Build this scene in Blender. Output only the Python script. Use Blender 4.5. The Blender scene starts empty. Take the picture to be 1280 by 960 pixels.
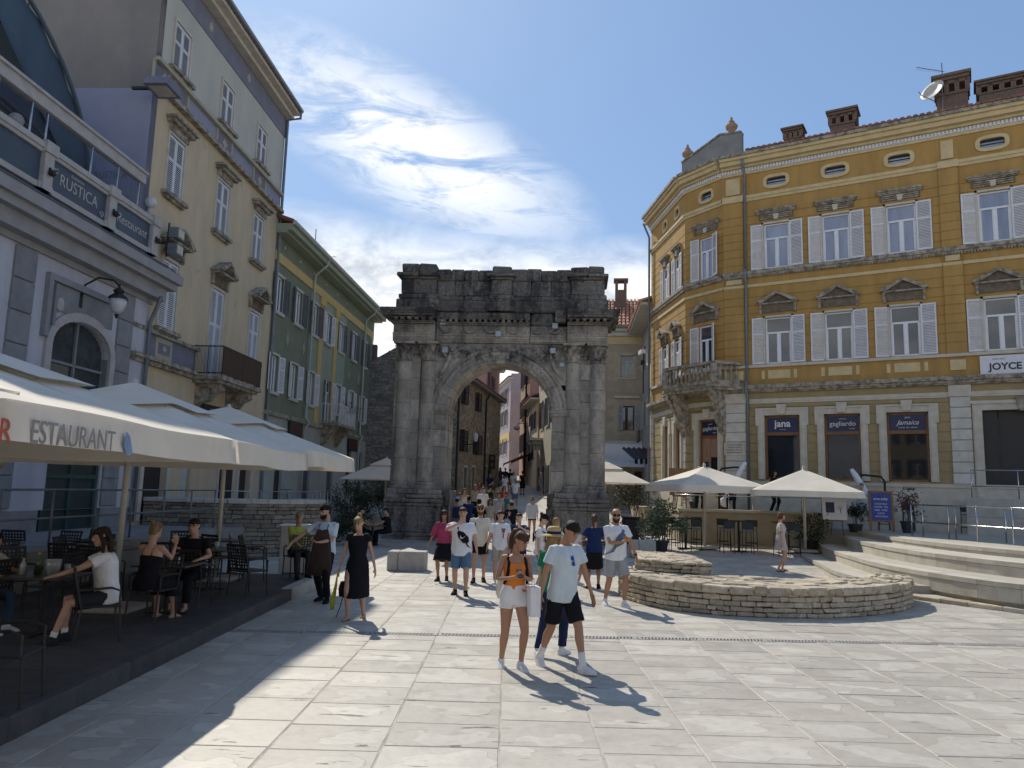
import bpy, bmesh, math, random
from mathutils import Vector, Matrix, Quaternion
PI=math.pi; R=math.radians; rnd=random.Random(7)
sc=bpy.context.scene; COL=sc.collection
# ---------------------------------------------------------------- camera
cam=bpy.data.objects.new('camera',bpy.data.cameras.new('camera')); COL.objects.link(cam)
cam.data.sensor_width=36; cam.data.lens=27.03; cam.data.clip_end=3000; cam.data.clip_start=.1
cam.matrix_world=Matrix.Translation((0,0,2.15))@Matrix.Rotation(R(90+7.9),4,'X')@Matrix.Rotation(R(1.6),4,'Z')
sc.camera=cam
# ---------------------------------------------------------------- light
SUN_EL,SUN_AZ=44.5,-22.5        # azimuth from +Y, negative = towards -X
w=bpy.data.worlds.new('World'); sc.world=w; w.use_nodes=True
GAM,SKS,TINT=.5,1.08,(.72,.96,1.28)
def world():
    nt=w.node_tree; n=nt.nodes; l=nt.links; n.clear()
    out=n.new('ShaderNodeOutputWorld'); bg=n.new('ShaderNodeBackground'); sky=n.new('ShaderNodeTexSky')
    sky.sky_type='NISHITA'; sky.sun_disc=False; sky.sun_elevation=R(SUN_EL); sky.sun_rotation=R(SUN_AZ)
    sky.air_density=1.0; sky.dust_density=.6; sky.ozone_density=2.2
    bg.inputs[1].default_value=.12
    tc=n.new('ShaderNodeTexCoord'); sep=n.new('ShaderNodeSeparateXYZ'); l.new(tc.outputs['Generated'],sep.inputs[0])
    def m(op,a,b=None,c=None,clamp=False):
        q=n.new('ShaderNodeMath'); q.operation=op; q.use_clamp=clamp
        for i,v in enumerate((a,b,c)):
            if v is None: continue
            if hasattr(v,'is_linked') or hasattr(v,'links'): l.new(v,q.inputs[i])
            else: q.inputs[i].default_value=v
        return q.outputs[0]
    # cloud sheet seen from below: direction projected on a flat layer
    z=m('MAXIMUM',sep.outputs[2],.03)
    px=m('DIVIDE',sep.outputs[0],m('ADD',z,.12)); py=m('DIVIDE',sep.outputs[1],m('ADD',z,.12))
    cv=n.new('ShaderNodeCombineXYZ'); l.new(px,cv.inputs[0]); l.new(py,cv.inputs[1])
    el=m('ARCSINE',sep.outputs[2]); az=m('ARCTAN2',sep.outputs[0],sep.outputs[1])
    cb=n.new('ShaderNodeCombineXYZ'); l.new(az,cb.inputs[0]); l.new(m('MULTIPLY',el,2.1),cb.inputs[1])
    def noise(scale,det,rough,off,dist=0.,sx=1,sy=1,src=None):
        mp=n.new('ShaderNodeMapping'); mp.inputs['Location'].default_value=off; mp.inputs['Scale'].default_value=(sx,sy,1); mp.inputs['Rotation'].default_value=(0,0,.5 if src is None else 0)
        l.new((src or cv).outputs[0],mp.inputs[0]); q=n.new('ShaderNodeTexNoise'); q.inputs['Scale'].default_value=scale; q.inputs['Detail'].default_value=det
        q.inputs['Roughness'].default_value=rough; q.inputs['Distortion'].default_value=dist; l.new(mp.outputs[0],q.inputs[0]); return q.outputs[0]
    # low bank of cumulus under about 18 degrees, higher towards the left
    lim=m('ADD',m('MULTIPLY',az,-.05),R(19.6))
    bank=m('DIVIDE',m('SUBTRACT',lim,el),R(4.0),None,True)
    n1=noise(6.5,9,.6,(3,1,0),.5,.8,1.1,src=cb); n2=noise(13.,7,.62,(9,4,0),.4,src=cb)
    bm=m('MULTIPLY',bank,m('MULTIPLY',m('SUBTRACT',n1,.24),5.,None,True))
    # one wispy fan higher up on the left
    dx=m('DIVIDE',m('ADD',az,R(8)),R(12.5)); dy=m('DIVIDE',m('SUBTRACT',m('ADD',el,m('MULTIPLY',az,.35)),R(21.6)),R(4.6))
    fan=m('SUBTRACT',1.25,m('SQRT',m('ADD',m('MULTIPLY',dx,dx),m('MULTIPLY',dy,dy))),None,True)
    n3=noise(7,12,.68,(1,7,0),1.2,.8,1.4,src=cb)
    fm=m('MULTIPLY',fan,m('MULTIPLY',m('SUBTRACT',n3,.36),5.5,None,True))
    mask=m('MAXIMUM',bm,m('MULTIPLY',fm,.95),None,True)
    shade=n.new('ShaderNodeMapRange'); l.new(n2,shade.inputs[0]); shade.inputs[1].default_value=.33; shade.inputs[2].default_value=.62; shade.inputs[3].default_value=0; shade.inputs[4].default_value=1
    cc=n.new('ShaderNodeMix'); cc.data_type='RGBA'; cc.inputs[6].default_value=(2.8,3.1,3.5,1); cc.inputs[7].default_value=(5.6,5.6,5.6,1); l.new(m('ADD',shade.outputs[0],m('MULTIPLY',fm,.8),None,True),cc.inputs[0])
    mix=n.new('ShaderNodeMix'); mix.data_type='RGBA'; l.new(mask,mix.inputs[0])
    gm=n.new('ShaderNodeGamma'); gm.inputs[1].default_value=GAM; l.new(sky.outputs[0],gm.inputs[0]); sk=n.new('ShaderNodeVectorMath'); sk.operation='SCALE'; sk.inputs['Scale'].default_value=SKS; l.new(gm.outputs[0],sk.inputs[0])
    tint=n.new('ShaderNodeVectorMath'); tint.operation='MULTIPLY'; tint.inputs[1].default_value=TINT; l.new(sk.outputs[0],tint.inputs[0]); l.new(tint.outputs[0],mix.inputs[6]); l.new(cc.outputs[2],mix.inputs[7])
    l.new(mix.outputs[2],bg.inputs[0]); l.new(bg.outputs[0],out.inputs[0])
world()
sun=bpy.data.objects.new('sun',bpy.data.lights.new('sun','SUN')); COL.objects.link(sun)
sun.data.energy=2.45; sun.data.angle=R(.53); sun.data.color=(1,.93,.80)
sd=Vector((math.sin(R(SUN_AZ))*math.cos(R(SUN_EL)),math.cos(R(SUN_AZ))*math.cos(R(SUN_EL)),math.sin(R(SUN_EL))))
sun.rotation_euler=sd.to_track_quat('Z','Y').to_euler(); sun.location=sd*60
sc.view_settings.view_transform='Standard'; sc.view_settings.look='None'; sc.view_settings.exposure=.88; sc.view_settings.gamma=1
sc.render.engine='CYCLES'
# ---------------------------------------------------------------- materials
MATS={}
def mat(name,c1,c2=None,scale=4.,rough=.8,bump=0.,bscale=30.,metal=0.,spec=.4,streak=0.,obj=0.,detail=6,emit=0,sharp=0,trans=0,c3=None,s3=1.5,t3=.55):
    if name in MATS: return MATS[name]
    m=bpy.data.materials.new(name); m.use_nodes=True; nt=m.node_tree; n=nt.nodes; l=nt.links
    p=n['Principled BSDF']; p.inputs['Roughness'].default_value=rough; p.inputs['Metallic'].default_value=metal
    p.inputs['Specular IOR Level'].default_value=spec
    if c2 is None: c2=tuple(c*.82 for c in c1)
    g=n.new('ShaderNodeNewGeometry'); mp=n.new('ShaderNodeMapping'); l.new(g.outputs['Position'],mp.inputs[0])
    if streak: mp.inputs['Scale'].default_value=(1,1,streak)
    q=n.new('ShaderNodeTexNoise'); q.inputs['Scale'].default_value=scale; q.inputs['Detail'].default_value=detail; q.inputs['Roughness'].default_value=.62
    l.new(mp.outputs[0],q.inputs[0])
    r=n.new('ShaderNodeMapRange'); r.inputs[1].default_value=.36+sharp; r.inputs[2].default_value=.66-sharp; l.new(q.outputs[0],r.inputs[0])
    x=n.new('ShaderNodeMix'); x.data_type='RGBA'; x.inputs[6].default_value=(*c1,1); x.inputs[7].default_value=(*c2,1); l.new(r.outputs[0],x.inputs[0])
    col=x.outputs[2]
    if c3:
        q3=n.new('ShaderNodeTexNoise'); q3.inputs['Scale'].default_value=s3; q3.inputs['Detail'].default_value=9; q3.inputs['Roughness'].default_value=.7; l.new(g.outputs['Position'],q3.inputs[0])
        r3=n.new('ShaderNodeMapRange'); r3.inputs[1].default_value=t3; r3.inputs[2].default_value=t3+.12; l.new(q3.outputs[0],r3.inputs[0])
        x3=n.new('ShaderNodeMix'); x3.data_type='RGBA'; l.new(col,x3.inputs[6]); x3.inputs[7].default_value=(*c3,1); l.new(r3.outputs[0],x3.inputs[0]); col=x3.outputs[2]
    if obj:
        oi=n.new('ShaderNodeObjectInfo'); ad=n.new('ShaderNodeMath'); ad.operation='ADD'; l.new(oi.outputs['Random'],ad.inputs[0]); l.new(g.outputs['Random Per Island'],ad.inputs[1])
        fr=n.new('ShaderNodeMath'); fr.operation='FRACT'; l.new(ad.outputs[0],fr.inputs[0])
        v=n.new('ShaderNodeMapRange'); v.inputs[3].default_value=1-obj; v.inputs[4].default_value=1+obj; l.new(fr.outputs[0],v.inputs[0])
        h=n.new('ShaderNodeHueSaturation'); l.new(v.outputs[0],h.inputs['Value']); l.new(col,h.inputs['Color']); col=h.outputs[0]
    l.new(col,p.inputs['Base Color'])
    if bump:
        b=n.new('ShaderNodeTexNoise'); b.inputs['Scale'].default_value=bscale; b.inputs['Detail'].default_value=5; l.new(mp.outputs[0] if name.startswith('cloth') else g.outputs['Position'],b.inputs[0])
        bb=n.new('ShaderNodeBump'); bb.inputs['Strength'].default_value=bump; bb.inputs['Distance'].default_value=.02; l.new(b.outputs[0],bb.inputs['Height']); l.new(bb.outputs[0],p.inputs['Normal'])
    if emit: p.inputs['Emission Color'].default_value=(*c1,1); p.inputs['Emission Strength'].default_value=emit
    if trans: p.inputs['Transmission Weight'].default_value=trans
    MATS[name]=m; return m
def cloth(name,c1,k=.85,tr=0.):
    m=mat('cloth_'+name,c1,tuple(c*k for c in c1),9,.85,1.,7,spec=.12,streak=.45)
    return m
ochre=mat('ochre_stucco',(.45,.275,.085),(.355,.215,.07),2.4,.85,.3,60,streak=.22,c3=(.33,.22,.09),s3=.9,t3=.6)
ochre2=mat('faded_ochre_stucco',(.36,.285,.15),(.29,.23,.125),2.4,.85,.3,60,streak=.25)
cream=mat('cream_moulding',(.62,.50,.28),(.50,.40,.22),2.5,.8,.2,50)
greystone=mat('weathered_stone_moulding',(.40,.36,.29),(.16,.14,.115),5,.9,.5,40,sharp=.05)
bleached=mat('dark_weathered_stone',(.20,.165,.12),(.11,.09,.07),6,.9,.5,40)
whitest=mat('white_istrian_stone',(.62,.60,.54),(.5,.48,.43),3,.75,.3,30,obj=.06,c3=(.13,.12,.11),s3=2.2,t3=.63)
surround=mat('pale_window_surround',(.58,.54,.46),(.47,.43,.36),3,.75,.2,30)
whitep=mat('white_paint',(.72,.73,.76),(.62,.63,.66),9,.55,.1,20,obj=.05)
whitep2=mat('white_window_frame',(.78,.80,.84),(.7,.72,.76),9,.45)
glass=mat('window_glass',(.045,.055,.07),(.02,.03,.04),1.,.04,spec=1.)
shopglass=mat('shop_glass',(.018,.024,.03),(.01,.012,.016),1.,.03,spec=.32)
curtain_skyglass=mat('curtained_sky_tint_glass',(.20,.27,.42),(.12,.17,.28),3,.08,spec=.9,streak=.15)  # curtained panes; the blue sky reflection is put into their base colour
navy=mat('navy_sign_panel',(.018,.025,.085),None,3,.4)
wood=mat('varnished_wood',(.22,.105,.04),(.15,.07,.03),6,.5,.2,20,streak=.2)
darkwood=mat('dark_door',(.03,.028,.03),None,6,.5)
tile=mat('terracotta_tile',(.30,.13,.085),(.19,.09,.065),4,.85,.2,20,obj=.2)
tilelight=mat('pale_terracotta_tile',(.55,.33,.23),(.40,.2,.13),4,.85,.2,20,obj=.2)
brick=mat('chimney_brick',(.20,.14,.105),(.12,.09,.075),12,.9,.5,30)
urnm=mat('terracotta_urn',(.36,.24,.15),(.27,.18,.12),8,.85,.2)
rendergrey=mat('grey_render',(.27,.27,.26),(.20,.20,.195),1.5,.9,.3,30)
pipe=mat('zinc_pipe',(.20,.23,.26),None,5,.5,metal=.4)
iron=mat('dark_iron',(.018,.018,.02),None,5,.55,spec=.4)
steel=mat('stainless_steel',(.55,.56,.58),None,5,.25,metal=1.)
tally=mat('yellow_lime_stucco',(.60,.49,.33),(.50,.415,.285),2.,.9,.35,40,streak=.3,c3=(.38,.33,.23),s3=.8,t3=.62)
tallg=mat('grey_green_stucco',(.51,.50,.43),(.44,.43,.38),.9,.9,.3,40,streak=.4)
bluegrey=mat('blue_grey_stucco',(.20,.20,.25),(.165,.165,.21),2,.9,.2,40)
lilac=mat('lilac_grey_stucco',(.30,.31,.41),(.26,.27,.36),1,.9,.2,40)
gable=mat('stained_grey_render',(.27,.245,.22),(.19,.18,.175),.55,.95,.4,20,streak=.6,c3=(.24,.20,.14),s3=.35,t3=.55)
rwhite=mat('pale_lilac_stucco',(.52,.52,.57),(.43,.43,.48),1.6,.85,.2,40,streak=.3,c3=(.36,.35,.36),s3=.9,t3=.63)
rgrey=mat('grey_quoin_stone',(.27,.275,.285),(.21,.215,.225),3,.85,.4,30,obj=.05)
lead=mat('blue_grey_flashing',(.10,.125,.155),None,2,.5)
greenw=mat('sage_green_stucco',(.205,.225,.15),(.17,.19,.13),1.3,.9,.25,40)
greenl=mat('pale_green_stucco',(.31,.35,.26),(.27,.31,.23),1.3,.9,.2,40)
yelw=mat('butter_yellow_stucco',(.58,.43,.17),(.5,.37,.15),2,.85,.2,40)
gwhite=mat('green_white_trim',(.5,.53,.47),None,3,.85)
rubble_g=mat('grey_rubble_stone',(.27,.255,.225),(.16,.15,.135),7,.95,.6,20,obj=.3)
rubble_w=mat('warm_rubble_stone',(.40,.32,.22),(.25,.20,.145),5,.95,.6,20,obj=.3)
mortar=mat('mortar',(.14,.125,.105),None,8,.95,.4,40)
mortarw=mat('warm_mortar',(.31,.26,.19),None,8,.95,.4,40)
canvas=mat('cream_canvas',(.82,.76,.66),(.74,.68,.58),1.6,.85,.55,5,spec=.15,c3=(.66,.6,.5),s3=.9,t3=.62)
def translucent(m,f):
    nt=m.node_tree; p=nt.nodes['Principled BSDF']; t=nt.nodes.new('ShaderNodeBsdfTranslucent'); t.inputs[0].default_value=(.8,.62,.42,1); x=nt.nodes.new('ShaderNodeMixShader'); x.inputs[0].default_value=f
    nt.links.new(p.outputs[0],x.inputs[1]); nt.links.new(t.outputs[0],x.inputs[2]); nt.links.new(x.outputs[0],nt.nodes['Material Output'].inputs[0])
translucent(canvas,.16)
under=mat('tan_valance_lining',(.36,.29,.22),None,2,.9)
post=mat('cream_metal_post',(.55,.52,.45),None,3,.5)
deckm=mat('dark_deck',(.085,.078,.078),(.055,.052,.053),3,.75,.4,20,obj=.12)
concrete=mat('pale_concrete',(.45,.43,.39),(.36,.345,.31),3,.9,.4,30)
benchst=mat('bench_stone',(.50,.47,.42),(.38,.36,.33),5,.85,.4,30)
stepst=mat('limestone_step',(.50,.465,.395),(.41,.38,.32),3,.8,.35,30,obj=.1,c3=(.3,.28,.24),s3=1.1,t3=.63)
ruin=mat('ruin_stone',(.50,.43,.33),(.32,.27,.2),9,.95,.8,25,obj=.24)
leafm=mat('leaf_green',(.075,.11,.035),(.035,.06,.02),6,.6,obj=.3)
leafd=mat('dark_leaf',(.03,.05,.02),(.015,.03,.012),6,.6,obj=.3)
oleander=mat('oleander_leaf',(.17,.21,.12),(.10,.14,.07),6,.5,obj=.3)
pink=mat('dusty_pink_stucco',(.42,.25,.2),(.35,.21,.17),1,.9,.2)
peach=mat('peach_stucco',(.55,.38,.27),(.47,.32,.23),1,.9,.2)
lilacf=mat('pale_mauve_stucco',(.37,.335,.36),None,1,.9)
beige=mat('beige_ashlar_paint',(.41,.35,.265),(.35,.3,.23),2,.9,.2,40,obj=.07)
ecru=mat('ecru_stucco',(.5,.44,.34),None,2,.9)
orange=mat('orange_stucco',(.55,.3,.1),None,2,.9)
shutd=mat('dark_shutter',(.04,.05,.07),None,4,.7)
shutbr=mat('brown_shutter',(.045,.03,.03),None,4,.7)
shutg=mat('grey_shutter',(.11,.10,.12),None,4,.7,obj=.1)
letw=mat('white_lettering',(.75,.75,.75),None,3,.6)
letd=mat('dark_lettering',(.05,.05,.07),None,3,.6)
letg=mat('faded_grey_lettering',(.28,.27,.27),None,3,.8)
def slab_mat():
    m=bpy.data.materials.new('worn_limestone_slab'); m.use_nodes=True; nt=m.node_tree; n=nt.nodes; l=nt.links; p=n['Principled BSDF']
    g=n.new('ShaderNodeNewGeometry'); oi=n.new('ShaderNodeObjectInfo')
    def nz(s_,d,sc_=(1,1,1),ro=.6,di=0.):
        mp=n.new('ShaderNodeMapping'); mp.inputs['Scale'].default_value=sc_; l.new(g.outputs['Position'],mp.inputs[0]); q=n.new('ShaderNodeTexNoise'); q.inputs['Scale'].default_value=s_; q.inputs['Detail'].default_value=d; q.inputs['Roughness'].default_value=ro; q.inputs['Distortion'].default_value=di; l.new(mp.outputs[0],q.inputs[0]); return q.outputs[0]
    def mr(i,a_,b_,c_=0,d_=1):
        q=n.new('ShaderNodeMapRange'); l.new(i,q.inputs[0])
        for k,v in zip((1,2,3,4),(a_,b_,c_,d_)): q.inputs[k].default_value=v
        return q.outputs[0]
    def mx(f,a_,b_):
        q=n.new('ShaderNodeMix'); q.data_type='RGBA'; l.new(f,q.inputs[0])
        for k,v in ((6,a_),(7,b_)):
            if isinstance(v,tuple): q.inputs[k].default_value=(*v,1)
            else: l.new(v,q.inputs[k])
        return q.outputs[2]
    def ma(op,a_,b_):
        q=n.new('ShaderNodeMath'); q.operation=op
        for k,v in enumerate((a_,b_)):
            if isinstance(v,(int,float)): q.inputs[k].default_value=v
            else: l.new(v,q.inputs[k])
        return q.outputs[0]
    base=mx(mr(nz(.35,4),.35,.65),(.465,.435,.38),(.405,.38,.335))
    tc=n.new('ShaderNodeTexCoord'); sx=n.new('ShaderNodeSeparateXYZ'); l.new(tc.outputs['Generated'],sx.inputs[0])
    ex=ma('SUBTRACT',.5,ma('ABSOLUTE',ma('SUBTRACT',sx.outputs[0],.5),0)); ey=ma('SUBTRACT',.5,ma('ABSOLUTE',ma('SUBTRACT',sx.outputs[1],.5),0))
    edge=mr(ma('MINIMUM',ex,ey),0,.30,-.13,.05)
    rn=n.new('ShaderNodeMath'); rn.operation='FRACT'; l.new(ma('ADD',oi.outputs['Random'],g.outputs['Random Per Island']),rn.inputs[0])
    va=n.new('ShaderNodeVectorMath'); va.operation='ADD'; l.new(g.outputs['Position'],va.inputs[0]); cx=n.new('ShaderNodeCombineXYZ'); l.new(ma('MULTIPLY',rn.outputs[0],57.),cx.inputs[0]); l.new(ma('MULTIPLY',rn.outputs[0],31.),cx.inputs[2]); l.new(cx.outputs[0],va.inputs[1])
    mp_=n.new('ShaderNodeMapping'); mp_.inputs['Scale'].default_value=(1,1.3,1); l.new(va.outputs[0],mp_.inputs[0]); q_=n.new('ShaderNodeTexNoise'); q_.inputs['Scale'].default_value=1.5; q_.inputs['Detail'].default_value=2; q_.inputs['Roughness'].default_value=.5; l.new(mp_.outputs[0],q_.inputs[0])
    w1=ma('ADD',q_.outputs[0],edge); base=mx(mr(w1,.52,.535),base,(.50,.475,.42))           # worn, slightly paler lens in the middle of slabs
    rim=ma('SUBTRACT',1.0,mr(ma('ABSOLUTE',ma('SUBTRACT',w1,.525),0),0,.007)); base=mx(ma('MULTIPLY',rim,.42),base,(.25,.215,.17))
    base=mx(mr(nz(9,6,(1,1,1),.7),.45,.72,0,.35),base,(.27,.245,.21))
    ch=nz(3.2,7,(.5,3.2,1),.62,.6); base=mx(mr(ch,.655,.675),base,(.13,.115,.095))       # chipped bedding seams
    fr=n.new('ShaderNodeMath'); fr.operation='FRACT'; l.new(ma('ADD',oi.outputs['Random'],g.outputs['Random Per Island']),fr.inputs[0])
    h=n.new('ShaderNodeHueSaturation'); l.new(mr(fr.outputs[0],0,1,.88,1.1),h.inputs['Value']); l.new(base,h.inputs['Color']); l.new(h.outputs[0],p.inputs['Base Color'])
    l.new(mr(nz(3,5),.3,.7,.36,.66),p.inputs['Roughness']); p.inputs['Specular IOR Level'].default_value=.35
    hh=ma('SUBTRACT',ma('ADD',ma('MULTIPLY',nz(14,6,(1,1,1),.65),.5),mr(w1,.52,.535,0,.25)),mr(ch,.655,.68,0,1.2)); bb=n.new('ShaderNodeBump'); bb.inputs['Strength'].default_value=.55; bb.inputs['Distance'].default_value=.012; l.new(hh,bb.inputs['Height']); l.new(bb.outputs[0],p.inputs['Normal'])
    return m
slabm=slab_mat()
jointm=mat('joint_mortar',(.50,.47,.41),(.27,.25,.22),2.2,.95,.3,20)
def arch_mat():
    m=bpy.data.materials.new('sooty_arch_limestone'); m.use_nodes=True; nt=m.node_tree; n=nt.nodes; l=nt.links; p=n['Principled BSDF']
    g=n.new('ShaderNodeNewGeometry'); sp=n.new('ShaderNodeSeparateXYZ'); l.new(g.outputs['Position'],sp.inputs[0])
    def nz(s,d,zs,ro=.65):
        mp=n.new('ShaderNodeMapping'); mp.inputs['Scale'].default_value=(1,1,zs); l.new(g.outputs['Position'],mp.inputs[0])
        q=n.new('ShaderNodeTexNoise'); q.inputs['Scale'].default_value=s; q.inputs['Detail'].default_value=d; q.inputs['Roughness'].default_value=ro; l.new(mp.outputs[0],q.inputs[0]); return q.outputs[0]
    def mr(i,a,b,c=0,d=1):
        q=n.new('ShaderNodeMapRange'); l.new(i,q.inputs[0])
        for k,v in zip((1,2,3,4),(a,b,c,d)): q.inputs[k].default_value=v
        return q.outputs[0]
    def mx(f,a,b):
        q=n.new('ShaderNodeMix'); q.data_type='RGBA'
        if isinstance(f,float): q.inputs[0].default_value=f
        else: l.new(f,q.inputs[0])
        for k,v in ((6,a),(7,b)):
            if isinstance(v,tuple): q.inputs[k].default_value=(*v,1)
            else: l.new(v,q.inputs[k])
        return q.outputs[2]
    def ma(op,a,b):
        q=n.new('ShaderNodeMath'); q.operation=op; q.use_clamp=True
        for k,v in enumerate((a,b)):
            if isinstance(v,(int,float)): q.inputs[k].default_value=v
            else: l.new(v,q.inputs[k])
        return q.outputs[0]
    base=mx(mr(nz(1.7,8,.5),.35,.65),(.47,.42,.355),(.31,.28,.24))
    base=mx(mr(nz(6,5,1),.5,.7,0,.5),base,(.30,.25,.18))
    soot=mr(nz(1.1,10,.45,.72),.46,.62)            # streaked grime crust
    hi=mr(sp.outputs[2],8.3,9.3,0,.66)             # attic carries a black crust
    lo=mr(sp.outputs[2],2.6,1.9,0,.45)             # so do the pedestals
    fine=mr(nz(9,6,1,.7),.3,.7,-.25,.25)
    cap=ma('MULTIPLY',ma('MULTIPLY',mr(sp.outputs[2],7.25,7.45),mr(sp.outputs[2],8.2,8.0)),mr(nz(3.5,4,1),.45,.58,0,.5))
    amt=ma('ADD',ma('ADD',cap,ma('MULTIPLY',soot,.56)),ma('ADD',ma('ADD',hi,lo),fine))
    c=mx(amt,base,(.045,.044,.046))
    oi=n.new('ShaderNodeObjectInfo'); ad=n.new('ShaderNodeMath'); l.new(oi.outputs['Random'],ad.inputs[0]); l.new(g.outputs['Random Per Island'],ad.inputs[1])
    fr=n.new('ShaderNodeMath'); fr.operation='FRACT'; l.new(ad.outputs[0],fr.inputs[0])
    h=n.new('ShaderNodeHueSaturation'); l.new(mr(fr.outputs[0],0,1,.82,1.2),h.inputs['Value']); l.new(c,h.inputs['Color']); l.new(h.outputs[0],p.inputs['Base Color'])
    p.inputs['Roughness'].default_value=.92
    bb=n.new('ShaderNodeBump'); bb.inputs['Strength'].default_value=.8; bb.inputs['Distance'].default_value=.05; l.new(nz(7,8,1,.7),bb.inputs['Height']); l.new(bb.outputs[0],p.inputs['Normal'])
    return m
archm=arch_mat()
# ---------------------------------------------------------------- mesh helpers
class MB:
    def __init__(s): s.v=[]; s.f=[]
    def add(s,vs,fs):
        o=len(s.v); s.v+= [tuple(v) for v in vs]; s.f+=[tuple(i+o for i in f) for f in fs]; return s
    def box(s,x0,x1,y0,y1,z0,z1):
        return s.add([(x0,y0,z0),(x1,y0,z0),(x1,y1,z0),(x0,y1,z0),(x0,y0,z1),(x1,y0,z1),(x1,y1,z1),(x0,y1,z1)],
            [(0,3,2,1),(4,5,6,7),(0,1,5,4),(1,2,6,5),(2,3,7,6),(3,0,4,7)])
    def prism(s,pts,y0,y1):      # pts (x,z) polygon, extruded in y
        n=len(pts); A=sum(pts[i][0]*pts[(i+1)%n][1]-pts[(i+1)%n][0]*pts[i][1] for i in range(n))
        if A<0: pts=pts[::-1]
        return s.add([(x,y0,z) for x,z in pts]+[(x,y1,z) for x,z in pts],[tuple(range(n)),tuple(range(2*n-1,n-1,-1))]+[(i,i+n,(i+1)%n+n,(i+1)%n) for i in range(n)])
    def slab(s,pts,z0,z1):       # pts (x,y) polygon, extruded in z
        n=len(pts); A=sum(pts[i][0]*pts[(i+1)%n][1]-pts[(i+1)%n][0]*pts[i][1] for i in range(n))
        if A<0: pts=pts[::-1]
        return s.add([(x,y,z0) for x,y in pts]+[(x,y,z1) for x,y in pts],[tuple(range(n-1,-1,-1)),tuple(range(n,2*n))]+[(i,(i+1)%n,(i+1)%n+n,i+n) for i in range(n)])
    def tube(s,P,r,n=8,side=None,flat=1.,cap=True):   # sweep along P; r = radius or list of radii or (a,b)
        P=[Vector(p) for p in P]; m=len(P); rs=r if isinstance(r,(list,)) else [r]*m
        o=len(s.v); sv=Vector(side) if side is not None else None
        for i,p in enumerate(P):
            t=(P[min(i+1,m-1)]-P[max(i-1,0)]).normalized()
            if sv is None: a=t.orthogonal().normalized(); sv=a
            else:
                a=sv-t*sv.dot(t); a=a.normalized() if a.length>1e-5 else t.orthogonal().normalized()
                if side is None: sv=a
            b=t.cross(a); ra,rb=(rs[i] if isinstance(rs[i],tuple) else (rs[i],rs[i]*flat))
            for k in range(n):
                w=2*PI*k/n; s.v.append(tuple(p+a*ra*math.cos(w)+b*rb*math.sin(w)))
        for i in range(m-1):
            for k in range(n):
                k2=(k+1)%n; s.f.append((o+i*n+k,o+i*n+k2,o+(i+1)*n+k2,o+(i+1)*n+k))
        if cap: s.f.append(tuple(o+k for k in range(n-1,-1,-1))); s.f.append(tuple(o+(m-1)*n+k for k in range(n)))
        return s
    def ball(s,c,r,n=10,m=7):
        r=r if isinstance(r,tuple) else (r,r,r); c=Vector(c); o=len(s.v)
        s.v.append((c.x,c.y,c.z-r[2]))
        for j in range(1,m):
            t=-PI/2+PI*j/m
            for k in range(n):
                w=2*PI*k/n; s.v.append((c.x+r[0]*math.cos(t)*math.cos(w),c.y+r[1]*math.cos(t)*math.sin(w),c.z+r[2]*math.sin(t)))
        s.v.append((c.x,c.y,c.z+r[2])); e=len(s.v)-1
        for k in range(n):
            k2=(k+1)%n; s.f.append((o,o+1+k2,o+1+k)); s.f.append((e,e-n+k,e-n+k2))
            for j in range(m-2): s.f.append((o+1+j*n+k,o+1+j*n+k2,o+1+(j+1)*n+k2,o+1+(j+1)*n+k))
        return s
    def lathe(s,prof,c=(0,0,0),n=12,a0=0,a1=2*PI):
        o=len(s.v); full=abs(a1-a0-2*PI)<1e-4; q=n if full else n+1
        for r,z in prof:
            for k in range(q):
                w=a0+(a1-a0)*k/n; s.v.append((c[0]+r*math.cos(w),c[1]+r*math.sin(w),c[2]+z))
        for i in range(len(prof)-1):
            for k in range(n):
                k2=(k+1)%q; s.f.append((o+i*q+k,o+i*q+k2,o+(i+1)*q+k2,o+(i+1)*q+k))
        if full: s.f.append(tuple(o+k for k in range(q-1,-1,-1))); s.f.append(tuple(o+(len(prof)-1)*q+k for k in range(q)))
        return s
    def mesh(s,name,m,smooth=False):
        me=bpy.data.meshes.new(name); me.from_pydata(s.v,[],s.f)
        if m is not None: me.materials.append(m)
        if smooth: me.shade_smooth()
        return me
def I(): return Matrix.Identity(4)
WM={}
def link(name,me,parent=None,M=None,**kw):
    o=bpy.data.objects.new(name,me); COL.objects.link(o); M=M or I()
    WM[o.name]=M
    if parent is not None:
        o.parent=parent; o.matrix_local=WM[parent.name].inverted()@M
    else: o.matrix_world=M
    for k,v in kw.items(): o[k]=v
    return o
def part(name,mb,m,parent,M=None,smooth=False,**kw):
    return link(name,mb.mesh(name,m,smooth),parent,M if M is not None else WM[parent.name],**kw)
def thing(name,label,cat,M=None,group=None,me=None):
    kw=dict(label=label,category=cat)
    if group: kw['group']=group
    return link(name,me,None,M,**kw)
def struct(name,mb,m,smooth=False,kind='structure',label=None,cat=None):
    kw=dict(kind=kind)
    if label: kw['label']=label
    if cat: kw['category']=cat
    return link(name,mb.mesh(name,m,smooth),None,None,**kw)
def T(x,y,z=0,rz=0): return Matrix.Translation((x,y,z))@Matrix.Rotation(rz,4,'Z')
def copy_tree(src,M,label=None,group=None):
    def rec(o,par,m):
        c=o.copy(); COL.objects.link(c); WM[c.name]=m
        if par is not None:
            c.parent=par; c.matrix_local=WM[par.name].inverted()@m
        else: c.matrix_world=m
        for ch in list(o.children):
            if ch.name in WM: rec(ch,c,m@(WM[o.name].inverted()@WM[ch.name]))
        return c
    r=rec(src,None,M)
    if label: r['label']=label
    if group: r['group']=group
    return r
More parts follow.
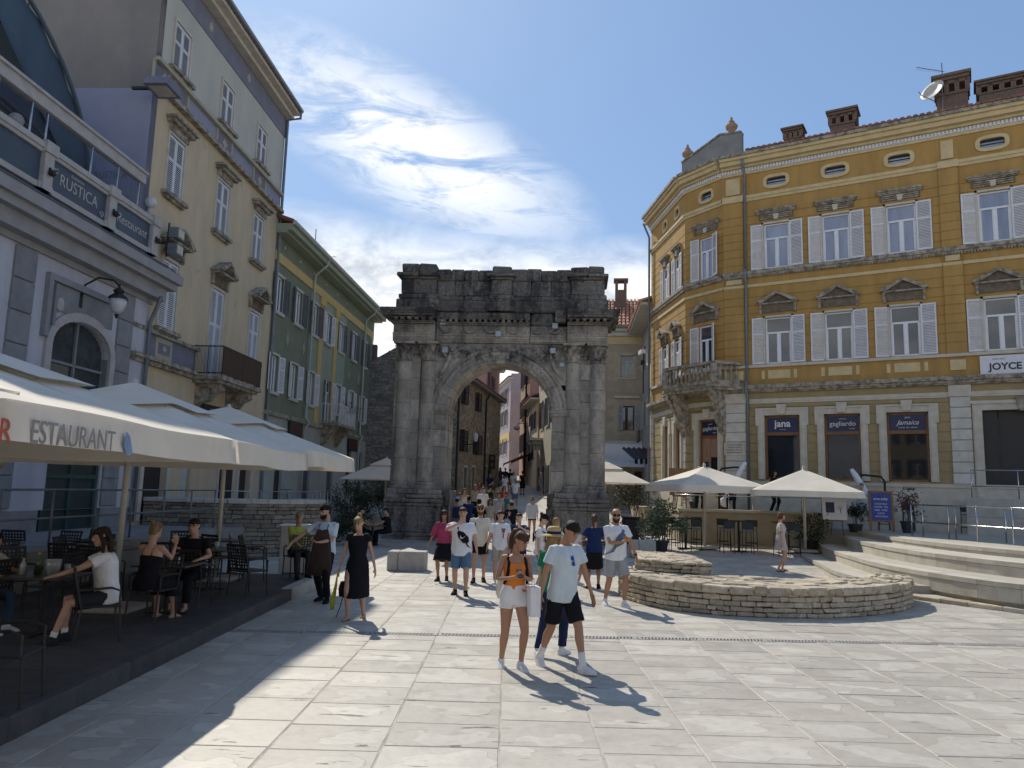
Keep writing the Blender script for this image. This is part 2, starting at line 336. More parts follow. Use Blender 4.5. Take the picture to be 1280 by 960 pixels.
class Fr:       # a facade frame: x along the wall (left to right seen from outside), -y outwards, z up
    def __init__(s,ox,oy,dx,dy,oz=0):
        d=Vector((dx,dy,0)).normalized(); s.M=Matrix(((d.x,-d.y,0,ox),(d.y,d.x,0,oy),(0,0,1,oz),(0,0,0,1))); s.d=d
    def at(s,u,out=0,z=0): return s.M@Matrix.Translation((u,-out,z))
    def p(s,u,out=0,z=0): return s.M@Vector((u,-out,z))
def txt(s,size,m,parent,M,name='lettering',ext=.004,align='CENTER',shear=0,sx=1,bold=0):
    c=bpy.data.curves.new('t','FONT'); c.body=s; c.size=size; c.extrude=ext; c.align_x=align; c.align_y='CENTER'; c.resolution_u=3; c.shear=shear; c.offset=bold
    t=bpy.data.objects.new('t',c); COL.objects.link(t); dg=bpy.context.evaluated_depsgraph_get(); dg.update()
    me=bpy.data.meshes.new_from_object(t.evaluated_get(dg)); bpy.data.objects.remove(t); bpy.data.curves.remove(c)
    me.materials.clear(); me.materials.append(m); me.transform(Matrix.Scale(sx,4,(1,0,0)))
    me.transform(Matrix.Rotation(PI/2,4,'X')); return link(name,me,parent,M)
def wall(x0,x1,z0,z1,ops=(),grooves=(),d=.25,gd=.022,gw=.016,split=None):
    """front skin of a wall at y=0 with rectangular openings (u0,u1,z0,z1) and recessed horizontal joints"""
    b=MB(); rows=[]; gs=sorted(g for g in grooves if z0+.03<g<z1-.03); zz=z0
    for g in gs: rows.append((zz,g-gw,0)); rows.append((g-gw,g+gw,gd)); zz=g+gw
    rows.append((zz,z1,0)); cuts=sorted(set([z0,z1]+[o[2] for o in ops]+[o[3] for o in ops]))
    R2=[]
    for a,c,dd in rows:
        e=[a]+[q for q in cuts if a<q<c]+[c]
        R2+=[(e[i],e[i+1],dd) for i in range(len(e)-1)]
    pd=None
    for a,c,dd in R2:
        zc=(a+c)/2; blk=sorted([(o[0],o[1]) for o in ops if o[2]<zc<o[3]]); x=x0; seg=[]
        for p,q in blk:
            if p>x: seg.append((x,p))
            x=max(x,q)
        if x<x1: seg.append((x,x1))
        for p,q in seg: b.add([(p,dd,a),(q,dd,a),(q,dd,c),(p,dd,c)],[(0,1,2,3)])
        if pd is not None and pd[0]!=dd:
            for p,q in seg: b.add([(p,pd[0],a),(q,pd[0],a),(q,dd,a),(p,dd,a)],[(0,1,2,3)])
        pd=(dd,)
    for u0,u1,a,c in ops:
        b.add([(u0,0,a),(u1,0,a),(u1,0,c),(u0,0,c),(u0,d,a),(u1,d,a),(u1,d,c),(u0,d,c)],[(0,4,5,1),(3,2,6,7),(0,3,7,4),(1,5,6,2)])
    return b
def rough_box(x0,x1,y0,y1,z0,z1,j=.012,bev=.02,rg=rnd):
    """a stone: box with chamfered, slightly uneven edges"""
    b=MB(); e=min(bev,(x1-x0)/3,(z1-z0)/3,(y1-y0)/3); V=[];
    def q(): return rg.uniform(-j,j)
    for (x,sx) in ((x0,1),(x1,-1)):
        for (y,sy) in ((y0,1),(y1,-1)):
            for (z,sz) in ((z0,1),(z1,-1)):
                o=(q(),q(),q())
                V.append((x+o[0],y+sy*e+o[1],z+sz*e+o[2])); V.append((x+sx*e+o[0],y+o[1],z+sz*e+o[2])); V.append((x+sx*e+o[0],y+sy*e+o[1],z+o[2]))
    # corner index c=4*ix+2*iy+iz, vertex 3*c+axis
    def c(ix,iy,iz): return 3*(4*ix+2*iy+iz)
    F=[]
    for ix in (0,1):
        f=[c(ix,0,0),c(ix,1,0),c(ix,1,1),c(ix,0,1)]; F.append(tuple(f if ix else f[::-1]))
        f=[c(0,ix,0)+1,c(1,ix,0)+1,c(1,ix,1)+1,c(0,ix,1)+1]; F.append(tuple(f[::-1] if ix else f))
        f=[c(0,0,ix)+2,c(1,0,ix)+2,c(1,1,ix)+2,c(0,1,ix)+2]; F.append(tuple(f if ix else f[::-1]))
    for a in (0,1):
        for d in (0,1):
            F.append((c(a,d,0),c(a,d,0)+1,c(a,d,1)+1,c(a,d,1)))
            F.append((c(a,0,d),c(a,0,d)+2,c(a,1,d)+2,c(a,1,d)))
            F.append((c(0,a,d)+1,c(0,a,d)+2,c(1,a,d)+2,c(1,a,d)+1))
            for k in (0,1): q0=c(a,d,k); F.append((q0,q0+1,q0+2))
    b.add(V,F)
    return b
def fixn(me):
    bm=bmesh.new(); bm.from_mesh(me); bmesh.ops.recalc_face_normals(bm,faces=bm.faces); bm.to_mesh(me); bm.free()
def gz(X,Y):
    z=0. if Y<29 else .065*(Y-29)
    if X>3: z+=min(1,(X-3)/3.5)*max(0,min(.3,(Y-22)*.045))*(1 if Y<31 else max(0,1-(Y-31)/6))
    return z
# ---------------------------------------------------------------- ground
def ground():
    b=MB(); xs=[-400,-60,-12,-4,0,3,4,5,6.5,8,12,16,25,60,400]; ys=[-60,0,10,18,22,23,25,27,29,30,31,33,35,37,40,50,60,75,90,200,900]
    for y in ys:
        for x in xs: b.v.append((x,y,gz(x,min(y,110))-.0022))
    n=len(xs)
    for j in range(len(ys)-1):
        for i in range(n-1): b.f.append((j*n+i,j*n+i+1,(j+1)*n+i+1,(j+1)*n+i))
    return struct('ground',b,jointm)
g0=ground()
plaza=link('plaza_paving',MB().box(-3.9,-3.8,3,3.1,-.045,-.04).mesh('plaza_paving',jointm),None,None,kind='structure')
pave=[]
def slabgeo(b,x0,x1,y0,y1,rg):
    g=.009; e=.006; x0+=g; x1-=g; y0+=g; y1-=g; h=rg.uniform(.0005,.004)
    def zz(x,y): return gz(x,y)+h
    t=rg.uniform(-.001,.001)
    u=[rg.uniform(-.005,.005) for _ in range(8)]; P=[(x0+u[0],y0+u[1]),(x1+u[2],y0+u[3]),(x1+u[4],y1+u[5]),(x0+u[6],y1+u[7])]; Q=[(P[0][0]+e,P[0][1]+e),(P[1][0]-e,P[1][1]+e),(P[2][0]-e,P[2][1]-e),(P[3][0]+e,P[3][1]-e)]
    b.add([(x,y,zz(x,y)-.045) for x,y in P]+[(x,y,zz(x,y)-.004) for x,y in P]+[(x,y,zz(x,y)+(t if i<2 else -t)) for i,(x,y) in enumerate(Q)],
        [(0,1,5,4),(1,2,6,5),(2,3,7,6),(3,0,4,7),(4,5,9,8),(5,6,10,9),(6,7,11,10),(7,4,8,11),(8,9,10,11)])
def paving():
    rg=random.Random(3); far=MB(); xs=[]; x=-14.
    while x<26: xs.append(x); x+=rg.choice((.8,.86,.92,.92,.98,1.1))
    for i in range(len(xs)-1):
        y=3.4+rg.uniform(-.04,.04)
        while y<31:
            d=rg.uniform(.60,.76) if y<31 else 1
            X0,X1=xs[i],xs[i+1]; xc=(X0+X1)/2; yc=y+d/2
            dr=11.9+.049*xc
            if y<dr<y+d+.09: d=max(.2,dr-.09-y); nxt=dr+.09
            else: nxt=y+d
            if abs(xc)<.70*yc+1.6 and not (xc<-4.2 and yc<17) :
                pave.append((math.hypot(xc,yc),X0,X1,y,y+d))
            y=nxt
    pave.sort()
    for k,(q,X0,X1,Y0,Y1) in enumerate(pave):
        if k<300:
            b=MB(); slabgeo(b,X0-X0,X1-X0,0,Y1-Y0,rg) if False else slabgeo(b,X0,X1,Y0,Y1,rg)
            part('paving_slab',b,slabm,plaza)
        else: slabgeo(far,X0,X1,Y0,Y1,rg)
    part('distant_paving_slabs',far,slabm,plaza,kind='stuff')
    st=MB(); x=-6.
    while x<9:
        y=31+rg.uniform(0,.3)
        while y<80:
            d=rg.uniform(.5,.9); slabgeo(st,x,x+.9,y,y+d,rg); y+=d
        x+=.9
    struct('street_paving',st,slabm,kind='stuff')
paving()
def drain():
    root=struct('drain_channel',MB().box(-4,19,-.078,.078,-.03,-.0005),iron); a=math.atan(.049)
    M0=T(0,11.9,0,a); root.matrix_world=M0; WM[root.name]=M0
    L=1.0; b=MB(); b.box(0.01,L-.01,-.08,-.062,-.001,.006); b.box(0.01,L-.01,.062,.08,-.001,.006); b.box(.01,.06,-.06,.06,-.001,.006); b.box(L-.06,L-.01,-.06,.06,-.001,.006)
    for i in range(17):
        x=.07+i*.052; b.add([(x,-.062,-.01),(x+.026,-.062,-.01),(x+.056,.062,-.01),(x+.03,.062,-.01),(x,-.062,.0055),(x+.026,-.062,.0055),(x+.056,.062,.0055),(x+.03,.062,.0055)],[(4,5,6,7),(0,1,5,4),(1,2,6,5),(2,3,7,6),(3,0,4,7)])
    me=b.mesh('drain_grate',mat('worn_grating_stone',(.36,.35,.33),None,6,.7))
    for i in range(23): link('drain_grate',me,root,M0@Matrix.Translation((-4+i*L,0,0)))
drain()
# ---------------------------------------------------------------- stone pieces laid along a curve
def interp(pts,t):
    n=len(pts)-1; t=max(0,min(n-1e-6,t*n)); i=int(t); f=t-i
    p0=pts[max(i-1,0)];p1=pts[i];p2=pts[i+1];p3=pts[min(i+2,n)]
    return tuple(.5*((2*b)+(-a+c)*f+(2*a-5*b+4*c-d)*f*f+(-a+3*b-3*c+d)*f**3) for a,b,c,d in zip(p0,p1,p2,p3))
def curve(pts,n): return [interp(pts,i/n) for i in range(n+1)]
def clen(P): return sum(math.dist(P[i],P[i+1]) for i in range(len(P)-1))
def along(P,s):
    for i in range(len(P)-1):
        d=math.dist(P[i],P[i+1])
        if s<=d or i==len(P)-2:
            f=s/d; return (P[i][0]+(P[i+1][0]-P[i][0])*f,P[i][1]+(P[i+1][1]-P[i][1])*f),((P[i+1][0]-P[i][0])/d,(P[i+1][1]-P[i][1])/d)
        s-=d
def stone_course_wall(root,P,z0,z1,course,lmin,lmax,m,depth=.22,rg=None,count=[0],limit=290,nm='stone',j=.008,big=None,gap=.012):
    """stones laid in courses along polyline P; the outside is on the right-hand side of travel"""
    L=clen(P); z=z0; extra=MB()
    while z<z1-.02:
        h=min(course*rg.uniform(.85,1.2),z1-z) if z1-z>course*1.35 else z1-z
        s=-rg.uniform(0,lmin)
        while s<L:
            l=rg.uniform(lmin,lmax); a=max(s,0)+gap/2; b_=min(s+l,L)-gap/2; s+=l
            if b_-a<.05: continue
            (c,t)=along(P,(a+b_)/2); o=rg.uniform(-.012,.012)
            b=rough_box(-(b_-a)/2,(b_-a)/2,-o-.0,depth,z+gap/2,z+h-gap/2,j*1.3,.013,rg)
            M=Matrix(((t[0],-t[1],0,c[0]),(t[1],t[0],0,c[1]),(0,0,1,0),(0,0,0,1)))
            if count[0]<limit: part(nm,b,m,root,M); count[0]+=1
            else: extra.add([tuple(M@Vector(v)) for v in b.v],b.f)
        z+=h
    if extra.v: part('small_stones',extra,m,root,I(),kind='stuff')
def offset(P,d):
    Q=[]
    for i in range(len(P)):
        a=P[max(i-1,0)]; b=P[min(i+1,len(P)-1)]; l=math.dist(a,b); t=((b[0]-a[0])/l,(b[1]-a[1])/l); Q.append((P[i][0]-t[1]*d,P[i][1]+t[0]*d))
    return Q
def ring():
    rg=random.Random(11)
    P=curve([(2.55,17.9),(2.42,16.6),(2.75,15.45),(3.45,14.68),(4.6,14.33),(6.1,14.55),(7.5,15.35),(8.45,16.4),(8.95,17.6)],48)
    Q=offset(P,.16); wd=[1.5+.35*math.sin(PI*min(1,i/48*1.2)) - .9*max(0,(i-30)/18) for i in range(49)]
    In=[offset(P,w_)[i] for i,w_ in enumerate(wd)]
    root=thing('ruin_wall','low curved rubble wall of the excavated round ruin, in sun in front of the steps','ruin wall',T(5.5,16,0))
    core=MB()
    for A,B in zip(range(48),range(1,49)):
        q=[Q[A],Q[B],In[B],In[A]]; core.slab(q,-.04,.44)
    part('wall_core',core,mortar,root,I())
    cnt=[0]
    stone_course_wall(root,P,0,.5,.085,.16,.42,ruin,.25,rg,cnt,250)
    # capping stones
    b=MB(); 
    for r_ in range(5):
        s=0; L=clen(P)
        while s<L-.1:
            l=rg.uniform(.25,.55); (c,t)=along(P,min(s+l/2,L-.01)); k=min(48,int((s+l/2)/L*48)); wv=wd[k]/5.
            x=rough_box(-l/2+.01,min(l/2,L-s-l/2)-.01,r_*wv+.01+(-.03 if r_==0 else 0),(r_+1)*wv-.01,.40,.535+rg.uniform(-.02,.02),.012,.02,rg)
            M=Matrix(((t[0],-t[1],0,c[0]),(t[1],t[0],0,c[1]),(0,0,1,0),(0,0,0,1)))
            if r_==0 and cnt[0]<298: part('capping_stone',x,ruin,root,M); cnt[0]+=1
            else: b.add([tuple(M@Vector(v)) for v in x.v],x.f)
            s+=l
    part('top_stones',b,ruin,root,I(),kind='stuff')
    # small raised wall on top
    r2=thing('ruin_wall','short raised block of rubble masonry with mortared flat top standing on the round ruin','ruin wall',T(3.7,17.3,.5))
    P2=curve([(2.75,17.0),(3.1,16.5),(3.7,16.25),(4.22,16.25),(4.3,16.9),(4.35,18.6)],20)
    core=MB().slab([(2.85,17.1),(3.15,16.68),(3.7,16.42),(4.1,16.42),(4.15,18.9),(3.2,19.3)],.0,.745); part('wall_core',core,ruin,r2,I())
    stone_course_wall(r2,P2,.48,.78,.075,.14,.36,ruin,.2,rg,[0],200)
    b=MB(); 
    for i in range(9):
        for j in range(4):
            x0=3.05+j*.27+rg.uniform(-.02,.02); y0=16.5+i*.3
            y=rough_box(x0,x0+.26,y0,y0+.29,.7,.775+rg.uniform(-.01,.012),.01,.015,rg); b.add(y.v,y.f)
    part('top_stones',b,ruin,r2,I(),kind='stuff')
ring()
def steps():
    def st(nm,pts,z0,z1,label,n=40):
        P=curve(pts,n); L=clen(P); root=struct(nm,MB().slab(offset(P,.12)+[(26,P[-1][1]-1.5),(26,32),(P[0][0]+2,32)],z0-.3,z1-.01),stepst)
        rg=random.Random(int(z1*100)); s=0
        while s<L-.1:
            l=min(rg.uniform(.9,1.7),L-s); 
            A,t1=along(P,s+.004); B,t2=along(P,s+l-.004); A2,_=along(offset(P,.5),(s+.004)); 
            q1=(-t1[1],t1[0]); q2=(-t2[1],t2[0]); C,tc=along(P,s+l/2); qc=(-tc[1],tc[0])
            def of(p,q,d): return (p[0]+q[0]*d,p[1]+q[1]*d)
            b=MB().slab([A,C,B,of(B,q2,.46),of(C,qc,.46),of(A,q1,.46)],z1-.10,z1+rg.uniform(-.002,.002)+.002)     # nosing
            o=.02; b2=MB().slab([of(A,q1,o),of(C,qc,o),of(B,q2,o),of(B,q2,.1),of(C,qc,.1),of(A,q1,.1)],z0-.02,z1-.108)
            part('step_tread',b,stepst,root,I()); part('step_riser',b2,stepst,root,I()); s+=l
        # paving joints on the tread
        return root
    st('step',[(10.4,28.2),(9.75,25.7),(9.3,23.4),(8.75,21),(8.7,19.3),(9.0,18.0)],0,.27,'')
    st('step',[(11.2,28.2),(10.35,25.2),(9.85,22.6),(9.5,20.2),(9.6,18.2),(10.0,16.4),(10.5,15.6)],.2,.57,'')
    st('step',[(12.1,28.2),(11.2,25.3),(10.75,22.8),(10.6,20.8),(10.75,19),(11.2,17.2),(11.7,16.2)],.5,.89,'')
    st('step',[(12.6,28.2),(12.3,26.5),(11.9,24.6),(11.75,22.4),(11.95,20.4),(12.4,18.6),(13.0,17.2)],.85,1.06,'')
    # low flag-edge running from the ruin to the right
    P=[(8.95,17.75),(9.35,17.1),(9.9,16.3),(10.35,15.6),(11.2,14.6),(12.2,13.6)]; root=struct('kerb',MB().slab(offset(P,.1)+[(20,13),(20,26),(9.5,24),(8.6,20)],-.05,.085),stepst)
    rg=random.Random(5); s=0; L=clen(P)
    while s<L-.2:
        l=rg.uniform(.5,1.0); (c,t)=along(P,s+l/2); b=rough_box(-l/2+.005,l/2-.005,0,.35,-.03,.095,.006,.015,rg)
        part('kerb_stone',b,stepst if s>1.6 else ruin,root,Matrix(((t[0],-t[1],0,c[0]),(t[1],t[0],0,c[1]),(0,0,1,0),(0,0,0,1)))); s+=l
    # small side steps at far right
    r=struct('side_step',MB().box(10.95,14,15.1,15.9,0,.38).box(11.3,14,15.6,16.3,0,.47),stepst)
steps()
# raised terrace before the ochre house
def terrace():
    b=MB().slab([(7.2,30.1),(10.6,29.7),(12.3,28.3),(13.2,26.0),(13.6,20),(26,12),(30,30),(12,38),(7.0,38)],-.3,1.0)
    struct('right_terrace',b,rendergrey)
    b=MB().slab([(6.6,30.2),(7.6,30.0),(12.0,29.3),(12.6,31.5),(9,37),(7.6,41),(6.4,41)],.0,1.55); r=struct('terrace_wall',b,mat('sandy_terrace_wall',(.40,.34,.25),(.33,.28,.21),2,.9,.3,25))
    c=MB(); 
    P=[(6.6,30.2),(7.6,30.0),(12.0,29.3),(12.6,31.5)]; L=clen(P); s=0
    while s<L-.3:
        (q,t)=along(P,s+.5); bb=rough_box(-.495,.495,-.06,.3,1.55,1.66,.004,.012)
        part('coping_stone',bb,stepst,r,Matrix(((t[0],-t[1],0,q[0]),(t[1],t[0],0,q[1]),(0,0,1,0),(0,0,0,1)))); s+=1.0
    # platform by the dark door
    b=MB().box(0,8,.0,1.6,1.0,2.62); f=Fr(9.48,34,.857,-.515)
    struct('door_platform',MB(),concrete) if False else None
    r=link('door_platform',MB().box(9.1,22,-1.5,.05,.9,2.3).mesh('door_platform',whitest),None,f.M,kind='structure'); WM[r.name]=f.M
    for i in range(9):
        for k in range(2):
            part('facing_slab',rough_box(9.1+i*1.42+.004,9.1+(i+1)*1.42-.004,-1.55,-1.49,1.0+k*.68,1.0+(k+1)*.68-.006,.002,.008),concrete,r,f.M)
terrace()
def left_walkway():
    struct('left_walkway',MB().slab([(-8.2,13),(-7.9,22.5),(-7.2,24.8),(-7.2,30),(-7.5,52),(-14,52),(-30,10),(-9,10)],-.2,.88),rendergrey)
    # curved rubble retaining wall
    rg=random.Random(21); P=curve([(-10.6,22.6),(-8.9,22.7),(-7.5,23.1),(-6.5,24.0),(-6.1,25.2),(-6.3,26.6)],24)
    root=thing('retaining_wall','curved grey rubble wall with flat stone top behind the cafe tables','wall',T(-8,23.5,0))
    Q=offset(P,.1); In=offset(P,.85); core=MB()
    for i in range(24): core.slab([Q[i],Q[i+1],In[i+1],In[i]],0,1.56)
    part('wall_core',core,mortar,root,I()); stone_course_wall(root,P,0,1.55,.115,.2,.5,mat('brown_rubble_stone',(.25,.215,.17),(.17,.15,.12),5,.95,.6,20,obj=.3),.2,rg,[0],230)
    L=clen(P); s=0; b=MB()
    while s<L-.1:
        l=rg.uniform(.4,.8); (c,t)=along(P,min(s+l/2,L-.02)); part('capping_stone',rough_box(-l/2+.005,l/2-.005,-.05,.95,1.55,1.68,.008,.02,rg),benchst,root,Matrix(((t[0],-t[1],0,c[0]),(t[1],t[0],0,c[1]),(0,0,1,0),(0,0,0,1)))); s+=l
left_walkway()
def deck():
    r=struct('cafe_deck',MB().box(-12,-4.12,2.5,15.0,-.02,.19),deckm)
    for i in range(7):
        for j in range(13): part('deck_tile',rough_box(-4.17-(i+1)*1.1+.004,-4.17-i*1.1-.004,2.6+j*.95+.004,2.6+(j+1)*.95-.004,.17,.197,.0015,.006),deckm,r,I())
    for i in range(12): part('deck_edge_board',rough_box(-4.14,-4.03,2.5+i*1.03+.004,2.5+(i+1)*1.03-.004,-.02,.205,.002,.01),deckm,r,I())
    k=struct('deck_kerb',MB().box(-12,-4.1,15.0,17.4,-.02,.19),deckm)
    for i in range(3): part('kerb_stone',rough_box(-4.25,-4.0,14.9+i*.85,15.74+i*.85,-.02,.22,.006,.02),concrete,k,I())
deck()
def bench(x,y,rz,lx,ly,lz,label):
    t=thing('stone_bench',label,'stone bench',T(x,y,gz(x,y),rz),'solid stone block benches')
    part('stone_block',rough_box(-lx/2,-lx/2+lx*.28-.004,-ly/2,ly/2,0,lz,.006,.02),benchst,t)
    part('stone_block',rough_box(-lx/2+lx*.28+.004,lx/2,-ly/2,ly/2,0,lz+.004,.006,.02),benchst,t)
bench(-2.62,20.75,R(-2),.98,.62,.5,'pale stone block bench alone on the plaza in front of the left arch pier')
bench(4.5,26.2,R(4),.8,.6,.55,'pale stone block bench between the oleander pot and the round ruin')
# ---------------------------------------------------------------- window kit (facade frame: x right, -y out)
def shutter_me(w_,h,m=whitep,split=.36,nm='shutter'):
    b=MB(); f=.055; th=.035
    b.box(0,f,-th,0,0,h); b.box(w_-f,w_,-th,0,0,h); b.box(f,w_-f,-th,0,0,.09); b.box(f,w_-f,-th,0,h-.07,h); zm=h*(1-split); b.box(f,w_-f,-th,0,zm-.035,zm+.035)
    for a,c in ((.1,zm-.04),(zm+.04,h-.08)):
        n=int((c-a)/.062)
        for i in range(n):
            z=a+(c-a)*(i+.5)/n; y0=-.03
            b.add([(f,y0,z-.024),(w_-f,y0,z-.024),(w_-f,-.004,z+.016),(f,-.004,z+.016),(f,y0,z-.014),(w_-f,y0,z-.014),(w_-f,-.004,z+.026),(f,-.004,z+.026)],[(0,1,5,4),(4,5,6,7),(3,2,1,0),(2,3,7,6)])
    return b.mesh(nm,m)
def casement(w_,h,tr=.32,depth=.2,fr=.07,gm=glass,m=whitep2,mull=True):
    """returns (frame mesh, pane mesh); origin at sill centre in wall plane, set back"""
    b=MB(); x=w_/2; y0,y1=depth-.06,depth
    b.box(-x,-x+fr,y0,y1,0,h); b.box(x-fr,x,y0,y1,0,h); b.box(-x+fr,x-fr,y0,y1,0,fr); b.box(-x+fr,x-fr,y0,y1,h-fr,h)
    if tr: zt=h*(1-tr); b.box(-x+fr,x-fr,y0-.01,y1,zt-.04,zt+.04)
    else: zt=h-fr
    if mull:
        b.box(-.045,.045,y0-.02,y1,fr,zt-.02)
        for s_ in (-1,1):
            xa,xb=(s_*.045,s_*(x-fr)) if s_>0 else (s_*(x-fr),s_*.045)
            b.box(xa,xa+.04,y0+.012,y1,fr,zt-.03) ; b.box(xb-.04,xb,y0+.012,y1,fr,zt-.03)
    p=MB().box(-x+.02,x-.02,y1-.018,y1-.004,.02,h-.02)
    return b.mesh('window_frame',m),p.mesh('pane',gm)
def put_window(root,fr,u,z,fme,pme,sh=None,shw=0,half=0,ang=(6,6),out=.03,parent=None,nm='window'):
    w_=link(nm,fme,root,fr.at(u,0,z)); link('pane',pme,w_,fr.at(u,0,z))
    if sh:
        l_,r_=ang
        if l_ is not None: link('shutter',sh,w_,fr.at(u-half,out,z)@Matrix.Rotation(R(180+l_),4,'Z')@Matrix.Translation((0,.0,0)))
        if r_ is not None: link('shutter',sh,w_,fr.at(u+half,out,z)@Matrix.Rotation(R(-r_),4,'Z'))
    return w_
def hood_flat(w_):
    b=MB(); x=w_/2
    b.box(-x,x,-.20,0,.42,.5); b.box(-x+.03,x-.03,-.15,0,.36,.42); b.box(-x+.07,x-.07,-.1,0,.31,.36)
    b2=MB(); b2.box(-x+.14,x-.14,-.05,0,.05,.31)
    k=MB().prism([(-.08,.02),(.08,.02),(.12,.26),(-.12,.26)],-.1,-.0)
    d=MB()
    for i in range(3): d.box(-x+.2+i*.0,x-.2,-.075,-.045,.06+i*.085,.1+i*.085)
    return b.mesh('hood',greystone),b2.mesh('frieze_panel',bleached),k.mesh('keystone',surround),d.mesh('moulding',greystone)
def hood_ped(w_,h=.42,dp=.24):
    b=MB(); x=w_/2
    b.box(-x+.06,x-.06,-dp+.06,0,.40,.46)
    for s_ in (-1,1):
        q=[(s_*x,.46),(s_*(x-.02),.53),(0,.46+h+.07),(0,.46+h-.04),(s_*(x-.22),.46)]
        b.prism(q,-dp,0)
    t=MB().prism([(-x+.2,.455),(x-.2,.455),(0,.46+h-.05)],-.06,0)
    f=MB().box(-x+.2,x-.2,-.06,0,.04,.4); 
    c=MB().box(-x+.1,-x+.2,-.12,0,.0,.4).box(x-.2,x-.1,-.12,0,.0,.4)
    return b.mesh('pediment',greystone),t.mesh('tympanum',bleached),f.mesh('frieze_panel',bleached),c.mesh('console',greystone)
def add_parts(root,M,mes,names=None):
    for me in mes: link(me.name.split('.')[0],me,root,M)
# ---------------------------------------------------------------- the ochre corner house
def corner_house():
    root=thing('corner_house','ochre three-storey corner house with white shutters, stone balcony and shopfront ground floor','house',T(9.48,34,0))
    fm=Fr(9.48,34,.857,-.515); c2=(9.48-.545*2.35,34+.839*2.35); fc=Fr(c2[0],c2[1],.545,-.839); c3=(c2[0]-.105*5.7,c2[1]+.9945*5.7); fs=Fr(c3[0],c3[1],.105,-.9945)
    LM=24
    wops=[]; 
    uc=[2.38,4.83,7.31,10.56,13.1,15.6]; 
    up=[(u-.55,u+.55,z,z+2.04) for u in uc for z in (12.2,7.93)]
    ov=[(u-.41,u+.41,16.02,16.38) for u in (2.42,4.87,7.34,10.62,13.1,15.6)]
    gf=[(1.73,3.18,2.93,5.67),(4.15,5.53,2.93,5.67),(6.49,7.97,2.93,5.67),(9.77,12.6,2.3,5.66)]
    gv=[7.97+.375*i for i in range(1,19)]
    gvs=[g for g in gv if g<11.3 or 12.25<g<15.3]; gvg=[3.32+.385*i for i in range(8)]
    def face(fr,L,up_,gf_,x0=0):
        part('upper_wall',wall(x0,L,7.0,17.1,up_,gvs),ochre,root,fr.M)
        part('ground_floor_wall',wall(x0,L,1.0,7.0,gf_,gvg,gd=.03),ochre2,root,fr.M)
        def band(z0,z1,o,m,nm,xa=x0,xb=L): part(nm,MB().box(xa,xb,-o,-.001,z0,z1),m,root,fr.M)
        band(15.45,15.58,.05,cream,'frieze_band'); band(15.58,15.72,.09,cream,'frieze_band')
        band(16.74,16.84,.06,cream,'cornice_moulding')
        band(17.02,17.14,.22,cream,'cornice_moulding'); band(17.14,17.34,.40,cream,'cornice_moulding'); band(17.34,17.48,.5,cream,'cornice_moulding'); band(17.48,17.62,.58,greystone,'gutter_moulding')
        d=MB(); x=x0+.03
        while x<L-.08: d.box(x,x+.07,-.14,-.002,16.85,17.0); x+=.135
        d.box(x0,L,-.06,-.003,16.84,17.02)
        part('dentils',d,whitep,root,fr.M,kind='stuff')
        band(12.02,12.17,.12,greystone,'string_course'); band(11.93,12.02,.07,greystone,'string_course')
        d=MB(); x=x0+.02
        while x<L-.06: d.box(x,x+.06,-.1,-.002,11.86,11.925); x+=.11
        part('egg_moulding',d,greystone,root,fr.M,kind='stuff')
        band(11.43,11.56,.05,cream,'frieze_band')
        band(7.78,7.9,.1,surround,'sill_course'); band(6.84,7.0,.28,greystone,'string_course'); band(6.74,6.84,.2,greystone,'string_course'); band(6.68,6.74,.14,greystone,'string_course')
        band(6.28,6.40,.06,surround,'moulding'); band(6.2,6.28,.04,surround,'moulding')
        band(2.72,2.86,.1,surround,'plinth_cap'); band(1.0,2.72,.06,surround,'plinth')
    face(fm,LM,up+ov,gf); 
    face(fc,2.35,[(.93,1.75,12.2,14.2),(.86,1.7,7.93,10.0),(1.08,1.72,16.02,16.38)],[(.86,2.0,1.55,5.6)])
    face(fs,5.7,[(2.25,3.05,12.2,13.9),(4.15,4.95,12.2,13.9),(2.1,2.9,7.95,9.8),(4.1,4.9,7.95,9.8)]+[(2.3,3.0,16.02,16.38),(4.3,4.9,16.02,16.38)],[(2.5,3.3,3.0,5.6),(4.3,5.3,1.6,5.6)])
    # closing body
    body=MB(); A=fm.p(.0,-.3); B=fm.p(LM,-.3); Cc=fc.p(.1,-.3); D=fs.p(0,-.3)
    pts=[(A.x,A.y),(B.x,B.y),tuple((fm.p(LM,-13)).xy),(D.x+11,D.y+2),(D.x,D.y),(Cc.x,Cc.y)]
    body.slab(pts,0,17.4); part('house_body',body,ochre2,root,I())
    dk=mat('dark_interior',(.03,.03,.035),None,3,.9)
    # roof of clay tiles
    rf=MB(); 
    def roof(fr,x0,x1,run=5,rise=2.3,z=17.62,o=.62):
        n=int((x1-x0)/.24)
        for i in range(n):
            x=x0+i*.24; 
            for j in range(8):
                t0=j/8; t1=(j+1)/8; y0=-o+t0*(run+o); y1=-o+t1*(run+o)+.05; za=z+t0*rise; zb=z+t1*rise
                rf.add([(tuple(fr.M@Vector(p))) for p in ((x,y0,za+.02),(x+.05,y0,za+.09),(x+.12,y0,za+.11),(x+.19,y0,za+.09),(x+.24,y0,za+.02),(x,y1,zb),(x+.05,y1,zb+.06),(x+.12,y1,zb+.085),(x+.19,y1,zb+.06),(x+.24,y1,zb),(x+.05,y0,za+.0),(x+.19,y0,za+.0))],
                    [(0,1,6,5),(1,2,7,6),(2,3,8,7),(3,4,9,8),(0,10,1),(1,10,11,3,2),(3,11,4)])
    roof(fm,1.2,LM-.1); part('roof_tiles',rf,tile,root,I(),kind='stuff')
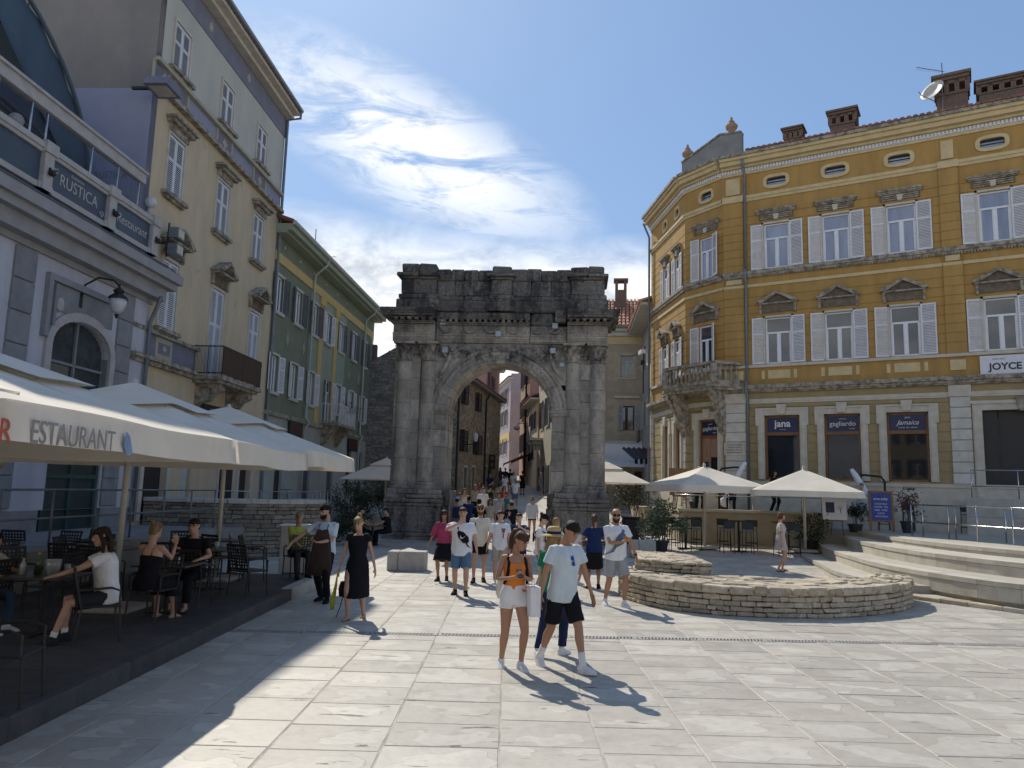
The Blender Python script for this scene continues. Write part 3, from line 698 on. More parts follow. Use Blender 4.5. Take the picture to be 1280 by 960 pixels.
    # upper windows
    fme,pme=casement(1.1,2.04,.33,.13,gm=curtain_skyglass); fme1,pme1=casement(1.1,2.04,.33,.13,gm=glass); sh=shutter_me(.55,2.06)
    hf=hood_flat(1.75); hp=hood_ped(1.75)
    surr=MB(); surr.box(-.63,-.55,-.045,.13,-.0,2.13); surr.box(.55,.63,-.045,.13,0,2.13); surr.box(-.63,.63,-.045,.13,2.04,2.13); surm=surr.mesh('surround',surround)
    angs=[(3,4),(5,3),(4,3),(7,5),(5,4),(4,4)]
    for k,u in enumerate(uc):
        w2=put_window(root,fm,u,12.2,fme,pme,sh,.55,.56,angs[k]); link('surround',surm,w2,fm.at(u,0,12.2)); add_parts(w2,fm.at(u,0,14.40),hf)
        w1=put_window(root,fm,u,7.93,fme1,pme1,sh,.55,.56,angs[-k-1]); link('surround',surm,w1,fm.at(u,0,7.93)); add_parts(w1,fm.at(u,0,10.16),hp)
        part('balustrade_panel',MB().box(u-.46,u+.46,-.03,-.002,7.27,7.64),cream,root,fm.M)
        part('balustrade_panel',MB().box(u-.74,u-.6,-.03,-.002,7.27,7.64),cream,root,fm.M); part('balustrade_panel',MB().box(u+.6,u+.74,-.03,-.002,7.27,7.64),cream,root,fm.M)
    # oval attic vents
    def oval(fr,u,sc_=1):
        b=MB(); n=20; 
        def shp(a,c,p=3): return [(a*math.copysign(abs(math.cos(t))**(2/p),math.cos(t)),c*math.copysign(abs(math.sin(t))**(2/p),math.sin(t))) for t in (2*PI*i/n for i in range(n))]
        o=shp(.58*sc_,.33,3); i_=shp(.42*sc_,.19,5)
        vs=[(x,-.06,z) for x,z in o]+[(x,-.06,z) for x,z in i_]+[(x,0,z) for x,z in o]+[(x,.1,z) for x,z in i_]
        fs_=[]
        for k in range(n):
            k2=(k+1)%n; fs_+=[(k,k2,n+k2,n+k),(2*n+k,2*n+k2,k2,k),(n+k,n+k2,3*n+k2,3*n+k)]
        b.add(vs,fs_); w_=part('attic_window',b,cream,root,fr.at(u,0,16.2)); part('pane',MB().box(-.42*sc_,.42*sc_,.1,.12,-.2,.2),curtain_skyglass,w_); part('window_frame',MB().box(-.42*sc_,.42*sc_,.07,.1,-.02,.01).box(-.42*sc_,.42*sc_,.06,.1,.1,.2),dk,w_)
    for u in (2.42,4.87,7.34,10.62,13.1,15.6): oval(fm,u)
    oval(fc,1.4,.8); oval(fs,2.65,.7); oval(fs,4.6,.7)
    # flat pilasters
    for fr,u0,u1 in ((fm,8.72,9.42),(fm,.05,.95)):
        part('pilaster',wall(u0,u1,7.9,11.43,(),gvs),ochre,root,fr.at(0,.07)); part('pilaster',wall(u0,u1,12.17,15.45,(),gvs),ochre,root,fr.at(0,.07))
        part('pilaster_side',MB().box(u0,u0+.01,-.07,0,7.9,15.45).box(u1-.01,u1,-.07,0,7.9,15.45),ochre,root,fr.M)
        part('pilaster_panel',MB().box(u0+.13,u1-.13,-.05,-.002,15.85,16.62),cream,root,fr.M); part('pilaster_panel',MB().box(u0+.08,u1-.08,-.05,-.002,7.25,7.66),cream,root,fr.M)
        part('pilaster_panel',MB().box(u0-.02,u1+.02,-.14,-.002,15.45,15.74),cream,root,fr.M); part('pilaster_panel',MB().box(u0+.1,u1-.1,-.06,-.002,11.62,11.84),cream,root,fr.M)
        for i in range(8): part('quoin_block',rough_box(u0,u1,-.08,.03,2.86+i*.42+.008,2.86+(i+1)*.42-.008,.002,.02),whitest,root,fr.M)
        part('pilaster_capital',MB().box(u0-.03,u1+.03,-.12,0,6.22,6.66),surround,root,fr.M)
    for i in range(8): part('quoin_block',rough_box(5.15,5.72,-.06,.03,2.86+i*.42+.008,2.86+(i+1)*.42-.008,.002,.02),whitest,root,fs.M)
    for i in range(8): part('quoin_block',rough_box(0,.55,-.06,.03,2.86+i*.42+.008,2.86+(i+1)*.42-.008,.002,.02),whitest,root,fs.M)
    # chamfer and side windows
    f2,p2=casement(.82,2.0,.33,.13,gm=curtain_skyglass); s2=shutter_me(.5,2.02); 
    wx=put_window(root,fc,1.34,12.2,f2,p2,s2,.5,.43,(5,25)); add_parts(wx,fc.at(1.34,0,14.4),hf)
    f3,p3=casement(.84,2.05,.33,.13,gm=glass); wy=put_window(root,fc,1.28,7.93,f3,p3,s2,.5,.43,(4,40)); add_parts(wy,fc.at(1.28,0,10.14),hp)
    f4,p4=casement(.8,1.75,.33,.1,gm=glass); s4=shutter_me(.4,1.8); hp4=hood_ped(1.2,.34,.3); hf4=hood_flat(1.2)
    for u in (2.65,4.55):
        w_=put_window(root,fs,u,12.15,f4,p4,s4,.4,.41,(4,4)); add_parts(w_,fs.at(u,0,13.98),hf4)
    for u in (2.5,4.5):
        w_=put_window(root,fs,u,7.93,f4,p4,s4,.4,.41,(4,4)); add_parts(w_,fs.at(u,0,9.85),hp4)
    # shop windows of the ground floor
    def shop(fr,u0,u1,z0,z1,sign,words,nm='shop_window',sill=True):
        b=MB(); f=.3
        for a,c in ((u0-.28,u0),(u1,u1+.28)):
            b.box(a,c,-.09,.0,z0,z1+.0); 
        b.box(u0-.28,u1+.28,-.09,0,z1,z1+.24); b.box(u0-.36,u0-.02,-.12,0,z1-.45,z1+.3); b.box(u1+.02,u1+.36,-.12,0,z1-.45,z1+.3); b.box(u0-.36,u1+.36,-.14,0,z1+.24,z1+.31)
        b.box(u0-.22,u0-.06,-.13,-.09,z0,z1-.45); b.box(u1+.06,u1+.22,-.13,-.09,z0,z1-.45)
        w_=part(nm,b,surround,root,fr.M); uc_=(u0+u1)/2
        part('keystone',MB().prism([(uc_-.15,z1+.04),(uc_+.15,z1+.04),(uc_+.21,z1+.46),(uc_-.21,z1+.46)],-.2,0),surround,w_,fr.M)
        fb=MB().box(u0,u0+.09,.1,.2,z0,z1).box(u1-.09,u1,.1,.2,z0,z1).box(u0,u1,.1,.2,z1-.1,z1).box(u0,u1,.1,.2,z0,z0+.08).box(u0,u1,.08,.2,z1-.86,z1-.72)
        part('window_frame',fb,wood,w_,fr.M); part('pane',MB().box(u0+.05,u1-.05,.17,.18,z0+.05,z1-.8),shopglass,w_,fr.M)
        if sign:
            part('sign_panel',MB().box(u0+.1,u1-.1,.085,.16,z1-.73,z1-.09),navy,w_,fr.M)
            for s_,sz,dz,du,shr in words: txt(s_,sz,letw,w_,fr.at(uc_+du,-.08,z1-.41+dz),shear=shr,bold=.008 if sz>.3 else 0)
        return w_
    shop(fm,1.73,3.18,2.93,5.67,1,[('jana',.42,.05,0,0),('ZLATARNA',.05,-.2,0,0)])
    shop(fm,4.15,5.53,2.93,5.67,1,[('gagliardo',.28,.0,0,0),('CAFFE BAR',.06,.2,0,0),('cocktails',.07,-.2,.35,0)])
    shop(fm,6.49,7.97,2.93,5.67,1,[('Jamaica',.26,.0,0,.4),('JEAN',.09,.2,0,.2),('COFFEE  TEA  DRINKS',.07,-.2,0,0)])
    wd=shop(fc,.86,2.0,1.6,5.6,1,[('gagliardo',.24,.0,0,0),('CAFFE BAR',.05,.2,0,0),('cocktails',.06,-.2,.25,0)],'door_surround')
    part('door',MB().box(.95,1.42,.1,.16,1.6,4.75).box(.95,2.0,.12,.18,3.9,4.75),mat('pale_wood_door',(.33,.2,.13),(.26,.15,.1),6,.5,streak=.2),wd,fc.M); part('pane',MB().box(1.05,1.32,.09,.1,2.6,3.7),glass,wd,fc.M); 
    shop(fs,2.5,3.3,3.0,5.6,1,[]); shop(fs,4.3,5.15,1.7,5.6,0,[])
    # dark doorway at right
    b=MB(); b.box(9.45,9.77,-.12,.0,2.3,5.9); b.box(9.77,12.6,-.12,0,5.66,5.9); b.box(9.4,12.9,-.18,0,5.9,6.02); b.box(9.5,9.6,-.16,-.12,2.3,5.7); dd=part('door_surround',b,surround,root,fm.M)
    part('keystone',MB().prism([(10.95,5.6),(11.25,5.6),(11.36,6.1),(10.84,6.1)],-.28,0),greystone,dd,fm.M)
    part('door',MB().box(9.77,10.25,.1,.2,2.3,5.66).box(10.3,12.6,.14,.2,2.3,5.66).box(10.25,10.3,.08,.2,2.3,5.3),darkwood,dd,fm.M)
    # drainpipe
    dp=MB().tube([fm.p(1.05,.55,17.3),fm.p(1.05,.5,17.1),fm.p(1.05,.13,16.7),fm.p(1.05,.13,12.3)],.06,8); dp.tube([fm.p(1.05,.16,12.3),fm.p(1.05,.3,12.1),fm.p(1.05,.3,11.9),fm.p(1.05,.14,11.6),fm.p(1.05,.14,7.2),fm.p(1.05,.36,7.05),fm.p(1.05,.36,6.7),fm.p(1.05,.14,6.4),fm.p(1.05,.14,1.6)],.06,8)
    part('drainpipe',dp,pipe,root,I(),smooth=True)
    dp=MB().tube([fs.p(.1,.5,17.2),fs.p(.1,.15,16.4),fs.p(.1,.15,1.6)],.06,8); part('drainpipe',dp,pipe,root,I(),smooth=True)
    # parapet over the corner with two urns
    pp=[fc.p(-.1,-.1),fc.p(1.2,.35),fc.p(2.45,.25),fm.p(.9,.1)]
    pz=[(17.62,18.35),(17.62,18.6),(17.62,18.85),(17.62,18.9)]; b=MB()
    q=[fc.p(-.1,.1),fc.p(2.35,.1),fm.p(.95,.15)]; hz=[18.35,18.85,18.75]
    for i in range(2):
        a,c=q[i],q[i+1]; n=Vector((a.y-c.y,c.x-a.x,0)).normalized()*.3
        b.add([(a.x,a.y,17.6),(c.x,c.y,17.6),(c.x,c.y,hz[i+1]),(a.x,a.y,hz[i]),(a.x+n.x,a.y+n.y,17.6),(c.x+n.x,c.y+n.y,17.6),(c.x+n.x,c.y+n.y,hz[i+1]),(a.x+n.x,a.y+n.y,hz[i])],[(0,1,2,3),(5,4,7,6),(3,2,6,7),(1,5,6,2),(4,0,3,7)])
    part('parapet',b,rendergrey,root,I())
    b=MB()
    for i in range(2):
        a,c=q[i],q[i+1]; n=Vector((a.y-c.y,c.x-a.x,0)).normalized(); a0=a-n*.06; c0=c-n*.06; n*=.42
        b.add([(a0.x,a0.y,hz[i]),(c0.x,c0.y,hz[i+1]),(c0.x,c0.y,hz[i+1]+.08),(a0.x,a0.y,hz[i]+.08),(a0.x+n.x,a0.y+n.y,hz[i]),(c0.x+n.x,c0.y+n.y,hz[i+1]),(c0.x+n.x,c0.y+n.y,hz[i+1]+.08),(a0.x+n.x,a0.y+n.y,hz[i]+.08)],[(0,1,2,3),(5,4,7,6),(3,2,6,7),(1,5,6,2),(4,0,3,7),(0,4,5,1)])
    part('parapet_coping',b,greystone,root,I())
    ur=[(.09,0),(.16,.03),(.1,.1),(.2,.2),(.26,.32),(.2,.42),(.1,.47),(.13,.52),(.05,.62),(.06,.68),(.0,.76)]
    for p_,z in ((fc.p(.15,-.05),18.43),(fm.p(.45,-.05),18.86)): part('urn',MB().lathe([(r*1.15,h*1.15) for r,h in ur],(0,0,0),12),urnm,root,T(p_.x,p_.y,z),smooth=True)
    # corner balcony
    P=[fm.p(.78,0),fc.p(2.62,.9),fc.p(-.35,.9),fs.p(5.15,.55),fs.p(4.0,.5),fs.p(4.0,0)]
    pts=[(p.x,p.y) for p in P]; ctr=[(fc.p(1.2,-.5).x,fc.p(1.2,-.5).y)]
    def poly(exp):
        cx,cy=ctr[0]; return [(x+(x-cx)*exp,y+(y-cy)*exp) for x,y in pts]+[(ctr[0])]
    bal=part('balcony',MB().slab(poly(.06),6.93,7.06).slab(poly(.0),6.8,6.93),greystone,root,I())
    def rail(z0,z1,wd_,nm,m):
        b=MB()
        for i in range(len(pts)-2):
            a,c=pts[i],pts[i+1]; d=math.dist(a,c); n=(-(c[1]-a[1])/d*wd_,(c[0]-a[0])/d*wd_); 
            b.slab([(a[0]-n[0],a[1]-n[1]),(c[0]-n[0],c[1]-n[1]),(c[0]+n[0],c[1]+n[1]),(a[0]+n[0],a[1]+n[1])],z0+.002*i,z1+.002*i)
        part(nm,b,m,bal,I())
    rail(7.06,7.2,.12,'balustrade_base',greystone); rail(7.92,8.05,.14,'balustrade_rail',greystone)
    bme=MB().lathe([(.07,0),(.07,.05),(.035,.1),(.075,.28),(.06,.38),(.03,.5),(.05,.6),(.07,.66),(.07,.72)],(0,0,0),8).mesh('baluster',greystone,True)
    for i in range(len(pts)-2):
        a,c=pts[i],pts[i+1]; d=math.dist(a,c); n=max(1,int(d/.24))
        for k in range(1,n): link('baluster',bme,bal,T(a[0]+(c[0]-a[0])*k/n,a[1]+(c[1]-a[1])*k/n,7.2))
        if i>0: part('balcony_pier',MB().box(-.15,.15,-.15,.15,7.06,7.93),greystone,bal,T(a[0],a[1],0,-R(33)))
    # scrolled consoles beneath it
    def console(fr,u):
        pr=[(0,6.8),(-.85,6.8),(-.85,6.6),(-.7,6.5),(-.62,6.2),(-.45,5.95),(-.4,5.5),(-.2,5.2),(-.12,4.9),(0,4.8)]
        b=MB(); n=len(pr); b.add([(u-.17,y,z) for y,z in pr]+[(u+.17,y,z) for y,z in pr],[tuple(range(n)),tuple(range(2*n-1,n-1,-1))]+[(i,i+n,(i+1)%n+n,(i+1)%n) for i in range(n)])
        c=part('console',b,greystone,root,fr.M)
        for s_ in (-1,1):
            for yy,zz_,r_ in ((-.5,6.45,.17),(-.2,5.5,.12)):
                part('scroll',MB().tube([(u+s_*.17+s_*.03*0,yy+r_*(1-t*.13)*math.cos(t*1.2),zz_+r_*(1-t*.13)*math.sin(t*1.2)) for t in [k*.5 for k in range(13)]],.03,6),greystone,c,fr.M)
        return c
    console(fc,2.3); console(fc,.05); console(fs,5.5)
    # plaque on the corner pier
    pq=part('plaque',MB().box(.0,.9,-.12,-.085,3.95,4.5),surround,root,fm.M)
    for i,s_ in enumerate(('U OVOJ KUCI ZIVIO JE','PROFESOR JEZIKA','IN QUESTA CASA VISSE','MAESTRO DI LINGUE')): txt(s_,.07,letd,pq,fm.at(.45,.123,4.4-i*.11))
    # chimneys
    def chimney(fr,u,back,z,w_,d_,h,hol=3):
        c=part('chimney',MB().box(-w_/2,w_/2,-d_/2,d_/2,-2,h*.55),brick,root,fr.at(u,-back,z))
        for x in [-w_/2+w_*i/hol for i in range(hol+1)]:
            for ya in (-d_/2,d_/2-.14): part('flue_pier',MB().box(x-.09,x+.09,ya,ya+.14,h*.55,h*.85),brick,c)
        part('flue_arch',MB().box(-w_/2,w_/2,-d_/2,-d_/2+.14,h*.76,h*.849).box(-w_/2,w_/2,-d_/2+.1401,d_/2,h*.76,h*.80),brick,c); part('chimney_cap',MB().box(-w_/2-.16,w_/2+.16,-d_/2-.16,d_/2+.16,h*.93,h).box(-w_/2-.08,w_/2+.08,-d_/2-.08,d_/2+.08,h*.85,h*.93),brick,c)
        part('chimney_band',MB().box(-w_/2-.05,w_/2+.05,-d_/2-.05,d_/2+.05,h*.47,h*.53),brick,c)
    chimney(fm,2.75,2.6,18.55,.72,.7,1.1,3); chimney(fm,4.95,2.6,18.6,1.05,.8,1.4,3); chimney(fm,9.35,1.6,18.3,1.15,.8,1.75,3); chimney(fm,11.1,1.4,18.2,1.6,.8,1.15,4)
    j=thing('shop_sign','white hanging banner sign reading JOYCE beneath the far right window','sign',fm.at(10.55,.14,7.35)); part('sign_panel',MB().box(-.76,.9,-.015,.015,-.37,.37),whitep,j)
    txt('JOYCE',.36,letd,j,fm.at(10.6,.157,7.28),bold=.012); txt('BUTIK ULIKS',.07,letd,j,fm.at(10.4,.157,7.58))
    return root,fm,fc,fs
ch_root,fm,fc,fs=corner_house()
def dish():
    p=fm.p(9.0,-1.2,18.9); t=thing('satellite_dish','white satellite dish on a bracket beside the big brick chimney','satellite dish',T(p.x,p.y,18.3))
    pr=[(.0,.0),(.2,.02),(.38,.07),(.5,.13),(.5,.15),(.37,.09),(.2,.04),(0,.02)]
    part('reflector',MB().lathe([(r,z) for r,z in pr[:4]]+[(r-.005,z) for r,z in pr[4:]],(0,0,0),20),post,t,WM[t.name]@Matrix.Translation((-.35,0,1.0))@Matrix.Rotation(R(-62),4,'Y')@Matrix.Rotation(R(25),4,'X'),smooth=True)
    part('mast',MB().tube([(0,0,-.2),(0,0,1.3)],.03,6).tube([(0,0,.9),(-.35,0,1.0)],.025,6).tube([(0,0,.6),(.5,.2,.6)],.02,6),pipe,t); part('feed_arm',MB().tube([(-.35,0,.6),(-.95,-.1,.8),(-1.05,-.1,.95)],.02,6),pipe,t)
    a=thing('tv_antenna','thin rooftop television antenna above the satellite dish','antenna',T(p.x+.1,p.y+.1,18.3)); b=MB().tube([(0,0,0),(0,0,2.4)],.018,6).tube([(.1,0,2.0),(-1.2,-.2,2.05)],.012,5)
    for i in range(12): b.tube([(-.1-i*.095,-.12-.016*i,2.0),(-.1-i*.095,.12-.016*i,2.0)],.006,4)
    part('antenna_rods',b,iron,a)
dish()
# ---------------------------------------------------------------- the Roman arch
def arch():
    F=Fr(-.6,31.2,.997,-.077); M=F.M; rg=random.Random(4)
    root=thing('triumphal_arch','weathered Roman triumphal arch with paired half columns, sooty attic and open archway','arch',T(-.5,32,0))
    D=1.9       # depth of the piers
    def blk(x0,x1,y0,y1,z0,z1,nm='pier_block',j=.012,bv=.03): return part(nm,rough_box(x0+.004,x1-.004,y0,y1,z0+.004,z1-.004,j,bv,rg),archm,root,M)
    # pedestals: plinth, die, cap, two or three stones each; middle set back
    for (a,b_) in ((-4.28,-2.1),(2.42,4.6)):
        xs=[a,a+(b_-a)*.37,b_] if a<0 else [a,a+(b_-a)*.6,b_]
        for i in range(2):
            x0,x1=xs[i],xs[i+1]; l=-.08 if i==0 else 0; r=.08 if i==1 else 0
            blk(x0+l*1.0,x1+r,-.6,D+.3,-.15,.24,'plinth_block'); blk(x0+l*.6,x1+r*.6,-.55,D+.28,.24,.42,'plinth_moulding')
            blk(x0,x1,-.5,D+.25,.42,1.44,'pedestal_die',.01,.02)
            blk(x0+l*.5,x1+r*.5,-.54,D+.28,1.44,1.58,'pedestal_moulding'); blk(x0+l,x1+r,-.6,D+.3,1.58,1.74,'pedestal_cornice',.02,.03); blk(x0+l*.7,x1+r*.7,-.56,D+.28,1.74,1.9,'pedestal_cap',.02,.03); blk(x0+l*.2,x1+r*.2,-.5,D+.25,1.9,2.12,'column_plinth',.02,.03)
    for (a,b_,s) in ((-2.1,-1.82,1),(2.1,2.42,-1)):
        blk(a,b_,-.12,D,-.15,.4,'plinth_block'); blk(a,b_,-.05,D-.05,.4,1.5,'pier_block'); blk(a-.0,b_+.0,-.12,D,1.5,2.12,'pedestal_cap',.03,.04)
    # piers: jamb courses and panels between the columns
    hs=[2.12,2.95,3.85,4.55,5.2]
    for (a,b_) in ((-2.62,-2.05),(2.25,2.8)):
        for i in range(len(hs)-1): blk(a,b_,.0,D,hs[i],hs[i+1],'jamb_block',.008,.02)
        s=-1 if a<0 else 1
        part('impost',MB().box(a-.05,b_+.05,-.09,D+.05,5.2,5.3).box(a-.1,b_+.1,-.14,D+.1,5.3,5.4).box(a-.03,b_+.03,-.06,D,5.4,5.5),archm,root,M)
    for (a,b_) in ((-4.3,-2.62),(2.8,4.42)):
        z=2.12; k=0
        for h in (.95,.8,.72,.85,.75,.78,.7,.48):
            xs=[a,a+(b_-a)*rg.uniform(.42,.5) if k%2 else a+(b_-a)*rg.uniform(.52,.58),b_]
            for i in range(2): blk(xs[i],xs[i+1],.08,D-.1,z,z+h,'pier_block',.01,.025)
            z+=h; k+=1
        # inter-column panel stones, slightly proud
        m_=(a+b_)/2-.0; z=2.12
        for h in (1.15,1.1,.55,.85,.9,.65,.2): blk(m_-.27,m_+.27,-.02,.1,z,z+h,'panel_block',.008,.02); z+=h
    # half columns
    col_x=[-3.86,-2.86,3.1,4.08]
    for cx in col_x:
        part('column_base',MB().lathe([(.42,2.12),(.43,2.18),(.39,2.24),(.34,2.27),(.38,2.31),(.38,2.36),(.33,2.4)],(cx,.02,0),20,PI*.98,PI*2.02),archm,root,M,smooth=True)
        z=2.4; hs_=[.95,1.2,1.05,.95,.81] if cx<0 else [1.3,.75,1.0,.8,1.11]
        for h in hs_:
            b=MB(); n=48; o=len(b.v)
            for zz in (z+.004,z+.02,z+h-.02,z+h-.004):
                for k in range(n+1):
                    t=PI*.97+PI*1.06*k/n; e=.0 if (zz==z+.02 or zz==z+h-.02) else .012
                    f=.010*(.5-.5*math.cos(t*22)) if cx<0 else .004*(.5-.5*math.cos(t*22))
                    r=(.335-.03*(zz-2.4)/5)-f-e; b.v.append((cx+r*math.cos(t),.06+r*math.sin(t),zz))
            for j in range(3):
                for k in range(n): b.f.append((j*(n+1)+k,j*(n+1)+k+1,(j+1)*(n+1)+k+1,(j+1)*(n+1)+k))
            b.f.append(tuple(range(n,-1,-1))); b.f.append(tuple(3*(n+1)+k for k in range(n+1)))
            part('column_drum',b,archm,root,M); z+=h
        # corinthian capital: bell, two rows of acanthus leaves, volutes, abacus
        c=part('capital',MB().lathe([(.31,7.36),(.34,7.38),(.34,7.42),(.3,7.44),(.3,7.7),(.34,7.95),(.4,8.02)],(cx,.05,0),20,PI*.97,PI*2.03),archm,root,M,smooth=True)
        for row,(z0,h,r0,nn,off) in enumerate(((7.42,.28,.31,5,0),(7.56,.36,.32,4,.5))):
            for k in range(nn):
                t=PI+PI*(k+.5+off*0)/nn; b=MB(); dx,dy=math.cos(t),math.sin(t); sx_,sy_=-dy,dx
                prof=[(0,0,.07),(.02,.3,.09),(.03,.6,.085),(.07,.85,.06),(.12,.93,.045),(.13,.82,.02)]
                vs=[]
                for (o_,hh,wd) in prof:
                    for s_ in (-1,0,1):
                        rr=r0+o_+(.025 if s_==0 else 0); vs.append((cx+dx*rr+sx_*s_*wd,.05+dy*rr+sy_*s_*wd,z0+hh*h))
                fs_=[]
                for i in range(5):
                    for q in (0,1): a0=i*3+q; fs_.append((a0,a0+1,a0+4,a0+3))
                b.add(vs,fs_); part('acanthus_leaf',b,archm,c,M)
        for t in (PI*1.2,PI*1.8):
            dx,dy=math.cos(t),math.sin(t); px,py=cx+dx*.42,.05+dy*.38
            part('volute',MB().tube([(px+dx*.02*0+dx*r_*math.cos(w_),py+dy*r_*math.cos(w_),7.93+r_*math.sin(w_)) for w_,r_ in ((q*.7,.075-.006*q) for q in range(11))],.022,6),archm,c,M)
        b=MB().prism([(cx-.42,8.04),(cx+.42,8.04),(cx+.45,8.14),(cx-.45,8.14)],-.42,.2); part('abacus',b,archm,root,M)
        part('abacus_flower',MB().ball((cx,-.40,8.07),(.07,.05,.06)),archm,c,M)
    # voussoirs
    C=(.105,5.17); ri,ro=2.155,2.76; N=19
    for i in range(N):
        t0=PI*i/N; t1=PI*(i+1)/N; g=.003; vs=[]; K=5
        for y,rr,rb in ((-.04,ri+.02,ro),(-.0,ri,ro),(D-.1,ri,ro)):
            for k in range(K):
                t=t0+g+(t1-t0-2*g)*k/(K-1)
                for r_ in (rr,rb): vs.append((C[0]-r_*math.cos(t),y,C[1]+r_*math.sin(t)))
        b=MB(); f=[]
        for k in range(K-1):
            a=2*k; f.append((a,a+1,a+3,a+2)); o=4*K; f.append((o+a,o+a+2,o+a+3,o+a+1))
            f.append((a,a+2,2*K+a+2,2*K+a)); f.append((2*K+a,2*K+a+2,o+a+2,o+a)); f.append((a+1,2*K*2+a+1,2*K*2+a+3,a+3))
        f.append((0,2*K,4*K,4*K+1,1)); e=2*(K-1); f.append((e,e+1,4*K+e+1,4*K+e,2*K+e))
        b.add(vs,f); v=part('voussoir',b,archm,root,M)
    # archivolt mouldings: raised rings
    for r0,r1,y in ((2.28,2.34,-.075),(2.5,2.58,-.07),(2.66,2.8,-.10)):
        b=MB(); n=40
        for k in range(n+1):
            t=PI*k/n
            for r_,yy in ((r0,-.03),(r0,y),(r1,y),(r1,-.03)): b.v.append((C[0]-r_*math.cos(t),yy,C[1]+r_*math.sin(t)))
        for k in range(n):
            for q in range(3): b.f.append((k*4+q,k*4+q+1,(k+1)*4+q+1,(k+1)*4+q))
        part('archivolt_moulding',b,archm,root,M)
    # spandrels: stone field cut by the arch, jointed in courses
    x0,x1=-2.62,2.8
    def xin(z): 
        d=ro*ro-(z-C[1])**2; return math.sqrt(d) if d>0 else 0
    zs=[5.5,5.95,6.45,7.0,7.5,8.14]
    for i in range(len(zs)-1):
        za,zb=zs[i]+.003,zs[i+1]-.003; K=6
        for s in (-1,1):
            pts=[]
            for k in range(K+1):
                z=za+(zb-za)*k/K; pts.append((C[0]+s*xin(z),z))
            e=x0 if s<0 else x1
            if abs(pts[0][0]-e)<.05: continue
            pl=[(e,za)]+pts+[(e,zb)]
            part('spandrel_block',MB().prism(pl,-.0,D-.12),archm,root,M)
    part('arch_core',MB().box(x0,x1,.3,D-.2,7.95,8.15),archm,root,M)
    # flying victories in the spandrels (worn relief)
    for s in (-1,1):
        cx=C[0]+s*2.15; b=part('victory_relief',MB().tube([(cx-s*.1,-.02,7.75),(cx+s*.0,-.03,7.4),(cx+s*.12,-.03,7.1),(cx+s*.42,-.02,6.7)],[.07,.12,.12,.05],8,flat=.6),archm,root,M,smooth=True)
        part('wing',MB().tube([(cx,-.02,7.5),(cx+s*.25,-.02,7.8),(cx+s*.42,-.01,7.95)],[(.1,.03),(.12,.03),(.03,.02)],8),archm,b,M,smooth=True); part('head',MB().ball((cx-s*.15,-.04,7.86),(.075,.06,.09)),archm,b,M,smooth=True)
        part('arm',MB().tube([(cx-s*.05,-.03,7.65),(cx-s*.35,-.03,7.82),(cx-s*.5,-.02,7.95)],[.045,.035,.02],6),archm,b,M,smooth=True)
    # entablature: architrave, frieze, cornice; breaks forward over the column pairs
    def entab(a,b_,y,proj,parts,cor=True,side=0,ctop=9.46):
        for i in range(parts):
            xa=a+(b_-a)*i/parts; xb=a+(b_-a)*(i+1)/parts
            bb=MB().box(xa+.003,xb-.003,y,.5,8.15,8.22).box(xa+.003,xb-.003,y-.025,.5,8.222,8.32).box(xa+.003,xb-.003,y-.05,.5,8.322,8.43).box(xa+.003,xb-.003,y-.09,.5,8.432,8.49); part('architrave_block',bb,archm,root,M)
            blk(xa,xb,y-.0,.5,8.49,8.88,'frieze_block',.008,.015)
            if cor:
                l=-.0 if i or side==1 else 0; pr=[(.5,8.88),(y-.06,8.88),(y-.1,8.96),(y-.14,8.98)]
                o=MB(); steps_=[(.08,8.88,8.95),(.16,8.95,9.0),(.22,9.1,9.15),(proj*.86,9.15,9.24),(proj*.94,9.24,9.33),(proj,9.33,ctop)]
                for (p_,za,zb) in steps_:
                    o.box(xa+.004-(p_*.9 if (i==0 and side==-1) else 0),xb-.004+(p_*.9 if (i==parts-1 and side==1) else 0),y-p_+rg.uniform(-.01,.01),.6,za,zb-.001)
                part('cornice_block',o,archm,root,M)
                d=MB(); n=int((xb-xa+.001)/.22)
                for k in range(n): 
                    xx=xa+(xb-xa)*(k+.25)/n; d.box(xx,xx+(xb-xa)/n*.5,y-proj*.7,y,9.003,9.097)
                part('modillions',d,archm,root,M,kind='stuff')
    entab(-4.36,-2.62,-.34,.52,2,side=-1); entab(2.82,4.46,-.34,.52,2,side=1)
    entab(-2.6,1.28,-.08,.30,4,ctop=9.36); entab(1.3,2.8,-.08,.1,1,cor=False)
    blk(1.3,2.3,.0,.6,8.88,9.45,'broken_cornice_block',.05,.08); blk(2.3,2.8,-.5,.6,9.0,9.46,'cornice_block',.03,.05)
    # side returns of the entablature and back
    part('entablature_core',MB().box(-4.3,4.42,.45,D-.1,8.14,9.4),archm,root,M); part('back_cornice',MB().box(-4.8,4.9,.6,D+.35,9.22,9.45).box(-4.6,4.7,.6,D+.15,9.05,9.22),archm,root,M)
    # garlands on the frieze
    for cx in (-2.2,-1.2,-.35,.6,1.6,2.3): 
        part('frieze_ornament',MB().tube([(cx-.3,-.1,8.8),(cx-.15,-.12,8.62),(cx,-.13,8.57),(cx+.15,-.12,8.62),(cx+.3,-.1,8.8)],[.03,.05,.06,.05,.03],6),archm,root,M,smooth=True)
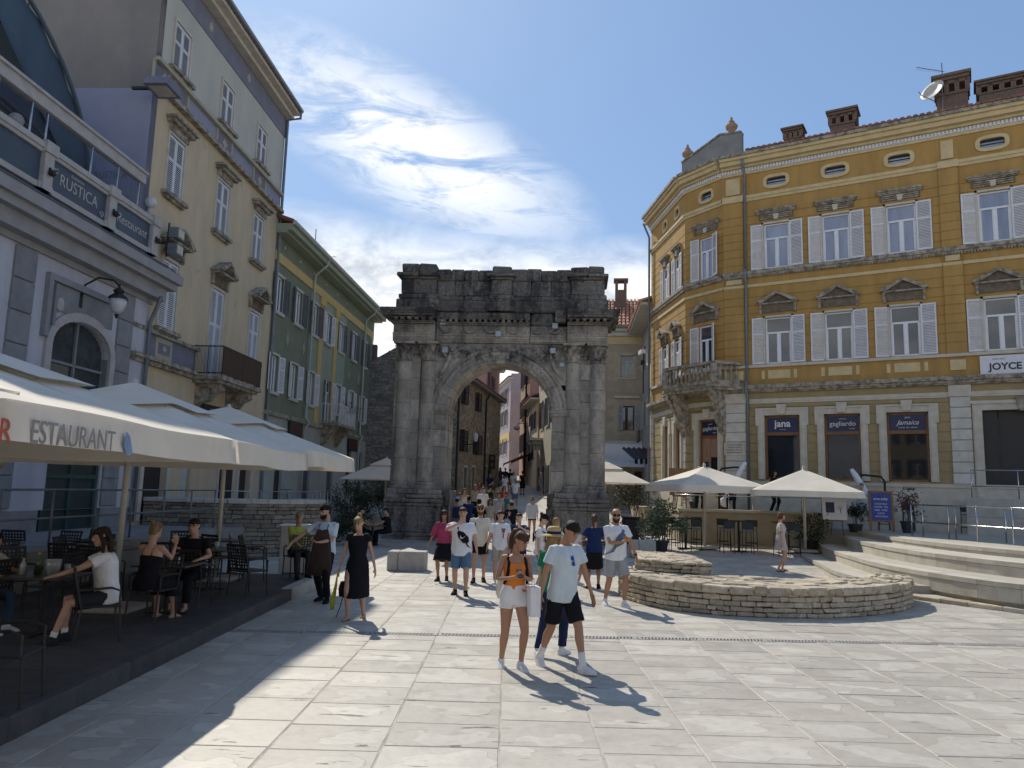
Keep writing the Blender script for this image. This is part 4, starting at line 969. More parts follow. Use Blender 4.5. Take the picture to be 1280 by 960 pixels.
    # attic: three pedestals with caps and lower panels between them
    def att(a,b_,y,top,cap,nm,n=2,split=1):
        zz=9.46; 
        for (h,o) in ((.5,.16),(.22,.08)):
            for i in range(n): blk(a-(o if i==0 else 0)+(b_-a)*i/n,a+(b_-a)*(i+1)/n+(o if i==n-1 else 0),y-o,1.7+o*.5,zz,zz+h,nm,.018,.035)
            zz+=h
        h=10.82-zz
        for i in range(split): blk(a+(b_-a)*i/split,a+(b_-a)*(i+1)/split,y,1.65,zz,10.82,nm,.015,.03)
        if cap:
            for i in range(n): 
                xa=a+(b_-a)*i/n; xb=a+(b_-a)*(i+1)/n; l=1 if i==0 else 0; r=1 if i==n-1 else 0
                blk(xa-.06*l,xb+.06*r,y-.06,1.7,10.82,10.93,nm,.012,.02); blk(xa-.17*l,xb+.17*r,y-.17,1.78,10.93,11.07,nm,.02,.03)
            for i in range(n): blk(a+.0+(b_-a)*i/n,a+(b_-a)*(i+1)/n,y-.02,1.6,11.07,top+rg.uniform(-.04,.03),nm,.03,.05)
        else:
            for i in range(n*2): blk(a+(b_-a)*i/n/2,a+(b_-a)*(i+1)/n/2,y-.03,1.55,10.82,top+rg.uniform(-.04,.03),nm,.02,.04)
    att(-4.15,-2.68,-.2,11.48,1,'attic_pedestal_block'); att(2.94,4.32,-.2,11.4,1,'attic_pedestal_block'); att(-.36,.48,-.14,11.44,1,'attic_pedestal_block',1)
    att(-2.68,-.36,.12,11.32,0,'attic_block',2,3); att(.48,2.94,.12,11.34,0,'attic_block',2,3)
    # small grey floodlights bolted to the front
    for k,(u,z,y,lb) in enumerate(((-2.33,8.98,.12,'small pale floodlight box at the left end of the frieze'),(0,8.5,.22,'small pale floodlight box at the middle of the architrave'),(2.32,8.88,.12,'small pale floodlight box at the right end of the frieze below the broken cornice'),
        (-2.2,7.83,.06,'small pale floodlight box on the left spandrel of the arch'),(2.25,7.86,.06,'small pale floodlight box on the right spandrel of the arch'),(2.62,7.28,.06,'lowest small floodlight box right of the archway'))):
        t=thing('floodlight',lb,'floodlight',F.at(u,y,z),'floodlights on the arch'); s_=.11 if k!=5 else .08
        part('housing',MB().box(-s_,s_,-.1,.0,-s_,s_),mat('floodlight_grey',(.42,.47,.5),None,5,.5),t); part('bracket',MB().box(-.02,.02,-.02,.12,-.02,.02),iron,t)
arch()
# ---------------------------------------------------------------- tall yellow house on the left
FL=Fr(-10.7,22.3,math.sin(R(3)),math.cos(R(3))); FG=Fr(-10.2,31.8,math.sin(R(3.7)),math.cos(R(3.7)))
def hood_left(w_):
    b=MB(); x=w_/2; b.box(-x,x,-.34,0,.3,.38).box(-x+.06,x-.06,-.24,0,.2,.3).box(-x+.2,x-.2,-.1,0,-.02,.2); return b.mesh('hood',greystone)
def tall_house():
    root=thing('tall_house','tall narrow yellow and grey house with closed white shutters and stained grey side wall','house',T(-10.7,22.3,0)); M=FL.M; x0=-1.12; L=9.5
    w3=[.28,3.72,7.05]; w2=[.5,3.95,7.3]; w1=[.78,4.2,7.6]
    ops=[(u-.5,u+.5,14.75,16.3) for u in w3]+[(u-.5,u+.5,10.85,12.72) for u in w2]+[(w1[0]-.5,w1[0]+.5,6.72,8.86),(w1[1]-.52,w1[1]+.52,5.75,8.86),(w1[2]-.5,w1[2]+.5,6.9,8.86)]
    part('upper_wall',wall(x0,L,14.52,18.2,[o for o in ops if o[2]>14.5]),tallg,root,M); part('wall',wall(x0,L,5.4,13.72,[o for o in ops if o[2]<14]),tally,root,M)
    part('frieze_wall',MB().box(x0,L,.0,.1,13.72,14.52),lilac,root,M); part('lower_wall',wall(x0,L,.5,5.4,[(.25,1.6,1.0,4.55),(2.6,3.3,.9,3.2),(5.4,6.6,.9,3.3),(7.2,8.3,.9,4.4)]),tally,root,M)
    part('string_course',MB().box(x0-.05,L,-.14,-.002,14.42,14.54),mat('muted_cream_trim',(.42,.39,.30),None,3,.85),root,M); part('string_course',MB().box(x0-.05,L,-.2,-.002,13.66,13.8),greystone,root,M)
    part('eaves_band',MB().box(x0,L,-.03,-.002,17.1,17.95),bluegrey,root,M)
    for u in (2.0,5.3): part('attic_vent',MB().ball((u,-.03,17.5),(.14,.04,.17)),MATS['muted_cream_trim'],root,M)
    part('cornice',MB().box(x0,L,-.35,-.001,17.95,18.12).box(x0,L,-.6,-.001,18.12,18.3),surround,root,M); part('gutter',MB().tube([FL.p(x0-.1,.68,18.33),FL.p(L,.68,18.33)],.09,8),pipe,root,I())
    part('gutter_outlet',MB().tube([FL.p(L-.1,.68,18.3),FL.p(L-.05,.66,18.0),FL.p(L-.05,.1,17.9),FL.p(L-.05,.1,1)],.06,8),pipe,root,I())
    # frieze panels with lozenges
    for u in w3+[-.6]:
        for s_ in (-.62,.62): part('frieze_pilaster',MB().box(u+s_-.06,u+s_+.06,-.04,-.002,13.8,14.42),MATS['muted_cream_trim'],root,M)
        part('frieze_panel',MB().box(u-.5,u+.5,-.02,-.002,13.88,14.36),bluegrey,root,M); part('lozenge',MB().prism([(u-.2,14.12),(u,13.92),(u+.2,14.12),(u,14.32)],-.04,-.01),MATS['muted_cream_trim'],root,M)
    def closed(u,z,h,w_=1.0,hood=None,nm='window',zs=0):
        sme=shutter_me(w_/2-.02,h-.04,whitep,.4); fb=MB().box(u-w_/2-.08,u-w_/2,-.05,.05,z,z+h).box(u+w_/2,u+w_/2+.08,-.05,.05,z,z+h).box(u-w_/2-.08,u+w_/2+.08,-.05,.05,z+h,z+h+.08)
        wd=part(nm,fb,surround,root,M); part('backing',MB().box(u-w_/2,u+w_/2,.06,.1,z,z+h),iron,wd,M)
        link('shutter',sme,wd,FL.at(u-w_/2+.01,-.03,z+.02)); link('shutter',sme,wd,FL.at(u+.01,-.03,z+.02))
        if nm=='window': part('sill',MB().box(u-w_/2-.2,u+w_/2+.2,-.2,.0,z-.12,z).box(u-w_/2-.12,u+w_/2+.12,-.12,0,z-.2,z-.12),greystone,wd,M)
        if hood=='flat': link('hood',hl,wd,FL.at(u,0,z+h+.1))
        if hood=='ped': add_parts(wd,FL.at(u,0,z+h+.1),hpl)
    hl=hood_left(1.55); hpl=hood_ped(1.5,.42,.42)
    for u in w3: closed(u,14.75,1.55)
    for u in w2: closed(u,10.85,1.87,hood='flat')
    closed(w1[0],6.72,2.14,hood='ped'); closed(w1[2],6.9,1.96,hood='ped'); closed(w1[1],5.75,3.11,1.04,'ped','balcony_door')
    part('string_course',MB().box(x0,3.0,-.12,-.002,6.45,6.57),greystone,root,M); part('string_course',MB().box(x0,2.7,-.25,-.002,5.62,5.74).box(x0,2.7,-.15,-.002,5.5,5.62),greystone,root,M)
    part('blue_panel',MB().box(x0,2.9,-.015,-.002,5.74,6.45),bluegrey,root,M); part('yellow_panel',MB().box(.3,1.3,-.03,-.004,5.8,6.42),MATS['muted_cream_trim'],root,M); part('inset_panel',MB().box(.45,1.15,-.045,-.01,5.95,6.28),bluegrey,root,M); part('lozenge',MB().prism([(.66,6.115),(.8,6.0),(.94,6.115),(.8,6.23)],-.055,-.01),MATS['muted_cream_trim'],root,M)
    # balcony
    bal=part('balcony',MB().box(2.75,6.2,-1.05,0,5.5,5.64).box(2.85,6.1,-.95,0,5.4,5.5),greystone,root,M)
    rustm=mat('rusty_mesh_railing',(.13,.085,.055),(.09,.065,.05),9,.9)
    b=MB()
    for (p,q) in (((2.8,0),(2.8,-1.0)),((2.8,-1.0),(6.15,-1.0)),((6.15,-1.0),(6.15,0))):
        for z in (5.72,6.62): b.tube([(p[0],p[1],z),(q[0],q[1],z)],.02,6)
        n=max(2,int(math.dist(p,q)/.5))
        for i in range(n+1): x=p[0]+(q[0]-p[0])*i/n; y=p[1]+(q[1]-p[1])*i/n; b.tube([(x,y,5.64),(x,y,6.62)],.015,5)
    part('railing',b,iron,bal,M)
    b=MB()
    for (p,q) in (((2.8,0),(2.8,-1.0)),((2.8,-1.0),(6.15,-1.0)),((6.15,-1.0),(6.15,0))):
        n=int(math.dist(p,q)/.045)
        for i in range(n+1):
            x=p[0]+(q[0]-p[0])*i/n; y=p[1]+(q[1]-p[1])*i/n; b.tube([(x,y,5.7),(x,y,6.6)],.006 if p[0]==q[0] else .012,4)
    part('mesh_infill',b,rustm,bal,M,kind='stuff')
    for u in (3.1,5.5):
        pr=[(0,5.4),(-.85,5.4),(-.85,5.2),(-.6,5.05),(-.45,4.85),(-.2,4.8),(0,4.65)]; b=MB(); n=len(pr)
        b.add([(u,y,z) for y,z in pr]+[(u+.4,y,z) for y,z in pr],[tuple(range(n)),tuple(range(2*n-1,n-1,-1))]+[(i,i+n,(i+1)%n+n,(i+1)%n) for i in range(n)]); c=part('console',b,greystone,root,M)
        part('scroll',MB().tube([(u-.01,-.5+.13*(1-t*.14)*math.cos(t*1.2),5.15+.13*(1-t*.14)*math.sin(t*1.2)) for t in [k*.5 for k in range(12)]],.025,6),greystone,c,M)
    # ground floor arched openings
    for (a,c,z,h) in ((.25,1.6,1.0,3.0),(7.2,8.3,.9,2.9)):
        w_=part('arched_opening',MB().box(a,c,.15,.2,z,z+h+.6),darkwood,root,M); r=(c-a)/2; b=MB(); n=12
        for k in range(n+1):
            t=PI*k/n
            for rr,y in ((r,.0),(r,-.06),(r+.2,-.06),(r+.2,0)): b.v.append(((a+c)/2-rr*math.cos(t),y,z+h+rr*math.sin(t)*.8))
        for k in range(n):
            for q in range(3): b.f.append((k*4+q,k*4+q+1,(k+1)*4+q+1,(k+1)*4+q))
        b.box(a-.2,a,-.06,0,z,z+h).box(c,c+.2,-.06,0,z,z+h); part('surround',b,surround,w_,M)
        # corner fillets of the arch
        f=MB()
        for s_ in (-1,1):
            e=(a+c)/2+s_*r; pts=[(e,z+h+.56)]+[((a+c)/2+s_*r*math.cos(t),z+h+min(.555,r*math.sin(t)*.8)) for t in (0,.4,.8,1.2,PI/2)]
            f.prism(pts,-.001,.03)
        part('arch_fillet',f,tally,w_,M,kind='stuff')
    part('door_frame',MB().box(5.35,6.65,-.04,.0,.9,3.35),gwhite,root,M); part('door',MB().box(5.45,6.55,-.06,-.02,.9,3.25),darkwood,root,M); part('door',MB().box(2.65,3.25,.1,.14,.9,3.2),gwhite,root,M)
    # gable side wall facing the square and hidden back
    g=M@Matrix.Translation((x0,0,0))
    Fg=Fr((M@Vector((x0,9.5,0))).x,(M@Vector((x0,9.5,0))).y,math.cos(R(-3)),math.sin(R(-3)))
    part('side_wall',MB().box(0,9.5,-.001,.3,13.55,18.2),gable,root,Fg.M); part('side_wall_upper',MB().prism([(0,18.2),(9.5,18.2),(4.5,21.0)],0.,.3),gable,root,Fg.M)
    part('side_wall_lower',MB().box(0,9.5,-.004,.3,.5,13.55),lilac,root,Fg.M); part('wall_banner',MB().box(8.0,9.1,-.03,-.006,10.2,11.45),lilac,root,Fg.M)
    txt('RUSTICA',.33,bluegrey,root,Fg.at(8.5,.035,10.85),sx=.75)
    part('cable',MB().tube([(5.4,-.02,18.1),(5.42,-.03,16.0),(5.38,-.02,14.4)],.015,5),iron,root,Fg.M)
    part('house_body',MB().box(x0+.2,L-.01,.3,9.4,0,17.9),tally,root,M)
    b=MB(); n=14
    for i in range(int(10.6/.25)):
        x=x0+i*.25; b.tube([(x,-.7,18.3),(x,4.6,21.1)],.1,6)
    part('roof_tiles',b,tile,root,M,kind='stuff'); part('roof_back',MB().add([(x0,4.6,21.1),(L,4.6,21.1),(L,9.6,18.2),(x0,9.6,18.2)],[(0,1,2,3)]),tile,root,M)
    # lamps and boxes on the wall
    f=thing('area_floodlight','flat dark grey floodlight reaching out from the top left corner of the yellow house','floodlight',FL.at(-1.5,.5,13.25)); part('housing',MB().prism([(-.45,0),(.45,0),(.35,.28),(-.3,.28)],-.35,.35),bluegrey,f); part('lens',MB().box(-.3,.3,-.25,.25,-.02,-.002),surround,f); part('arm',MB().box(-.05,.05,.35,.9,.05,.12),iron,f)
    f=thing('wall_floodlights','pair of grey box floodlights on a bracket beside the first floor shutters','floodlight',FL.at(.0,.35,8.9))
    for dz in (0,.5): part('housing',MB().box(.0,.42,-.2,.1,dz,dz+.32),pipe,f); part('lens',MB().box(.04,.38,-.215,-.2,dz+.04,dz+.28),surround,f)
    part('bracket',MB().box(.0,.04,.1,.35,.3,.36).box(.0,.04,.08,.12,-.1,.95),iron,f)
    s=thing('hanging_sign','dark carved letter sign on the yellow house below its balcony','shop sign',FL.at(4.5,.2,4.55)); part('sign_panel',MB().box(-1.1,.8,-.0,.04,-.22,.22),iron,s); txt('Histria',.34,letg,s,FL.at(4.35,.21,4.55),shear=.2); part('side_panel',MB().box(.95,1.6,0,.04,-.25,.35),iron,s)
tall_house()
# ---------------------------------------------------------------- restaurant building with roof terrace
def restaurant():
    root=thing('restaurant_building','pale two-storey restaurant building with roof terrace balustrade and tall arched window','building',T(-10.6,17,0)); M=FL.at(0,.05); x0=-16.; x1=-.35
    lm=mat('pale_grey_cornice',(.34,.335,.34),(.28,.275,.28),2,.85,.2,30); bm_=mat('balustrade_stucco',(.46,.44,.43),(.38,.36,.35),4,.85,.2,30)
    part('wall',wall(x0,x1,1.4,7.4,[(-4.5,-2.1,3.3,6.0),(-4.1,-1.95,1.4,2.95),(-9.5,-7.2,3.3,6.2),(-13.5,-11,3.3,6.2)]),rwhite,root,M); part('wall_base',MB().box(x0,-4.3,-.03,.2,.7,1.4).box(-1.8,x1,-.03,.2,.7,1.4).box(-4.3,-1.8,-.0,.2,.7,.9),rgrey,root,M)
    part('cornice',MB().box(x0,x1+.1,-.08,0,7.25,7.4).box(x0,x1+.3,-.35,0,7.4,7.75).box(x0,x1+.5,-.55,0,7.75,7.95).box(x0,x1+.6,-.68,0,7.95,8.22),lm,root,M)
    b=MB(); b.add([(x0,-.7,8.22),(x1+.4,-.7,8.22),(x1+.4,-.2,8.55),(x0,-.2,8.55)],[(0,1,2,3)]).box(x0,x1+.35,-.2,.5,8.2,8.54); part('lead_flashing',b,lead,root,M)
    for u0,u1 in ((-6.0,-5.3),(-1.85,-1.15),(-10.8,-10.1)):
        for i in range(8): part('quoin_block',rough_box(u0,u1,-.07,.02,1.45+i*.72+.008,1.45+(i+1)*.72-.008,.003,.02),rgrey,root,M)
    part('end_strip',MB().box(-1.1,x1,-.035,0,1.4,7.25),rwhite,root,M)
    # arched window
    a,c=-4.5,-2.1; w_=part('arched_window',MB().box(a,c,.18,.2,3.3,6.1),glass,root,M); n=16; b=MB(); 
    def arc(t,e): return ((a+c)/2-((c-a)/2+e)*math.cos(t),5.3+(.72+e)*math.sin(t))
    for k in range(n+1):
        t=PI*k/n
        for e,y in ((-.0,.2),(0,-.08),(.22,-.08),(.22,0)): x,z=arc(t,e); b.v.append((x,y,z))
    for k in range(n):
        for q in range(3): b.f.append((k*4+q,k*4+q+1,(k+1)*4+q+1,(k+1)*4+q))
    b.box(a-.22,a,-.08,.2,3.1,5.3).box(c,c+.22,-.08,.2,3.1,5.3).box(a-.3,c+.3,-.14,.2,3.1,3.3); part('surround',b,bm_,w_,M)
    f=MB()
    for s_ in (-1,1):
        e=(a+c)/2+s_*(c-a)/2; pts=[(e,6.02)]+[((a+c)/2+s_*(c-a)/2*math.cos(t),5.3+.715*math.sin(t)) for t in (0,.3,.6,.9,1.2,PI/2)]
        f.prism(pts,-.004,.1)
    part('arch_fillet',f,rwhite,w_,M,kind='stuff')
    part('transom',MB().box(-3.33,-3.27,.12,.2,3.3,6.0).box(a,c,.12,.2,4.9,4.96),rgrey,w_,M)
    part('hood_moulding',MB().box(-4.9,-4.75,-.12,0,5.4,6.9).box(-4.75,-1.9,-.12,0,6.75,6.9).box(-4.6,-4.5,-.09,0,5.7,6.7).box(-4.5,-2.1,-.03,-.001,6.1,6.74),rgrey,root,M)
    part('round_vent',MB().ball((-4.35,-.06,6.25),(.14,.03,.17)),bm_,root,M)
    # glazed green door under the awning
    gm=mat('green_glazed_door',(.03,.055,.055),None,5,.3); d=part('door',MB().box(-4.1,-1.95,.1,.15,.9,2.95),gm,root,M)
    for x in (-4.1,-3.1,-2.05): part('door_stile',MB().box(x,x+.1,.05,.1,.9,2.95),mat('green_paint',(.04,.09,.075),None,5,.5),d,M)
    part('door_rail',MB().box(-4.1,-1.95,.04,.1,2.15,2.25),MATS['green_paint'],d,M); part('red_awning_box',MB().box(-4.4,-1.3,-.35,0,2.95,3.08),mat('red_canvas',(.35,.03,.03),None,4,.8),root,M)
    for u in (-9.5,-13.5):
        part('window',MB().box(u,u+2.3,.15,.2,3.3,6.2),glass,root,M)
    # balustrade of the terrace
    tm=mat('blue_slate_panel',(.06,.085,.115),(.05,.07,.095),2,.5)
    bs=[-13.9,-11.2,-8.5,-5.72,-3.15,-.98]
    rail=part('balustrade',MB().box(x0,-.75,-.36,.0,9.47,9.6).box(x0,-.8,-.32,-.04,9.38,9.47).box(x0,-.8,-.3,-.06,8.55,8.68),bm_,root,M)
    for k,u in enumerate(bs):
        part('balustrade_pier',MB().box(u-.16,u+.16,-.37,.02,8.55,9.4).box(u-.21,u+.21,-.42,.06,9.4,9.66).box(u-.24,u+.24,-.34,-.0,8.55,8.7),bm_,rail,M)
        part('spot_lamp',MB().ball((u,-.46,8.95),.08).box(u-.015,u+.015,-.42,-.36,8.93,9.08),iron,rail,M)
    words=[None,None,None,None,('RUSTICA',.4,0),('Restaurant',.36,.25)]
    for k in range(1,6):
        a,c=bs[k-1]+.18,bs[k]-.18; pn=part('slate_panel',MB().box(a,c,-.27,-.2,8.68,9.38),tm,rail,M)
        if words[k]:
            s_,sz,sh=words[k]; txt(s_,sz,bm_,pn,M@Matrix.Translation(((a+c)/2,-.275,9.02)),shear=sh,sx=.95)
            if k==4: txt('Restaurant',.12,bm_,pn,M@Matrix.Translation(((a+c)/2-.1,-.275,9.28)),shear=.2); part('lettering_flourish',MB().tube([((a+c)/2+.88,-.275,8.86),((a+c)/2+.98,-.275,8.76),((a+c)/2+1.05,-.275,8.84),((a+c)/2+.95,-.275,8.9)],.018,5).tube([((a+c)/2-.85,-.275,9.15),((a+c)/2-1.0,-.275,9.05),((a+c)/2-.98,-.275,9.2),((a+c)/2-.85,-.275,9.22)],.018,5),bm_,pn,M,kind='stuff')
    # glass wind screen with top rail
    for u in (-7.2,-6.15,-5.62,-3.88,-2.7,-1.65): part('screen_post',MB().tube([(u,-.12,9.6),(u,-.12,10.62)],.025,6),steel,root,M)
    part('screen_rail',MB().box(x0,-1.45,-.2,-.02,10.45,10.72).box(x0,-1.42,-.26,.02,10.72,10.79),bm_,root,M)
    cg=bpy.data.materials.new('clear_screen_glass'); cg.use_nodes=True; nt=cg.node_tree; pn_=nt.nodes['Principled BSDF']; tr=nt.nodes.new('ShaderNodeBsdfTransparent'); mx=nt.nodes.new('ShaderNodeMixShader'); mx.inputs[0].default_value=.12
    pn_.inputs['Roughness'].default_value=.03; pn_.inputs['Base Color'].default_value=(.01,.012,.015,1); nt.links.new(tr.outputs[0],mx.inputs[1]); nt.links.new(pn_.outputs[0],mx.inputs[2]); nt.links.new(mx.outputs[0],nt.nodes['Material Output'].inputs[0])
    for a,c in ((-7.2,-5.62),(-5.6,-3.9),(-3.86,-1.65)): part('screen_pane',MB().box(a,c,-.125,-.115,9.62,10.44),cg,root,M)
    part('roof_deck',MB().box(x0,x1,.0,9,8.3,8.5),rgrey,root,M); part('building_body',MB().box(x0,x1-.02,.25,9,0,8.3),rwhite,root,M)
    # rolled shade folded against the back of the terrace
    for u,o in ((-5.85,.1),(-.85,0)):
        t=thing('globe_lamp','white globe lamp on the terrace, %s'%('by the glass screen' if o else 'at the right end of the balustrade'),'lamp',M@Matrix.Translation((u+.4*o*10 if 0 else u,-.05+ (.5 if o else 0),9.6))); part('globe',MB().ball((0,0,.55),(.17,.17,.17),14,9),mat('opal_globe',(.6,.6,.62),None,5,.3),t,smooth=True); part('stem',MB().tube([(0,0,-.3),(0,0,.4)],.04,8),rwhite,t)
    # dark barrel vaulted terrace cover
    cv=thing('terrace_canopy','blue grey domed tarpaulin canopy over the restaurant roof terrace','canopy',M@Matrix.Translation((-6,2,8.5))); 
    b=MB(); n=16; 
    for j in range(9):
        y=1.0+j*.85; top=5.2; 
        for k in range(n+1):
            t=PI*k/n*.5; x=-8.0+5.9*math.sin(t); z=9.4+4.7*math.cos(t)-.12*abs(math.sin(k*PI/2.)); b.v.append((x,y,z))
    for j in range(8):
        for k in range(n): b.f.append((j*(n+1)+k,j*(n+1)+k+1,(j+1)*(n+1)+k+1,(j+1)*(n+1)+k))
    b.f.append(tuple(range(n,-1,-1)))
    tarp=mat('blue_grey_tarpaulin',(.085,.12,.15),(.06,.09,.12),1.2,.6,.3,8,streak=.3)
    part('canopy_cover',b,tarp,cv,M,smooth=True); 
    e=MB().tube([(-8.0+5.93*math.sin(t),.97,9.4+4.73*math.cos(t)) for t in [PI/2*k/14 for k in range(15)]],.06,6); part('canopy_rib',e,tarp,cv,M); part('canopy_front',MB().box(-13,-8,.98,1.05,9.0,14.1),tarp,cv,M)
    cu=thing('folded_awning','dark brown rolled awning and curtains behind the terrace glass','awning',M@Matrix.Translation((-5,1,9))); cm=mat('brown_awning',(.09,.075,.075),(.05,.045,.05),2,.8)
    b=MB(); 
    for i in range(6): b.tube([(-9,.8,10.9-i*.16),(-5,.85,10.6-i*.16),(-2.7-i*.05,.9,9.95-i*.07)],.09,7)
    part('rolled_fabric',b,cm,cu,M,smooth=True); part('lower_curtain',MB().box(-9,-2.6,1.1,1.16,8.5,11.2),mat('dark_curtain',(.05,.055,.075),None,2,.9),cu,M)
    part('drainpipe',MB().tube([M@Vector((-.62,-.5,7.4)),M@Vector((-.45,-.3,7.1)),M@Vector((-.42,-.14,6.7)),M@Vector((-.42,-.14,1.0))],.06,8),pipe,root,I(),smooth=True)
    # wall lantern
    l=thing('wall_lantern','old black curved-arm lantern with white glass on the restaurant wall','lantern',M@Matrix.Translation((-3.55,0,6.7))@Matrix.Scale(.85,4))
    part('arm',MB().tube([(0,0,-.15),(.0,-.12,.3),(.1,-.45,.55),(.2,-.85,.5),(.25,-1.0,.35)],.03,7),iron,l,smooth=True); part('wall_plate',MB().box(-.08,.08,-.04,0,-.4,.05),iron,l)
    q=WM[l.name]@Matrix.Translation((.26,-1.0,0)); part('glass_bowl',MB().lathe([(.06,-.5),(.16,-.42),(.22,-.25),(.24,-.05)],(0,0,0),12),MATS['opal_globe'],l,q,smooth=True); part('lantern_top',MB().lathe([(.27,-.06),(.27,0),(.12,.12),(.16,.2),(.04,.3),(.03,.4)],(0,0,0),12),iron,l,q); part('finial',MB().lathe([(.07,-.52),(.05,-.58),(.02,-.64)],(0,0,0),8),iron,l,q)
restaurant()
# ---------------------------------------------------------------- green and yellow house
def green_house():
    root=thing('green_house','long green and yellow two-storey house with white shutters, eaves and small iron balcony','house',T(-10.2,31.8,0)); M=FG.M; L=17.2
    us=[.62,3.1,5.55,7.8,10.15,12.85,15.4]
    ops=[(u-.45,u+.45,9.5,11.05) for u in us]+[(u-.42,u+.42,6.05,7.6) for u in us if u not in (7.8,)]+[(7.9,8.9,5.6,7.6)]
    part('wall',wall(-.2,4.75,5.1,11.6,[o for o in ops if o[0]<4.7]),greenw,root,M); part('middle_wall',wall(4.75,11.1,5.1,11.6,[o for o in ops if 4.7<o[0]<11]),greenl,root,M); part('end_wall',wall(11.1,L,5.2,11.6,[o for o in ops if o[0]>11]),greenw,root,M)
    lo=[(1.5,2.4,1.2,3.4),(5.2,6.2,1.2,3.6),(9.0,10.1,1.4,4.0),(12.6,13.6,1.5,4.3),(15.2,16.1,1.6,4.2)]
    part('ground_floor_wall',wall(-.2,L,.5,5.1,lo),mat('pale_mint_stucco',(.40,.42,.38),(.33,.35,.32),1.2,.9,.2),root,M)
    for o in lo: part('shop_door',MB().box(o[0],o[1],.12,.2,o[2],o[3]),darkwood if rnd.random()<.6 else shutg,root,M)
    part('string_course',MB().box(-.2,L,-.12,-.002,5.02,5.2),greystone,root,M)
    part('yellow_band',MB().box(-.2,L,-.06,-.002,11.6,12.02),yelw,root,M); part('frieze_wall',MB().box(-.2,L,-.02,.1,12.02,12.75),greenw,root,M)
    for i in range(9): part('frieze_stud',MB().ball((.8+i*2,-.05,12.4),(.07,.03,.07),8,5),gwhite,root,M)
    part('eaves',MB().box(-.3,L+.3,-.5,0,12.75,12.86).box(-.3,L+.4,-.72,0,12.86,13.15),greenl,root,M); part('gutter',MB().tube([(-.3,-.8,13.2),(L+.4,-.8,13.2)],.1,8),gwhite,root,M)
    b=MB(); i=0; x=-.3
    while x<L+.4: b.tube([(x,-.75,13.25),(x,4.2,15.0)],.09,5); x+=.23
    part('roof_tiles',b,tile,root,M,kind='stuff')
    for u0,u1 in ((6.15,6.75),(8.75,9.25)): part('pilaster',MB().box(u0,u1,-.07,-.002,5.2,11.2).box(u0-.05,u1+.1,-.12,-.002,11.2,11.6),yelw,root,M)
    for x in (1.9,4.1,12.0,14.2): part('lozenge',MB().prism([(x-.2,8.55),(x,8.2),(x+.2,8.55),(x,8.9)],-.03,-.002),greenl,root,M)
    for x in (4.75,14.75): part('drainpipe',MB().tube([(x,-.78,13.1),(x,-.7,12.8),(x,-.15,12.3),(x,-.12,5.3),(x,-.3,5.1),(x,-.12,4.8),(x,-.12,1)],.055,7),gwhite,root,M,smooth=True)
    fme,pme=casement(.9,1.55,0,.16,m=whitep2); sg=shutter_me(.44,1.56,shutg); sw=shutter_me(.43,1.56,whitep); f2,p2=casement(.84,1.55,0,.16,m=whitep2)
    tr=MB().box(-.53,-.45,-.03,.1,-.05,1.63).box(.45,.53,-.03,.1,-.05,1.63).box(-.53,.53,-.04,.1,1.55,1.66).box(-.56,.56,-.1,.1,-.14,0).mesh('surround',gwhite)
    for k,u in enumerate(us):
        w_=put_window(root,FG,u,9.5,fme,pme,sg if k!=3 else sw,.44,.46,(12,12) if k<3 else (4,4)); link('surround',tr,w_,FG.at(u,0,9.5))
        if k!=3:
            w_=put_window(root,FG,u,6.05,f2,p2,sw,.43,.44,(14,14) if k<5 else (5,5)); link('surround',tr,w_,FG.at(u,0,6.05))
    w_=put_window(root,FG,8.4,5.6,*casement(1.,2.0,.3,.16),shutter_me(.45,1.98,whitep),.45,.5,(20,8),nm='balcony_door')
    bal=part('balcony',MB().box(7.4,10.8,-.95,0,5.2,5.34),greystone,root,M)
    b=MB(); wp=MB()
    for (p,q) in (((7.45,0),(7.45,-.9)),((7.45,-.9),(10.75,-.9)),((10.75,-.9),(10.75,0))):
        b.tube([(p[0],p[1],6.3),(q[0],q[1],6.3)],.03,6); n=max(3,int(math.dist(p,q)/.16))
        for i in range(n+1):
            x=p[0]+(q[0]-p[0])*i/n; y=p[1]+(q[1]-p[1])*i/n; wp.tube([(x,y,5.34),(x,y,6.3)],.018,5)
    part('railing',b,whitep,bal,M); part('railing_bars',wp,whitep,bal,M,kind='stuff')
    for u in (7.6,9.9):
        pr=[(0,5.2),(-.8,5.2),(-.75,5.0),(-.4,4.7),(-.2,4.3),(0,4.2)]; q=MB(); n=len(pr)
        q.add([(u,y,z) for y,z in pr]+[(u+.4,y,z) for y,z in pr],[tuple(range(n)),tuple(range(2*n-1,n-1,-1))]+[(i,i+n,(i+1)%n+n,(i+1)%n) for i in range(n)]); part('console',q,greystone,root,M)
    part('house_body',MB().box(-.19,L,.25,9,0,13),greenw,root,M)
    for u,wd,h,lb in ((3.6,1.7,.75,'dark menu board with red lettering on the pale green ground floor wall'),(13.5,1.9,.6,'dark brown shop board on the far end of the green house')):
        s=thing('shop_board',lb,'shop sign',FG.at(u,.08,4.55)); part('board',MB().box(-wd/2,wd/2,-.03,.03,-h/2,h/2),mat('brown_board',(.05,.03,.025),None,6,.5),s); part('board_frame',MB().box(-wd/2-.05,wd/2+.05,-.02,.02,-h/2-.05,h/2+.05),iron,s)
        txt('MENU',.3,mat('dull_red_lettering',(.25,.05,.03),None,4,.7),s,FG.at(u,.115,4.58))
    for k,(u,lb) in enumerate(((9.1,'dark flowering plants in a trough at the left of the iron balcony'),(10.2,'dark leafy plants hanging over the right end of the iron balcony'))): leafy('balcony_plants',lb,FG.at(u,.9,6.3),.7,.3,.35,260,.07,leafd)
